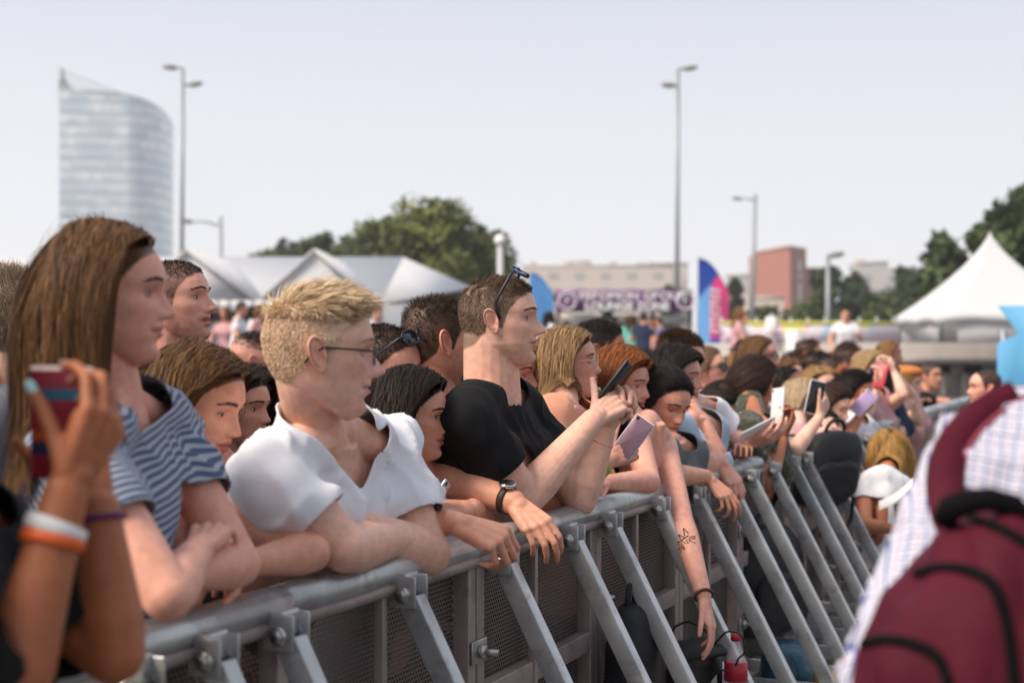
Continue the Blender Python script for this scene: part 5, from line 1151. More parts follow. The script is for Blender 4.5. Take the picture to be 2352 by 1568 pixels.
add('strap_girl', 'girl with long fair brown hair looking down, thin black strap on her shoulder', fem=True, skin=SK['mid'], browc=(.05, .03, .02), vox=.0029, seed=3,
    head=dict(at=(452, 925, 2.74), yaw=-26, pitch=-17, roll=0), face=dict(nose=.95, chin=.95), eye=dict(up=5, lo=-12, gaze=(0, -14)),
    sh=((425, 1135, 2.62), (560, 1130, 2.95)), hip=P(400, 1500, 2.80), k=.95,
    hair=long_(.42, (.064, .030, .012), col2=(.25, .13, .054), n=6500, part=-.01, vol=.010, face=((.095, .07, .035, 0, -.06, -.12), (.085, .060, .040, .030, .024, .012)), w=.0021),
    arms=[dict(side='r', e=P(716, 1268, 2.48), w=P(575, 1292, 2.36), hand=dict(n=(0, .3, -1))), dict(side='l', e=P(760, 1240, 2.75), w=P(640, 1265, 2.62), hand=dict(n=(0, .3, -1)))],
    wear=[dict(mat=BLACK, sleeve=0, tank=True, neck='scoop', depth=.14, vw=.09, arm=.100, name='camisole')])
add('blond_man', 'blond man in glasses and white v-neck tee with crossed arms', skin=SK['fair'], browc=(.36, .24, .15), browa=.45, vox=.0026, seed=4, lip=srgb(205, 135, 128),
    head=dict(at=(737, 806, 2.64), yaw=4, pitch=-3, s=1.03), face=dict(nose=1.08, chin=.75, lips=1.05, jaw=1.0, lift=.002), eye=dict(up=20, lo=-14, iris=(.12, .16, .2)), blush=1.1, earsz=1.02, flare=30,
    sh=((606, 1080, 2.55), (878, 1050, 2.94)), hip=P(520, 1500, 2.86), k=1.05, neckr=.88,
    hair=short(.050, .006, (.60, .43, .25), col2=(.86, .70, .48), n=13000, comb=(-.15, .95, .0), stand=.70, bend=(0, .25, -.25), fz=.056, fringe=1.0, k=6, w=.0017, mess=.16, clump=55, root=(.62, .46, .33), ra=.72, scol=(.64, .46, .30), rec=.004, fade=.9),
    arms=[dict(side='l', e=P(985, 1272, 2.86), w=P(800, 1198, 2.70), hand=dict(n=(.3, .6, -.6), to=P(745, 1185, 2.78))), dict(side='r', e=P(792, 1258, 2.54), w=P(905, 1240, 2.76), hand=dict(n=(0, .6, -.7)))],
    wear=[dict(mat=WHITE, vox=.007, sleeve=.66, neck='v', depth=.034, vw=.052, h0=.030, dip=.10, cr=.082, wr=.016, seed=8, flare=1.2, g=.018, hem=.34)])
add('brunette', 'brunette with straight dark hair in a white tank top beside the blond man', fem=True, skin=SK['mid'], browc=(.02, .012, .008), vox=.0027, seed=5, lip=srgb(190, 100, 98),
    head=dict(at=(948, 953, 3.32), yaw=-14, pitch=-4, s=.89), face=dict(nose=1.08, lift=.001), eye=dict(up=17, lo=-13),
    sh=((870, 1115, 3.12), (985, 1105, 3.42)), hip=P(840, 1500, 3.4), k=.92,
    hair=long_(.36, (.014, .010, .008), col2=(.045, .028, .018), n=6000, w=.002, vol=.008, face=((.095, .07, .035, 0, -.06, -.12), (.082, .056, .036, .024, .016, .004))),
    arms=[dict(side='r', e=P(948, 1215, 2.93), w=P(1042, 1198, 2.88), hand=dict(to=P(1108, 1222, 2.86), n=(.1, .5, -.85), pc=[(58, 62, 40), (62, 66, 40), (64, 66, 40), (66, 64, 40)], thumb=(20, 40, 20), s=1.2)),
          dict(side='l', e=P(1105, 1195, 3.42), w=P(1085, 1165, 3.24), hand=dict(to=P(1035, 1168, 3.20), n=(0, .6, -.8), pc=[(50, 60, 40)]*4, thumb=(20, 30, 20)))],
    wear=[dict(mat=WHITE, sleeve=0, tank=True, neck='scoop', depth=.13, vw=.085, hem=.24, name='tank_top')])
add('black_tee_man', 'tall man in a black tee with sunglasses on his head and phone in both hands', skin=SK['fair'], browc=(.05, .03, .02), vox=.0026, seed=6, stubble=.22, lip=srgb(205, 130, 122),
    head=dict(at=(1150, 733, 3.52), yaw=-8, pitch=1, s=.965), face=dict(nose=1.05, jaw=1.08, chin=.9), eye=dict(up=17, lo=-13), neckr=1.14,
    sh=((1072, 962, 3.34), (1205, 948, 3.74)), hip=P(1075, 1400, 3.60), k=1.04,
    hair=short(.015, .008, (.085, .052, .034), col2=(.24, .155, .10), n=13000, comb=(0, .8, .0), stand=.6, mess=.15, root=(.26, .17, .12), ra=.96, rec=-.004, scol=(.20, .135, .09), w=.0013),
    arms=[dict(side='r', e=P(1205, 1146, 3.40), w=P(1362, 965, 3.52), hand=dict(to=P(1440, 905, 3.60), n=(.35, .85, -.2), pc=[(22, 58, 38), (28, 62, 40), (34, 62, 40), (40, 60, 40)], thumb=(38, -5, -8))),
          dict(side='l', e=P(1330, 1148, 3.66), w=P(1388, 990, 3.68), hand=dict(to=P(1418, 915, 3.66), n=(.5, -.8, .1), pc=[(35, 60, 40), (42, 62, 40), (48, 62, 40), (54, 60, 40)], thumb=(40, 5, 5)))],
    wear=[dict(mat=BLACK, vox=.007, sleeve=.62, wr=.008, seed=12, flare=1.3)])
add('crop_man', 'man with dark cropped hair and open mouth behind the striped girl', skin=SK['pink'], browc=(.02, .012, .01), vox=.004, seed=7, stubble=.35, open=.006,
    head=dict(at=(404, 690, 3.9), yaw=-22, pitch=6), face=dict(open_=.006, nose=1.1), body=-15, hair=short(.010, .005, (.018, .012, .01), rec=-.004, ra=.7), wear=[dict(mat=GREY)])
add('fade_man', 'man with black hair and a skin fade left of the blond man', skin=SK['pink'], browc=DK, vox=.005, seed=8, head=dict(at=(588, 832, 5.4), yaw=2, pitch=-14, s=1.02), stubble=.4,
    hair=short(.022, .003, DK, comb=(0, .7, .1), n=6000, ra=.9, fade=.15, scol=(.10, .07, .05)), wear=[dict(mat=NAVY)])
add('curly_woman', 'woman with dark curly hair seen from behind next to the blond man', fem=True, skin=SK['mid'], browc=DB, vox=.005, seed=9, head=dict(at=(622, 935, 4.3), yaw=60), hair=long_(.30, (.035, .022, .014), n=3000, wave=.005, vol=.03, cy=-.6, w=.003), wear=[dict(mat=GREY)])
add('sliver_woman', 'woman whose face is half hidden behind the girl with the black strap', fem=True, skin=SK['mid'], browc=DB, vox=.0045, seed=10, head=dict(at=(550, 935, 3.8), yaw=-32, pitch=-4, s=.92), hair=long_(.35, (.030, .02, .014), n=2600), wear=[dict(mat=NAVY)])
add('shades_man', 'man with black sunglasses pushed up on dark hair behind the brunette', skin=SK['pink'], browc=(.025, .015, .01), vox=.0035, seed=11, head=dict(at=(885, 842, 3.75), yaw=-30, pitch=-10, roll=6), hair=short(.014, .009, (.022, .014, .01), n=8000, ra=.9), wear=[dict(mat=NAVY)], body=-20)
add('ear_man', 'man with wavy cropped brown hair leaning on the rail, turned away', skin=SK['mid'], browc=DB, vox=.0032, seed=12, stubble=.3, earsz=1.05,
    head=dict(at=(1012, 782, 3.80), yaw=17, pitch=-3, s=1.02), sh=((955, 985, 3.60), (1080, 975, 4.0)), hip=P(930, 1450, 3.95),
    hair=short(.024, .008, (.030, .019, .013), col2=(.085, .055, .036), n=9000, mess=.45, clump=120, stand=.7, comb=(0, .5, .1), ra=.85, scol=(.05, .033, .024)),
    arms=[dict(side='r', e=P(985, 1088, 3.42), w=P(1180, 1152, 3.28), hand=dict(to=P(1226, 1196, 3.23), n=(-.15, .75, -.62), pc=[(34, 42, 22), (30, 40, 22), (32, 42, 22), (40, 44, 22)], thumb=(20, 30, 12), s=1.02))],
    wear=[dict(mat=WHITE, sleeve=.62, seed=5)])
add('neck_woman', 'woman half hidden between the black tee man and the blonde in glasses', fem=True, skin=SK['pink'], browc=DB, vox=.005, seed=13, head=dict(at=(1163, 862, 4.3), yaw=-22, s=1.0), hair=long_(.3, BR, n=2400), wear=[dict(mat=GREY)])
add('glasses_blonde', 'blonde woman with wire glasses in an apricot tee', fem=True, skin=SK['pink'], browc=(.12, .07, .04), vox=.003, seed=14, earsz=.9,
    head=dict(at=(1308, 834, 4.35), yaw=-8, pitch=4, s=.93), face=dict(nose=.85, chin=.85, jaw=1.08), sh=((1252, 985, 3.92), (1345, 980, 4.25)), hip=P(1240, 1400, 4.2), eye=dict(up=14, lo=-12),
    hair=long_(.36, (.16, .082, .034), col2=(.62, .41, .21), n=6000, w=.002, vol=.010, face=((.095, .07, .035, 0, -.06, -.12), (.086, .062, .036, .026, .022, .006))),
    arms=[dict(side='r', e=P(1310, 1120, 3.75), w=P(1393, 1062, 3.78), hand=dict(to=P(1432, 1040, 3.80), n=(.45, .8, .1), pc=[(30, 18, 10), (62, 62, 40), (66, 64, 40), (70, 62, 40)], thumb=(45, 5, 5)))],
    wear=[dict(mat=ORANGE, sleeve=.6, seed=6)])
add('buzz_man', 'man with black buzzed hair behind the blonde in glasses', skin=SK['tan'], browc=DK, vox=.0045, seed=15, head=dict(at=(1376, 806, 5.4), yaw=4, pitch=-4, s=1.05), hair=short(.016, .006, (.012, .010, .009), n=8000, ra=.95, fz=.04), wear=[dict(mat=GREY)])
add('redhead', 'copper haired woman leaning bare elbow on rail, tattooed arm hanging down', fem=True, skin=SK['pink'], browc=(.10, .05, .03), vox=.003, seed=16, lip=srgb(190, 110, 105),
    head=dict(at=(1432, 882, 4.6), yaw=-26, pitch=-6, s=.92), face=dict(nose=.9, chin=.9), sh=((1462, 1012, 4.30), (1522, 1020, 4.46)), hip=P(1390, 1420, 4.6), k=.95,
    hair=long_(.22, (.17, .045, .012), col2=(.46, .16, .045), n=5500, w=.002, cy=-.1, part=-.03, vol=.022, face=((.095, .07, .035, 0, -.06, -.12), (.086, .068, .050, .036, .028, .02))),
    arms=[dict(side='r', e=P(1490, 1106, 4.12), w=P(1395, 1108, 3.96), hand=dict(n=(0, .5, -.8), pc=[(50, 60, 40)]*4)),
          dict(side='l', e=P(1566, 1195, 4.16), w=P(1616, 1366, 3.97), hand=dict(to=P(1630, 1420, 3.95), n=(-.75, .35, .3), pc=[(12, 20, 12), (16, 24, 14), (20, 26, 15), (26, 28, 15)], thumb=(32, 12, 8)))],
    wear=[dict(mat=BLACK, sleeve=0, tank=True, neck='scoop', depth=.12, vw=.10, arm=.1, name='tank_top')])
add('eyes_closed', 'woman with dark hair tied back and lowered eyes in a grey tee', fem=True, skin=SK['mid'], browc=(.025, .015, .01), vox=.0032, seed=17,
    head=dict(at=(1526, 926, 4.65), yaw=-46, pitch=-20, roll=-6, s=.96), face=dict(nose=.9), eye=dict(up=-14, lo=-14), sh=((1500, 1062, 4.42), (1592, 1052, 4.72)), hip=P(1440, 1420, 4.75), k=.95,
    hair=tied((.018, .014, .013), bun=.03, temple=-.004), arms=[dict(side='r', e=P(1548, 1092, 4.38), w=P(1622, 1094, 4.52), hand=dict(to=P(1652, 1122, 4.50), n=(-.2, .5, -.85), pc=[(18, 25, 20), (24, 35, 25), (34, 45, 30), (44, 50, 30)], thumb=(25, 35, 15)))],
    wear=[dict(mat=GREY, sleeve=.5, seed=4)])
add('tall_white_tee', 'tall brown haired man with receding hairline bowing in a white tee', skin=SK['pink'], browc=DB, vox=.0036, seed=18, head=dict(at=(1562, 830, 5.5), yaw=-42, pitch=-14, s=1.0), stubble=.2,
    sh=((1540, 975, 5.0), (1640, 955, 5.35)), hip=P(1500, 1330, 5.3), hair=short(.026, .014, (.055, .032, .02), comb=(0, .0, .3), rec=.012, n=9000, ra=.95),
    arms=[dict(side='l', e=P(1690, 1010, 5.35), w=P(1712, 1020, 5.18), hand=dict(to=P(1745, 1010, 5.15), n=(.1, .5, .8), pc=[(25, 30, 20)]*4)), dict(side='r', e=P(1610, 1068, 4.75), w=P(1650, 1055, 4.82), hand=dict(to=P(1676, 1092, 4.80), n=(-.3, .6, -.7), pc=[(25, 35, 22), (28, 38, 24), (32, 40, 25), (38, 44, 25)], thumb=(25, 30, 12)))],
    wear=[dict(mat=WHITE, sleeve=.75, seed=7)])
add('fringe_woman', 'woman with straight dark fringe resting her chin on her hand', fem=True, skin=SK['pink'], browc=DK, vox=.0038, seed=19, head=dict(at=(1556, 866, 5.05), yaw=-18, pitch=-4, s=.92), sh=((1555, 1000, 4.80), (1640, 990, 5.05)), hip=P(1500, 1330, 5.2), k=.92,
    hair=long_(.3, (.016, .012, .011), n=3200, face=((.095, .07, .035, 0, -.06, -.12), (.096, .075, .040, .03, .02, .01))),
    arms=[dict(side='r', e=P(1652, 1058, 4.88), w=P(1618, 968, 4.90), hand=dict(to=P(1602, 938, 4.92), n=(-.8, .2, -.3), pc=[(60, 65, 40)]*4))], wear=[dict(mat=LBLUE, sleeve=1.12, seed=2, name='blouse')])
add('turned_woman', 'light haired woman in dark sunglasses between the bowed man and the bun', fem=True, skin=SK['pink'], browc=BR, vox=.006, seed=20, head=dict(at=(1628, 848, 7.4), yaw=-14, pitch=8, s=1.0), hair=tied((.22, .14, .08), n=1800, bun=.03), wear=[dict(mat=PINKC)])
add('looking_down_girl', 'dark haired girl looking down in a striped top by the bun', fem=True, skin=SK['mid'], browc=DK, vox=.005, seed=21, head=dict(at=(1666, 942, 5.9), yaw=-30, pitch=-22, s=.82), hair=tied((.025, .018, .014), n=2400, bun=.02), sh=((1625, 1025, 5.2), (1690, 1020, 5.45)), hip=P(1600, 1330, 5.5), k=.85, wear=[dict(mat=RST, sleeve=.9)],
    arms=[dict(side='l', e=P(1700, 1070, 5.35), w=P(1705, 1040, 5.2), hand=dict(n=(0, .5, -.8)))])
add('bun_woman', 'woman with a dark low bun in a camouflage shirt turned away', fem=True, skin=SK['tan'], browc=DK, vox=.004, seed=22, head=dict(at=(1734, 882, 5.9), yaw=26, pitch=-4, roll=8, s=.88), sh=((1705, 1000, 5.35), (1775, 1000, 5.65)), hip=P(1680, 1330, 5.7),
    hair=tied((.030, .018, .014), col2=(.085, .05, .036), bun=.045, knot=(0, -.10, -.045), wave=0, n=4200), wear=[dict(mat=CAMO, sleeve=.55)],
    arms=[dict(side='r', e=P(1762, 1112, 5.42), w=P(1796, 1005, 5.52), hand=dict(to=P(1812, 965, 5.52), n=(-.7, -.4, .2), pc=[(45, 55, 35)]*4)), dict(side='l', e=P(1800, 1092, 5.8), w=P(1772, 1000, 5.62), hand=dict(to=P(1752, 985, 5.55), n=(-.3, .2, -.8), pc=[(35, 40, 25)]*4))], nail=srgb(200, 60, 90))
add('long_hair_man', 'man with shoulder length fair brown hair and glasses behind the bun', skin=SK['pink'], browc=DB, vox=.006, seed=23, head=dict(at=(1744, 818, 8.0), yaw=-14, s=1.05), hair=long_(.27, (.12, .058, .024), col2=(.31, .165, .072), n=2600, cy=-.4, vol=.012), wear=[dict(mat=GREY)])
add('light_hair_girl', 'girl with centre parted light brown hair and serious look', fem=True, skin=SK['fair'], browc=BR, vox=.0055, seed=24, head=dict(at=(1814, 863, 9.4), yaw=-45, s=1.03), hair=long_(.36, (.14, .066, .026), col2=(.36, .19, .08), n=2400), wear=[dict(mat=WHITE)])
add('phone_blonde', 'blonde woman looking towards us behind a raised grey phone', fem=True, skin=SK['fair'], browc=LB, vox=.0055, seed=25, head=dict(at=(1886, 884, 8.4), yaw=-55, pitch=-4, s=1.0), hair=long_(.34, (.33, .18, .07), col2=(.66, .42, .19), n=2600, vol=.010), wear=[dict(mat=PINKC)])
add('pale_blonde', 'very fair blonde in glasses with outstretched arm holding the grey phone', fem=True, skin=SK['pale'], browc=LB, vox=.0045, seed=26, head=dict(at=(1842, 922, 7.0), yaw=-16, pitch=-6, s=.80), sh=((1812, 1015, 6.45), (1868, 1015, 6.7)), hip=P(1780, 1330, 6.3), k=.9, hair=long_(.14, (.46, .32, .18), col2=(.78, .62, .42), n=2600, vol=.010), wear=[dict(mat=PINKC, sleeve=.5)],
    arms=[dict(side='r', e=P(1828, 1030, 5.75), w=P(1880, 962, 5.85), hand=dict(to=P(1896, 928, 5.88), n=(-.6, .6, .2), pc=[(40, 50, 30)]*4, thumb=(45, 0, 0)))])
add('cap_man', 'pink faced man with flat black hair behind the blondes', skin=SK['pink'], browc=DB, vox=.007, seed=27, head=dict(at=(1878, 846, 9.8), yaw=-14, s=1.05), hair=short(.03, .02, DK, n=4000), wear=[dict(mat=BLACK)])
add('sunglass_man', 'dark haired man in sunglasses standing tallest in the far crowd', skin=SK['pink'], browc=DK, vox=.007, seed=28, head=dict(at=(1950, 832, 9.6), yaw=-14, pitch=4, s=1.05), hair=short(.03, .015, DB, n=3000), wear=[dict(mat=BLACK)])
add('shadow_man', 'ruddy man with dark hair just left of the man in sunglasses', skin=SK['tan'], browc=DK, vox=.007, seed=29, head=dict(at=(1912, 856, 9.2), yaw=-12), hair=short(.02, .012, DK, n=2500), wear=[dict(mat=GREY)])
add('hand_up_blonde', 'blonde woman holding a red phone up with bent wrist in far crowd', fem=True, skin=SK['pale'], browc=LB, vox=.0055, seed=30, head=dict(at=(2002, 846, 9.0), yaw=-30, s=1.0), sh=((1985, 922, 8.0), (2030, 920, 8.3)), hip=P(1970, 1120, 8.4), k=.9, hair=long_(.3, (.40, .26, .12), col2=(.68, .48, .25), n=2000), wear=[dict(mat=PINKC)],
    arms=[dict(side='r', e=P(1990, 955, 7.75), w=P(2012, 895, 7.8), hand=dict(n=(-.6, .3, .5), pc=[(45, 50, 30)]*4, to=P(2022, 872, 7.8)))])
add('arms_up_woman', 'woman with long dark hair and both arms raised in the far crowd', fem=True, skin=SK['pale'], browc=DK, vox=.0055, seed=31, head=dict(at=(2040, 880, 8.4), yaw=0, s=.95), sh=((2030, 940, 8.3), (2068, 938, 8.55)), hip=P(2020, 1110, 8.7), k=.88, hair=long_(.5, DK, n=2200), wear=[dict(mat=NAVY, sleeve=0, tank=True, arm=.095, name='tank_top')],
    arms=[dict(side='r', e=P(2075, 905, 8.1), w=P(2056, 858, 8.15), hand=dict(n=(-.6, .3, .5), pc=[(45, 50, 30)]*4)), dict(side='l', e=P(2100, 915, 8.6), w=P(2062, 865, 8.5), hand=dict(n=(-.6, .3, .5)))])
add('beret_woman', 'woman in an orange beret with a bent bare arm at the crowd end', fem=True, skin=SK['pale'], browc=LB, vox=.006, seed=32, head=dict(at=(2084, 882, 9.0), yaw=-8, s=.95), sh=((2072, 938, 8.8), (2105, 936, 9.1)), hip=P(2065, 1090, 9.2), k=.88, hair=long_(.12, LB, n=1200), wear=[dict(mat=PINKC, sleeve=0, tank=True, arm=.095, name='tank_top')],
    arms=[dict(side='r', e=P(2112, 968, 8.7), w=P(2090, 915, 8.65), hand=dict(n=(-.6, .3, .5)))])
add('small_phone_woman', 'dark haired woman holding a white phone low in the far crowd', fem=True, skin=SK['tan'], browc=DK, vox=.0055, seed=33, head=dict(at=(1968, 900, 7.6), yaw=-24, pitch=-12, s=.90), sh=((1945, 985, 7.2), (1990, 985, 7.5)), hip=P(1930, 1230, 7.6), k=.88, hair=tied(DK, n=1800, bun=.03), wear=[dict(mat=WHITE)],
    arms=[dict(side='r', e=P(1945, 1000, 6.9), w=P(1975, 955, 6.95), hand=dict(n=(-.3, .6, .5), pc=[(40, 50, 30)]*4, to=P(1990, 935, 6.95)))])
add('bag_holder', 'woman whose pink nailed hands hang over the rail above the hanging backpack', fem=True, skin=SK['pale'], browc=DB, vox=.0042, seed=34, head=dict(at=(1916, 935, 6.9), yaw=-30, pitch=-16, s=.85), sh=((1868, 1010, 6.5), (1930, 1005, 6.75)), hip=P(1850, 1260, 6.9), k=.88, hair=tied((.05, .03, .02), n=1800, bun=.03), wear=[dict(mat=BLACK, sleeve=0, tank=True, arm=.095, name='tank_top')], nail=srgb(220, 60, 120), nailr=1.1,
    arms=[dict(side='r', e=P(1860, 1010, 6.25), w=P(1905, 985, 6.3), hand=dict(to=P(1903, 1010, 6.28), n=(-.3, .8, -.2), pc=[(12, 15, 10)]*4, s=1.15)), dict(side='l', e=P(1935, 1000, 6.7), w=P(1938, 1020, 6.45), hand=dict(to=P(1952, 1060, 6.42), n=(-.5, .6, 0), pc=[(12, 15, 10)]*4, s=1.1))])
# in the pit and beyond
add('pit_blonde', 'girl with long golden hair sitting in the pit with her back to us', fem=True, skin=SK['tan'], browc=LB, vox=.005, seed=35, head=dict(at=(2040, 1042, 6.9), yaw=100, pitch=-6, s=1.0), sh=((2065, 1120, 6.45), (1985, 1120, 6.45)), hip=P(2020, 1330, 6.35), k=.92, hair=long_(.44, (.32, .165, .048), col2=(.68, .41, .14), n=4500, cx=.3, cy=-.9, bx=.04, vol=.012), wear=[dict(mat=WHITE, sleeve=.4)], legs=False,
    arms=[dict(side='l', e=P(1985, 1205, 6.3), w=P(2055, 1215, 6.2), hand=dict(n=(0, .4, -.9))), dict(side='r', e=P(2088, 1215, 6.4), w=P(2070, 1180, 6.6), hand=dict(n=(0, .4, -.9)))])
add('akimbo_man', 'far man in a black tee with hands on hips below the terrace', skin=SK['mid'], browc=DK, vox=.009, seed=36, head=dict(at=(2137, 862, 12.5), yaw=-30, s=1.0), hair=short(.02, .015, DK, n=1200), wear=[dict(mat=BLACK)], arms=[dict(side='r', e=P(2175, 925, 12.3), w=P(2150, 955, 12.4)), dict(side='l', e=P(2095, 915, 12.7), w=P(2120, 945, 12.6))])
add('bald_man', 'balding man in dark clothes facing left behind the plaid shirt', skin=SK['pink'], browc=DK, vox=.007, seed=37, head=dict(at=(2262, 890, 9.0), yaw=-165, pitch=0, s=1.0), hair=short(.012, .012, DK, n=2000, rec=.06), body=-165, wear=[dict(mat=BLACK, sleeve=.9)])
add('edge_man', 'light haired man mostly hidden behind the striped girl at left edge', skin=SK['fair'], browc=BR, vox=.005, seed=38, head=dict(at=(15, 735, 3.3), yaw=100, s=1.05), hair=short(.035, .02, (.16, .11, .07), n=6000), wear=[dict(mat=GREY)])

add('plaid_man', 'man in a checked shirt with a burgundy backpack, seen from behind', skin=SK['pink'], browc=DK, vox=.004, seed=39, head=dict(at=(2560, 830, 1.80), yaw=95, pitch=-15), sh=(P(2250, 1068, 1.66)+NZ(.40, .03, .02), (2250, 1068, 1.66)), hip=P(2500, 1900, 1.50), hair=short(.02, .012, DK, n=3000), k=1.02,
    arms=[dict(side='l', e=P(2085, 1440, 1.52), w=P(2015, 1820, 1.40), hand=dict(n=(1, 0, 0)))], wear=[dict(mat=PLAID, sleeve=1.92, g=.008, wr=.007, seed=3, hem=-.12)])
# ------------------------------------------------------------------ phones, glasses, bands, bags
GLOSSK = mat('black_glass', (.012, .012, .014), rough=.12, spec=.6); PLBLK = mat('black_plastic', (.015, .015, .016), rough=.4); SILV = mat('silver_metal', (.62, .62, .62), rough=.25, metal=1.0); GOLD = mat('gold_metal', (.70, .50, .28), rough=.25, metal=1.0)
def phone(label, c, L, n, body, size=(.070, .143, .008), back=None, group='phones held up by the crowd', lens=True):
    """n points out of the back; L is the long axis"""
    L = nrm(np.asarray(L, float)); n = np.asarray(n, float); n = nrm(n-L*np.dot(n, L)); wv = np.cross(L, n); c = np.asarray(c, float)
    root = empty('phone', c, label, 'phone', group)
    m = MB(); m.add(box(c, (size[0], size[1], size[2]), np.array([wv, L, n]), .0035)); m.build('case', body, root)
    m = MB(); m.add(box(c-n*(size[2]/2+.0004), (size[0]*.93, size[1]*.94, .0012), np.array([wv, L, n]), .0005)); m.build('screen', GLOSSK, root)
    if back is not None: m = MB(); m.add(box(c+n*(size[2]/2+.0003), (size[0]*.93, size[1]*.95, .001), np.array([wv, L, n]), .0004)); m.build('back_plate', back, root)
    if lens: m = MB(); q = c+n*(size[2]/2+.001)+L*size[1]*.42-wv*size[0]*.34; m.add(tube([q, q+n*.0014], .0045, 14)); m.build('camera_lens', GLOSSK, root)
    return root
REDC = mat('striped_case', (.45, .02, .04), rough=.4); t = REDC.node_tree; bs = t.nodes['Principled BSDF']; at_ = t.nodes.new('ShaderNodeTexCoord'); sp_ = t.nodes.new('ShaderNodeSeparateXYZ'); t.links.new(at_.outputs['Generated'], sp_.inputs[0]); rp = t.nodes.new('ShaderNodeValToRGB'); rp.color_ramp.interpolation = 'CONSTANT'; e = rp.color_ramp.elements
e[0].color = (.30, .015, .03, 1); e[1].position = .965; e[1].color = (.75, .62, .55, 1)
for p_, c_ in ((.22, (.03, .03, .09, 1)), (.34, (.55, .10, .03, 1)), (.44, (.38, .02, .035, 1)), (.56, (.30, .012, .03, 1)), (.70, (.02, .12, .20, 1)), (.80, (.24, .015, .035, 1))): q = e.new(p_); q.color = c_
t.links.new(sp_.outputs['Z'], rp.inputs[0]); t.links.new(rp.outputs[0], bs.inputs['Base Color'])
phone('phone in a red case with dark blue stripes held up at left', P(143, 972, 1.60), (.02, -.10, .99), (0, -1, -.1), REDC, size=(.071, .128, .011), lens=False)
phone('black phone held upright by the man in the black tee', P(1408, 884, 3.60), (.61, .02, .79), (.79, -.36, -.58), PLBLK)
phone('mauve backed phone with white edge held below the black phone', P(1454, 1004, 3.80), (.60, .12, .79), (-.35, -.90, -.05), mat('white_plastic', (.75, .74, .75), rough=.3), size=(.060, .120, .008), back=mat('mauve_metal', (.25, .155, .20), rough=.35, metal=.4))
phone('grey phone held upright by the very fair blonde in glasses', P(1872, 912, 5.86), (.22, .05, .97), (-.15, .95, .1), mat('white_plastic', ()))
phone('phone lying flat in the hand of the bowed man in white', P(1738, 988, 5.12), (.86, .25, .40), (.2, -.6, -.8), mat('white_plastic', ()))
phone('white phone held upright just right of the dark bun', P(1786, 932, 5.50), (.10, .2, .95), (-.85, -.5, .1), mat('white_plastic', ()))
phone('white and violet phone held low in the far crowd', P(1984, 925, 6.92), (.7, .2, .65), (-.2, -.9, .2), mat('white_plastic', ()), back=mat('violet_glass', (.45, .32, .55), rough=.2))
phone('red phone held up by the blonde in the far crowd', P(2022, 862, 7.78), (.3, .2, .9), (-.5, -.8, .1), mat('red_plastic', (.5, .03, .05), rough=.4))
phone('slim phone edge showing in the hand of the brunette', P(1000, 1148, 3.16), (.55, .2, .8), (.8, -.3, -.5), mat('pale_blue_metal', (.45, .58, .66), rough=.3, metal=.4), size=(.05, .10, .008))

def glasses(key, label, frame, lens, rx=.024, ry=.019, rot=0.0, push=(0, 0, 0), rim=.0013, temple=None, name='glasses', square=2.6, spread=1.0, tw=1.0):
    cx = PEO[key]; at = cx.at; Hm = cx.Hm; sc = cx.sc
    a = R(rot); Rm = np.array([[1, 0, 0], [0, math.cos(a), -math.sin(a)], [0, math.sin(a), math.cos(a)]]); piv = np.array([0, -.008, .006])
    tw_ = lambda L: at+(((np.asarray(L, float)-piv)@Rm.T+piv+np.array(push))@Hm)*sc
    root = empty(name, tw_([0, .095, 0]), label, name)
    th = np.linspace(0, 2*np.pi, 40); se = lambda q: np.sign(q)*np.abs(q)**(2/square)
    fr = MB()
    for s in (-1, 1):
        xs = s*.0335*spread+rx*se(np.cos(th)); zs = -.003+ry*se(np.sin(th)); ys = .0975-np.clip(np.abs(xs)-.02, 0, 1)*.22
        fr.add(tube(tw_(np.stack([xs, ys, zs], -1)), rim*sc, 8))
    fr.add(tube(tw_([[-.0335*spread+rx, .0975, 0], [0, .101, .004], [.0335*spread-rx, .0975, 0]]), rim*sc, 8)); fr.build('rim', frame, root)
    for s in (-1, 1):
        m = MB(); x0 = s*(.0335*spread+rx)
        m.add(tube(tw_([[x0, .0920, .004], [s*.068*tw, .080, .005], [s*.0765*tw, .035, .006], [s*.0785*tw, -.002, .006], [s*.076, -.022, -.008], [s*.074, -.032, -.022]]), [rim*1.2*sc, rim*1.5*sc, rim*1.3*sc, rim*1.5*sc, rim*1.8*sc, rim*1.4*sc], 8, flat=1.0)); m.build('temple', temple or frame, root)
        t2 = np.linspace(0, 2*np.pi, 28, endpoint=False); ring = np.stack([s*.0335*spread+rx*.97*se(np.cos(t2)), 0*t2+.0972, -.003+ry*.97*se(np.sin(t2))], -1); ring[:, 1] -= np.clip(np.abs(ring[:, 0])-.02, 0, 1)*.22
        m = MB(); m.add(loft([tw_(ring), tw_(ring+np.array([0, .0012, 0]))])); m.build('lens', lens, root)
    return root
CLEAR = mat('clear_lens', (.9, .95, 1), rough=.02, spec=.5, alpha=.10); DARKL = mat('dark_lens', (.008, .010, .014), rough=.06, spec=.8); BLUEL = mat('blue_mirror_lens', (.02, .07, .42), rough=.08, metal=.6)
DKMET = mat('dark_metal', (.05, .04, .04), rough=.35, metal=.7); GOLDM = mat('pale_gold_metal', (.75, .62, .45), rough=.25, metal=.9)
glasses('blond_man', 'thin dark framed glasses worn by the blond man', DKMET, CLEAR, rx=.0245, ry=.0165, square=3.2)
glasses('glasses_blonde', 'round thin gold rimmed glasses worn by the blonde in apricot', GOLDM, CLEAR, rx=.026, ry=.025, square=2.0, rim=.0014)
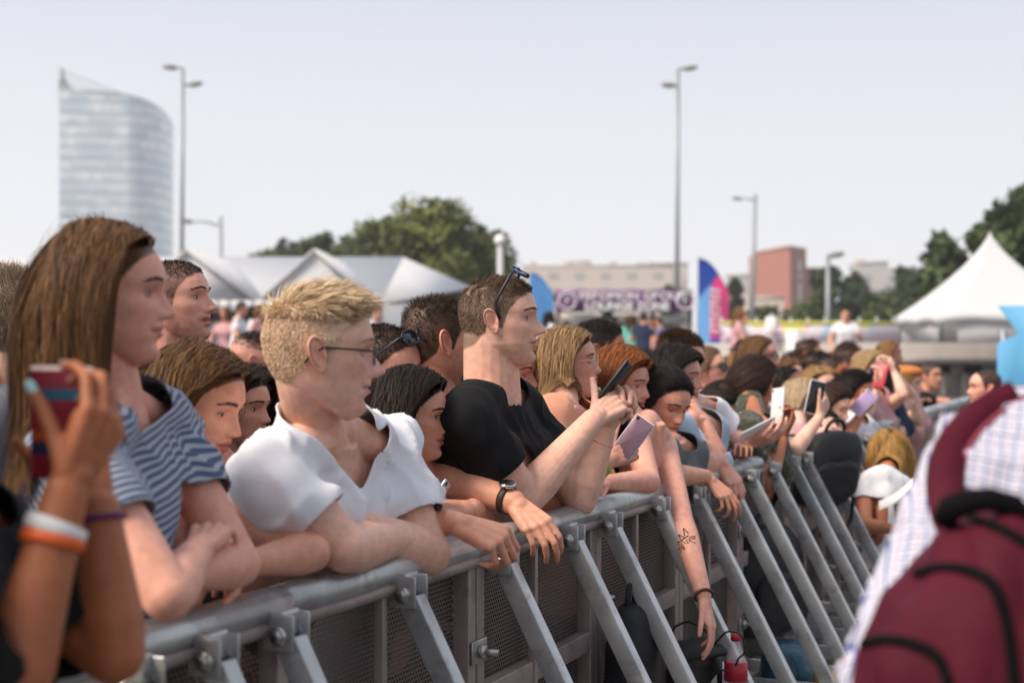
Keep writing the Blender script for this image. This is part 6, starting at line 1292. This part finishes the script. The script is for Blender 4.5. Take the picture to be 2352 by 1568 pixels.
glasses('black_tee_man', 'black sunglasses with blue mirror lenses on the cropped hair', PLBLK, BLUEL, rx=.0265, ry=.021, rot=62, push=(0, .004, .028), rim=.0028, name='sunglasses', tw=1.06)
glasses('shades_man', 'glossy black sunglasses on the man behind the brunette', PLBLK, DARKL, rx=.028, ry=.021, rot=46, push=(0, .016, .024), rim=.0026, name='sunglasses', tw=1.06)
glasses('sunglass_man', 'dark sunglasses on the tallest man of the far crowd', PLBLK, DARKL, rx=.027, ry=.021, rim=.0026, name='sunglasses')
glasses('turned_woman', 'large dark sunglasses on the light haired woman behind the bowed man', PLBLK, DARKL, rx=.029, ry=.025, rim=.0026, name='sunglasses', square=2)
glasses('pale_blonde', 'thin glasses worn by the very fair blonde', DKMET, CLEAR, rx=.025, ry=.020)
glasses('long_hair_man', 'dark glasses worn by the long haired man', PLBLK, CLEAR, rx=.025, ry=.019, rim=.0022)

def band(label, arm, f, r, w_, m, name='wristband', tilt=(0, 0, 0), th=.0022, parts=None):
    S, E, W_ = arm; d = nrm(nrm(W_-E)+np.array(tilt)); c = E+(W_-E)*f; x, y, _ = frame_from(d); t = np.linspace(0, 2*np.pi, 40, endpoint=False); circ = np.cos(t)[:, None]*x+np.sin(t)[:, None]*y
    root = empty(name, c, label, name)
    prof = [(-w_/2, r), (-w_/2*.8, r+th), (w_/2*.8, r+th), (w_/2, r), (w_/2, r-.001), (-w_/2, r-.001)]
    V = np.concatenate([c+d*z+circ*q for z, q in prof]); n = len(t); k = len(prof); F_ = np.concatenate([grid_faces(k, n), np.stack([(k-1)*n+np.arange(n), (k-1)*n+(np.arange(n)+1) % n, (np.arange(n)+1) % n, np.arange(n)], -1)])
    b = MB(); b.add((V, F_)); b.build('strap' if name == 'watch' else 'band', m, root); return root, c, d, x, y
A = PEO['black_tee_man'].arms[1]
ORG = mat('orange_silicone', (.80, .13, .02), rough=.45)
rt_, c_, d_, x_, y_ = band('orange silicone wristband with white lettering on the lifted forearm', A, .84, .0325, .012, ORG, tilt=(.16, -.35, .1))
cam_dir = nrm(np.array([0, 0, 1.6])-c_); side_ = nrm(np.cross(d_, cam_dir)); out_ = nrm(np.cross(side_, d_))
for i, ch in enumerate('юблето прави'):
    if ch == ' ': continue
    an = (i-5.5)*.155; rad_ = out_*math.cos(an)-side_*math.sin(an)*-1*-1; tx = nrm(np.cross(d_, rad_)) ; p_ = c_+rad_*.0352
    o = text(ch, p_, .0095, WHT, rt_, ext=.0003); Mx = Matrix([[*(tx*1)], [*d_], [*rad_]]).transposed(); o.rotation_euler = Mx.to_euler()
A = PEO['phone_girl'].arms[0]; band('orange festival band on the wrist below the red phone', A, .78, .0315, .014, ORG, tilt=(0, .1, .1)); band('loose white paper band above the orange band', A, .835, .0310, .016, mat('white_paper', (.78, .76, .74), rough=.6), tilt=(.18, .1, .1))
band('dark purple band on the second raised wrist at left', PEO['phone_girl'].arms[1], .93, .0285, .008, mat('purple_silicone', (.12, .01, .09), rough=.5))
A = PEO['glasses_blonde'].arms[0]; band('lime green band on the wrist holding the mauve phone', A, .90, .0265, .013, mat('lime_silicone', (.28, .60, .05), rough=.5)); band('yellow and black band beside the lime green band', A, .80, .0285, .012, mat('yellow_fabric', (.55, .45, .04), rough=.7))
A = PEO['ear_man'].arms[0]; rt_, c_, d_, x_, y_ = band('watch with brown leather strap and steel case at the rail', A, .92, .031, .018, mat('brown_leather', (.035, .016, .012), rough=.55), name='watch', th=.003)
upw = nrm(np.array([.15, -.35, .9])-d_*np.dot(np.array([.15, -.35, .9]), d_)); b = MB(); q = c_+upw*.034; b.add(tube([q, q+upw*.004, q+upw*.008, q+upw*.0085], [.0195, .0205, .0195, .018], 32)); b.build('case', SILV, rt_); b = MB(); b.add(tube([q+upw*.0086, q+upw*.0092], .0165, 32)); b.build('dial', GLOSSK, rt_)
A = PEO['redhead'].arms[1]; S, E, W_ = A; d_ = nrm(W_-E); x_, y_, _ = frame_from(d_); t = np.linspace(0, 2*np.pi*1, 160); cc = W_+d_*.0; pts = cc+(np.cos(t)[:, None]*x_+np.sin(t)[:, None]*y_)*(.026+.003*np.cos(t*26))[:, None]+d_*(.0035*np.sin(t*26))[:, None]
rt_ = empty('hair_tie', cc, 'brown coiled hair tie worn on the dangling wrist', 'hair tie'); b = MB(); b.add(tube(pts, .0022, 6)); b.build('coil', mat('brown_plastic', (.10, .035, .02), rough=.3), rt_)
# tattoo on the dangling forearm: part of that person
INK = mat('tattoo_ink', (.02, .025, .025), rough=.6); cam_dir = nrm(np.array([0, 0, 1.6])-E); sd = nrm(np.cross(d_, cam_dir)); ot = nrm(np.cross(sd, d_)); b = MB()
if sd[0] < 0: sd = -sd
dg_ = bpy.context.evaluated_depsgraph_get(); bo_ = PEO['redhead'].body; ro_ = np.array(PEO['redhead'].root.location)
def ink(pl, r=.0011):
    pts = []
    for a, s in pl:
        q = E+(W_-E)*a+sd*s; hit, loc, nr_, ix = bo_.ray_cast(Vector(q+ot*.12-ro_), Vector(-ot)); pts.append(np.array(loc)+ro_+ot*.0004 if hit else q+ot*.03)
    b.add(tube(pts, r, 5))
for pl in (((.345, -.030), (.33, -.022), (.335, -.012), (.32, .0), (.31, .006)), ((.30, -.032), (.335, -.024)), ((.25, -.021), (.315, -.018)), ((.25, -.021), (.32, -.006)), ((.205, -.002), (.30, -.004)), ((.205, -.002), (.285, .008))): ink(pl, .0018)
rgt = np.random.default_rng(3); s = -.030
for q in (((.40, -.031), (.36, -.024), (.40, -.020)), ((.43, -.033), (.40, -.022)), ((.35, -.020), (.45, -.014)), ((.345, -.016), (.40, -.006), (.34, -.004), (.41, .0)), ((.345, .002), (.39, .006), (.325, .009)), ((.38, .004), (.41, .020)), ((.32, .012), (.365, .013), (.315, .018), (.36, .019), (.31, .024)), ((.45, -.028), (.42, -.018), (.46, -.016))): ink(q, .0015)
b.build('tattoo', INK, PEO['redhead'].root)
def ring(label, key, ai, fi, m):
    h = PEO[key]; A = h.arms[ai]; return h
# bags
BAGM = mat('black_nylon', (.010, .010, .012), rough=.62, noise=.2, nscale=14, bump=.35, bscale=40); STRAPM = mat('black_webbing', (.012, .012, .013), rough=.8)
def bag(name, label, c, size, ax, m=BAGM, seed=1, pocket=True, straps=(), handle=True, cat='bag', p=2.6):
    c = np.asarray(c, float); A_ = np.array([nrm(q) for q in ax]); w_, d_, h_ = size; root = empty(name, c-A_[2]*h_/2, label, cat)
    def blob(cc, sz, taper=.85, n=36, k=26):
        t = np.linspace(0, 2*np.pi, n, endpoint=False); secs = []; se = lambda q: np.sign(q)*np.abs(q)**(2/p)
        for z in np.linspace(-1, 1, k):
            zz = math.sin(z*np.pi/2); r = max(0.02, (1-abs(zz)**3.2))**(1/3.0); r *= 1-(1-taper)*(zz*.5+.5); secs.append(cc+(np.stack([se(np.cos(t))*sz[0]/2*r, se(np.sin(t))*sz[1]/2*r, np.full(n, zz*sz[2]/2)], -1))@A_)
        V, Fs = loft(secs); N = nrm(V-cc); V = V+N*(vnoise(V, 14, seed)*.010+vnoise(V, 34, seed+1)*.005)[:, None]; return V, Fs
    b = MB(); b.add(blob(c, size)); b.build('body', m, root)
    if pocket: b = MB(); b.add(blob(c-A_[1]*d_*.42-A_[2]*h_*.14, (w_*.74, d_*.35, h_*.5), .92)); b.build('pocket', m, root); b = MB(); b.add(tube([c-A_[1]*d_*.60+A_[0]*w_*x+A_[2]*(h_*.06-abs(x)*.05) for x in np.linspace(-.30, .30, 9)], .003, 6)); b.build('zip', DKMET, root)
    if handle: b = MB(); tp = c+A_[2]*h_*.48; b.add(tube([tp+A_[0]*w_*.15*math.cos(a)+A_[2]*.055*math.sin(a) for a in np.linspace(np.pi, 0, 9)], .008, 8)); b.build('handle', STRAPM, root)
    for pl in straps: b = MB(); b.add(tube(pl, .009, 8, flat=.4)); b.build('strap', STRAPM, root)
    return root
b1 = P(1900, 1076, 6.05); bag('backpack', 'black backpack dangling over the rail from pink nailed hands', b1, (.34, .17, .33), (nrm(BD+BN*.8)*1, nrm(BD-BN*1.2)*1, (.20, 0, .98)), seed=2, straps=[[P(1862, 1000, 6.2), P(1858, 985, 6.25), P(1875, 960, 6.35), P(1890, 985, 6.3)], [P(1905, 1150, 6.1), P(1890, 1200, 6.1), P(1882, 1235, 6.1)], [P(1960, 1140, 6.1), P(1955, 1190, 6.05), P(1938, 1225, 6.0), P(1930, 1180, 6.05)]])
bag('backpack', 'large black backpack wedged between the panels and braces', P(1752, 1332, 5.30), (.40, .22, .42), (nrm(BD+BN*.5), nrm(BD*.5-BN), (.04, 0, 1)), seed=5, straps=[[P(1700, 1210, 5.2), P(1690, 1180, 5.25), P(1720, 1170, 5.3), P(1740, 1200, 5.25)]])
bag('backpack', 'slim black backpack hanging behind the braces under the black tee man', P(1450, 1530, 3.72), (.19, .14, .34), (BD, -BN, (0, 0, 1)), seed=8, pocket=False)
cb = bag('camera_bag', 'black leather camera bag with flap beside the cola bottle', P(1592, 1535, 4.10), (.17, .12, .15), (nrm(BD+BN), nrm(BD-BN), (0, 0, 1)), seed=11, pocket=False, handle=False, m=mat('black_leather', (.012, .012, .012), rough=.45))
cbb = MB(); cbb.add(box(P(1590, 1490, 4.03), (.18, .10, .022), np.array([nrm(np.array([1, .25, .06])), nrm(np.array([-.25, 1, .25])), nrm(np.array([0, -.25, 1]))]), .01)); cbb.build('flap', mat('black_leather', ()), cb)
for pl in ([P(1540, 1500, 4.1), P(1545, 1440, 4.1), P(1580, 1425, 4.05), P(1620, 1445, 4.0), P(1640, 1475, 4.0)], [P(1640, 1480, 4.0), P(1670, 1445, 3.98), P(1705, 1455, 3.98), P(1713, 1500, 3.98), P(1695, 1510, 3.98), P(1685, 1545, 4.0), P(1650, 1535, 4.0)]):
    k = np.linspace(0, len(pl)-1, 40); pl = np.array(pl); pts = np.stack([np.interp(k, np.arange(len(pl)), pl[:, j]) for j in range(3)], -1)
    for _ in range(6): pts[1:-1] = (pts[:-2]+2*pts[1:-1]+pts[2:])/4
    cbb = MB(); cbb.add(tube(pts, .0032, 8)); cbb.build('cable', PLBLK, cb)
bt = P(1690, 1555, 4.02); rt_ = empty('bottle', bt-np.array([0, 0, .14]), 'clear plastic cola bottle with a red label', 'bottle')
prof = [(0, .030), (.01, .033), (.03, .031), (.06, .033), (.10, .033), (.13, .031), (.165, .033), (.19, .030), (.215, .020), (.235, .0125), (.25, .0125)]
tt = np.linspace(0, 2*np.pi, 28, endpoint=False); mk = lambda pr, s=1.0: loft([np.stack([bt[0]+np.cos(tt)*r*s, bt[1]+np.sin(tt)*r*s, np.full(28, bt[2]-.14+z)], -1) for z, r in pr])
b = MB(); b.add(mk(prof)); b.build('body', mat('clear_plastic', (.85, .80, .82), rough=.1, alpha=.35), rt_)
b = MB(); b.add(mk([(.133, .0325), (.134, .0342), (.186, .0322), (.187, .030)])); b.build('label', mat('red_label', (.45, .012, .03), rough=.4), rt_)
b = MB(); b.add(mk([(.004, .028), (.01, .031), (.03, .029), (.055, .031), (.056, .001)])); b.build('cola', mat('cola', (.02, .008, .006), rough=.1), rt_)
b = MB(); b.add(mk([(.244, .0125), (.245, .0145), (.262, .0145), (.263, .012)])); b.build('cap', mat('red_label', ()), rt_)
cl = bag('folded_cloth', 'black and white striped cloth bundled beside the bottle', P(1645, 1562, 4.12), (.13, .1, .10), (BD, -BN, (0, 0, 1)), m=cloth_mat('bold_stripes', (.75, .75, .75)), pocket=False, handle=False, seed=4, cat='cloth'); m = _mats['bold_stripes']; t = m.node_tree; wv = t.nodes.new('ShaderNodeTexWave'); wv.inputs['Scale'].default_value = 9; wv.inputs['Distortion'].default_value = 2; tc = t.nodes.new('ShaderNodeTexCoord'); t.links.new(tc.outputs['Object'], wv.inputs[0]); rp = t.nodes.new('ShaderNodeValToRGB'); rp.color_ramp.interpolation = 'CONSTANT'; rp.color_ramp.elements[1].position = .5; rp.color_ramp.elements[0].color = (.012, .012, .012, 1); rp.color_ramp.elements[1].color = (.75, .74, .74, 1); t.links.new(wv.outputs['Fac'], rp.inputs[0]); t.links.new(rp.outputs[0], t.nodes['Principled BSDF'].inputs['Base Color'])
bag('plastic_bag', 'crumpled teal blue bag lying low behind the braces', P(1810, 1525, 4.9), (.26, .2, .16), (BD, -BN, (0, 0, 1)), m=mat('teal_plastic', (.012, .07, .12), rough=.3, bump=.5, bscale=30), pocket=False, handle=False, seed=6)
bag('plastic_bag', 'small crumpled yellow bag low beside the plaid sleeve', P(1893, 1568, 4.9), (.12, .1, .08), (BD, -BN, (0, 0, 1)), m=mat('yellow_plastic', (.55, .33, .03), rough=.3), pocket=False, handle=False, seed=7)
px_, py_ = P(2052, 1120, 6.3), P(2070, 1095, 6.2); pp = empty('paper_sheet', P(2050, 1120, 6.25), 'curled white paper in the lap of the blonde in the pit', 'paper'); b = MB(); g_ = [[P(2018+u*80, 1150-u*55+vv*22+8*math.sin(u*3), 6.3-.05*vv) for vv in np.linspace(0, 1, 6)] for u in np.linspace(0, 1, 12)]; b.add((np.array(g_).reshape(-1, 3), grid_faces(12, 6, False))); o = b.build('sheet', mat('white_paper', ()), pp); o.modifiers.new('s', 'SOLIDIFY').thickness = .001
bt_ = PEO['beret_woman']; b = MB(); b.add(sphere(bt_.tow([0, -.02, .085])[None][0], (.115, .12, .045), 24, 14, bt_.Hm)); b.build('beret', mat('orange_felt', (.55, .20, .05), rough=.9), bt_.root)

# burgundy backpack on the checked shirt
BURG = mat('burgundy_nylon', (.072, .0036, .014), rough=.75, spec=.2, noise=.2, nscale=10, bump=.35, bscale=24); PIPE = mat('black_piping', (.004, .004, .005), rough=.85, spec=.1)
bp = empty('backpack', P(2340, 1600, 1.40), 'burgundy backpack with black piping on the checked shirt', 'bag')
rows = [(1178, .050, .045), (1192, .075, .06), (1230, .090, .075), (1300, .112, .095), (1400, .142, .108), (1500, .168, .115), (1600, .182, .118), (1750, .185, .112), (1850, .15, .09), (1880, .08, .05)]
tt = np.linspace(0, 2*np.pi, 64, endpoint=False); rv = np.array(rows); secs = []; YB_ = 1.42; uc = 2352
def bp_sec(v): return np.interp(v, rv[:, 0], rv[:, 1])*.94, np.interp(v, rv[:, 0], rv[:, 2])
for v in np.linspace(1178, 1880, 46):
    hw_, dp_ = bp_sec(v); c = P(uc, v, YB_); se = lambda q: np.sign(q)*np.abs(q)**(2/2.5); secs.append(c+np.stack([se(np.cos(tt))*hw_, se(np.sin(tt))*dp_, 0*tt], -1))
V, Fs = loft(secs); N = nrm(V-P(uc, 1500, YB_)); V = V+N*(vnoise(V, 9, 3)*.010+vnoise(V*np.array([1.6, 1, .35]), 22, 4)*.012+(1-np.abs(np.sin(V[:, 0]*46+vnoise(V, 7, 5)*2.2)))**3*.014*np.clip(vnoise(V, 6, 8)+.5, 0, 1))[:, None]; b = MB(); b.add((V, Fs)); bpm = b.build('body', BURG, bp)
def bp_on(u, v):
    o = np.array([0, 0, 1.6]); d = nrm(P(u, v, 1.0)-o); hit, loc, n_, ix = bpm.ray_cast(Vector(o-np.array(bp.location)), Vector(d)); return (np.array(loc)+np.array(bp.location)+d*.0015) if hit else P(u, v, YB_-.02)
for pl in (((2108, 1318), (2150, 1304), (2210, 1306), (2262, 1322), (2290, 1350), (2308, 1410), (2322, 1480), (2330, 1567), (2335, 1640)), ((1985, 1478), (2030, 1468), (2085, 1475), (2135, 1492), (2162, 1520), (2180, 1567), (2190, 1640)), ((2230, 1190), (2300, 1215), (2352, 1245), (2400, 1290))):
    k = np.linspace(0, len(pl)-1, 40); pl = np.array(pl, float); q = np.stack([np.interp(k, np.arange(len(pl)), pl[:, j]) for j in range(2)], -1)
    for _ in range(5): q[1:-1] = (q[:-2]+2*q[1:-1]+q[2:])/4
    b = MB(); b.add(tube([bp_on(*z) for z in q], .0062, 8)); b.build('piping', PIPE, bp)
b = MB(); b.add(tube([P(2168, 1192, 1.41), P(2185, 1166, 1.395), P(2225, 1150, 1.385), P(2275, 1146, 1.38), P(2325, 1160, 1.38), P(2352, 1190, 1.385), P(2375, 1225, 1.40)], [.012, .0135, .0125, .012, .012, .0125, .012], 12)); b.build('handle', PIPE, bp)
def strip(pts, wd, m, name, root, th=.006):
    pts = np.array(pts); T = nrm(np.gradient(pts, axis=0)); vw = nrm(pts-np.array([0, 0, 1.6])); X = nrm(np.cross(T, vw)); Z = np.cross(X, T); w_ = np.broadcast_to(wd, (len(pts),))[:, None]
    secs = np.stack([pts-X*w_/2, pts-X*w_*.42-Z*th, pts+X*w_*.42-Z*th, pts+X*w_/2, pts+X*w_*.42+Z*th*.3, pts-X*w_*.42+Z*th*.3], 1); b = MB(); b.add(loft(secs)); return fixn(b.build(name, m, root))
kp = np.array([P(2205, 1250, 1.44), P(2180, 1180, 1.47), P(2166, 1110, 1.50), P(2178, 1040, 1.535), P(2215, 985, 1.57), P(2268, 940, 1.62), P(2330, 905, 1.70)]); k = np.linspace(0, 6, 30); kp = np.stack([np.interp(k, np.arange(7), kp[:, j]) for j in range(3)], -1)
for _ in range(5): kp[1:-1] = (kp[:-2]+2*kp[1:-1]+kp[2:])/4
plaid_ = [o for o in PEO['plaid_man'].root.children if o.name.startswith('shirt')][0]; pr0 = np.array(PEO['plaid_man'].root.location); dgp = bpy.context.evaluated_depsgraph_get(); dgp.update(); kq = []
for q in kp:
    o = np.array([0, 0, 1.6]); d = nrm(q-o); best = np.linalg.norm(q-o)
    for ob, off in ((plaid_, pr0), (bpm, np.array(bp.location))):
        hit, loc, n_, ix = ob.ray_cast(Vector(o-off), Vector(d))
        if hit: best = np.linalg.norm(np.array(loc)+off-o)-.006; break
    kq.append(o+d*best)
kp = np.array(kq)
for _ in range(4): kp[1:-1] = (kp[:-2]+2*kp[1:-1]+kp[2:])/4
strip(kp, np.interp(np.linspace(0, 1, 30), [0, .3, .7, 1], [.040, .042, .040, .034]), BURG, 'shoulder_strap', bp)
strip(kp+np.array([.0165, -.004, 0]), .006, mat('burgundy_edge', (.24, .03, .06), rough=.6), 'strap_edge', bp, .003)

# blue board at the right edge
ol = [(2294, 702), (2470, 702), (2470, 1030), (2294, 1030), (2292, 788), (2341, 766)]; YBL = 15.0
bb_ = empty('advertising_board', P(2380, 1000, YBL), 'sky blue board with a notched left edge at the right', 'sign'); c0 = P(2294, 800, YBL); b = MB(); b.add(prism([((u-2294)*YBL/F, -(v-800)*YBL/F) for u, v in ol], .06, c0, (1, 0, 0), (0, 0, 1))); fixn(b.build('panel', mat('sky_blue_board', (.10, .36, .62), rough=.6), bb_, False))
b = MB(); 
for u in (2310, 2440): b.add(box(P(u, 1100, YBL)*np.array([1, 1, 0])+np.array([0, .06, .9]), (.05, .05, 1.8)))
b.build('stand', STEEL, bb_, False)
ru = empty('roll_up_banner', P(1787, 790, 30), 'white roll up banner with dark lines beside the folded parasol', 'sign'); b = MB(); b.add(box((P(1787, 0, 30)[0], 28.3, (HZ(757, 28.3)+GZ)/2), (.30, .03, HZ(757, 28.3)-GZ))); b.build('panel', WHT, ru, False)
b = MB()
for i in range(6): b.add(box((P(1787, 0, 28.3)[0]+.0, 28.28, HZ(765+i*8, 28.3)), (.2-.03*(i % 3), .01, .035)))
b.build('lettering', mat('dark_ink', (.06, .06, .12)), ru, False)

# ------------------------------------------------------------------ far festival goers
def copy_tree(o, parent=None):
    c = o.copy(); col.objects.link(c)
    if parent is not None: c.parent = parent
    for ch in list(o.children): copy_tree(ch, c)
    return c
tm = []
for i, (fem, mt, hc) in enumerate(((False, WHITE, DB), (True, cloth_mat('teal_cotton', (.15, .50, .45)), BR), (False, NAVY, DK), (True, PINKC, LB), (True, WHITE, DK), (False, cloth_mat('violet_cotton', (.20, .20, .42)), DB))):
    hd_ = dict(at=np.array([0, 30, 1.62]), w=True, yaw=0)
    cx = person(dict(label='distant festival goer standing far behind the crowd', fem=fem, skin=SK['mid'], browc=DK, vox=.013, seed=60+i, head=hd_, hair=(long_(.3, hc, n=300, w=.008) if fem else short(.03, .015, hc, n=500, w=.006)), wear=[dict(mat=mt, vox=.02)],
        arms=[dict(side='r', e=np.array([.0, 29.7, 1.12]), w=np.array([.15, 29.75, .95])), dict(side='l', e=np.array([.0, 30.3, 1.12]), w=np.array([.15, 30.25, 1.2]))])); tm.append(cx.root)
spots = [(486, 30, 0), (520, 27, 3), (548, 33, 5), (572, 26, 4), (590, 29, 2), (606, 25, 3), (545, 24, 0), (622, 31, 5), (860, 27, 0), (940, 30, 1), (1040, 33, 3), (1270, 34, 3), (1300, 40, 0), (1345, 42, 5), (1395, 41, 3), (1448, 33, 1), (1476, 31, 2), (1500, 38, 3), (1520, 36, 5), (1255, 30, 4), (1690, 27, 3), (1700, 31, 0)]
tz = [(1942, 28.2, 0)]
wh = {0: 'white', 1: 'teal', 2: 'navy', 3: 'pink', 4: 'white', 5: 'violet'}
used = set()
for (u, Y, i) in spots+tz:
    src = tm[i]; o = src if i not in used else copy_tree(src); used.add(i)
    x, y = XY(u, Y); o.location = (x, y, GZ); o.rotation_euler.z = (u*37 % 6.28)
    o['group'] = 'distant festival goers'
    side = 'under the long white marquee' if u < 700 else 'between the marquee and the light blue flag' if u < 1290 else 'in front of the purple booth' if u < 1560 else 'by the mural fence'
    o['label'] = ('blurred %s %s in a %s top, %s' % ('long haired' if i in (1, 3, 4) else 'short haired', 'person', wh[i], 'standing close against the terrace wall' if (u, Y, i) in tz else side))

row = [(1606, 9.2), (1668, 8.6), (1690, 10.4), (1776, 9.0), (1800, 11.5), (1832, 10.2), (1852, 12.0), (1898, 11.2), (1926, 12.4), (1972, 10.8), (1990, 12.6), (2022, 11.4), (2052, 10.6), (1580, 8.0), (1330, 7.5), (1240, 6.8), (1100, 7.0), (690, 5.5), (540, 6.5), (820, 6.2)]
near = ['behind the bowed man in white', 'just left of the bun woman', 'left of the long haired man', 'between the bun woman and the blondes', 'behind the girl with centre parted hair', 'behind the very fair blonde', 'behind the pink faced man', 'left of the man in sunglasses', 'right of the man in sunglasses', 'behind the blonde with the red phone', 'just behind the raised red phone', 'between the raised arms and the red phone', 'at the crowd end by the orange beret', 'behind the fringe woman', 'behind the buzzed man', 'behind the blonde in round glasses', 'behind the ear of the cropped man', 'behind the blond man', 'behind the crop haired man with open mouth', 'behind the black sunglasses']
for j, ((u, Y), nb_) in enumerate(zip(row, near)):
    i = [0, 3, 2, 4, 5, 0, 2, 3, 5, 4][j % 10]; o = copy_tree(tm[i]); x, y = XY(u, Y); o.location = (x, y, 0); sc_ = .86+.05*((j*7) % 3); o.scale = (1, 1, sc_); o.rotation_euler.z = -.15-.1*(j % 4); o['group'] = 'blurred spectators deep in the crowd'
    o['label'] = 'blurred %s spectator in a %s top %s' % ('long haired' if i in (1, 3, 4) else 'short haired', wh[i], nb_)
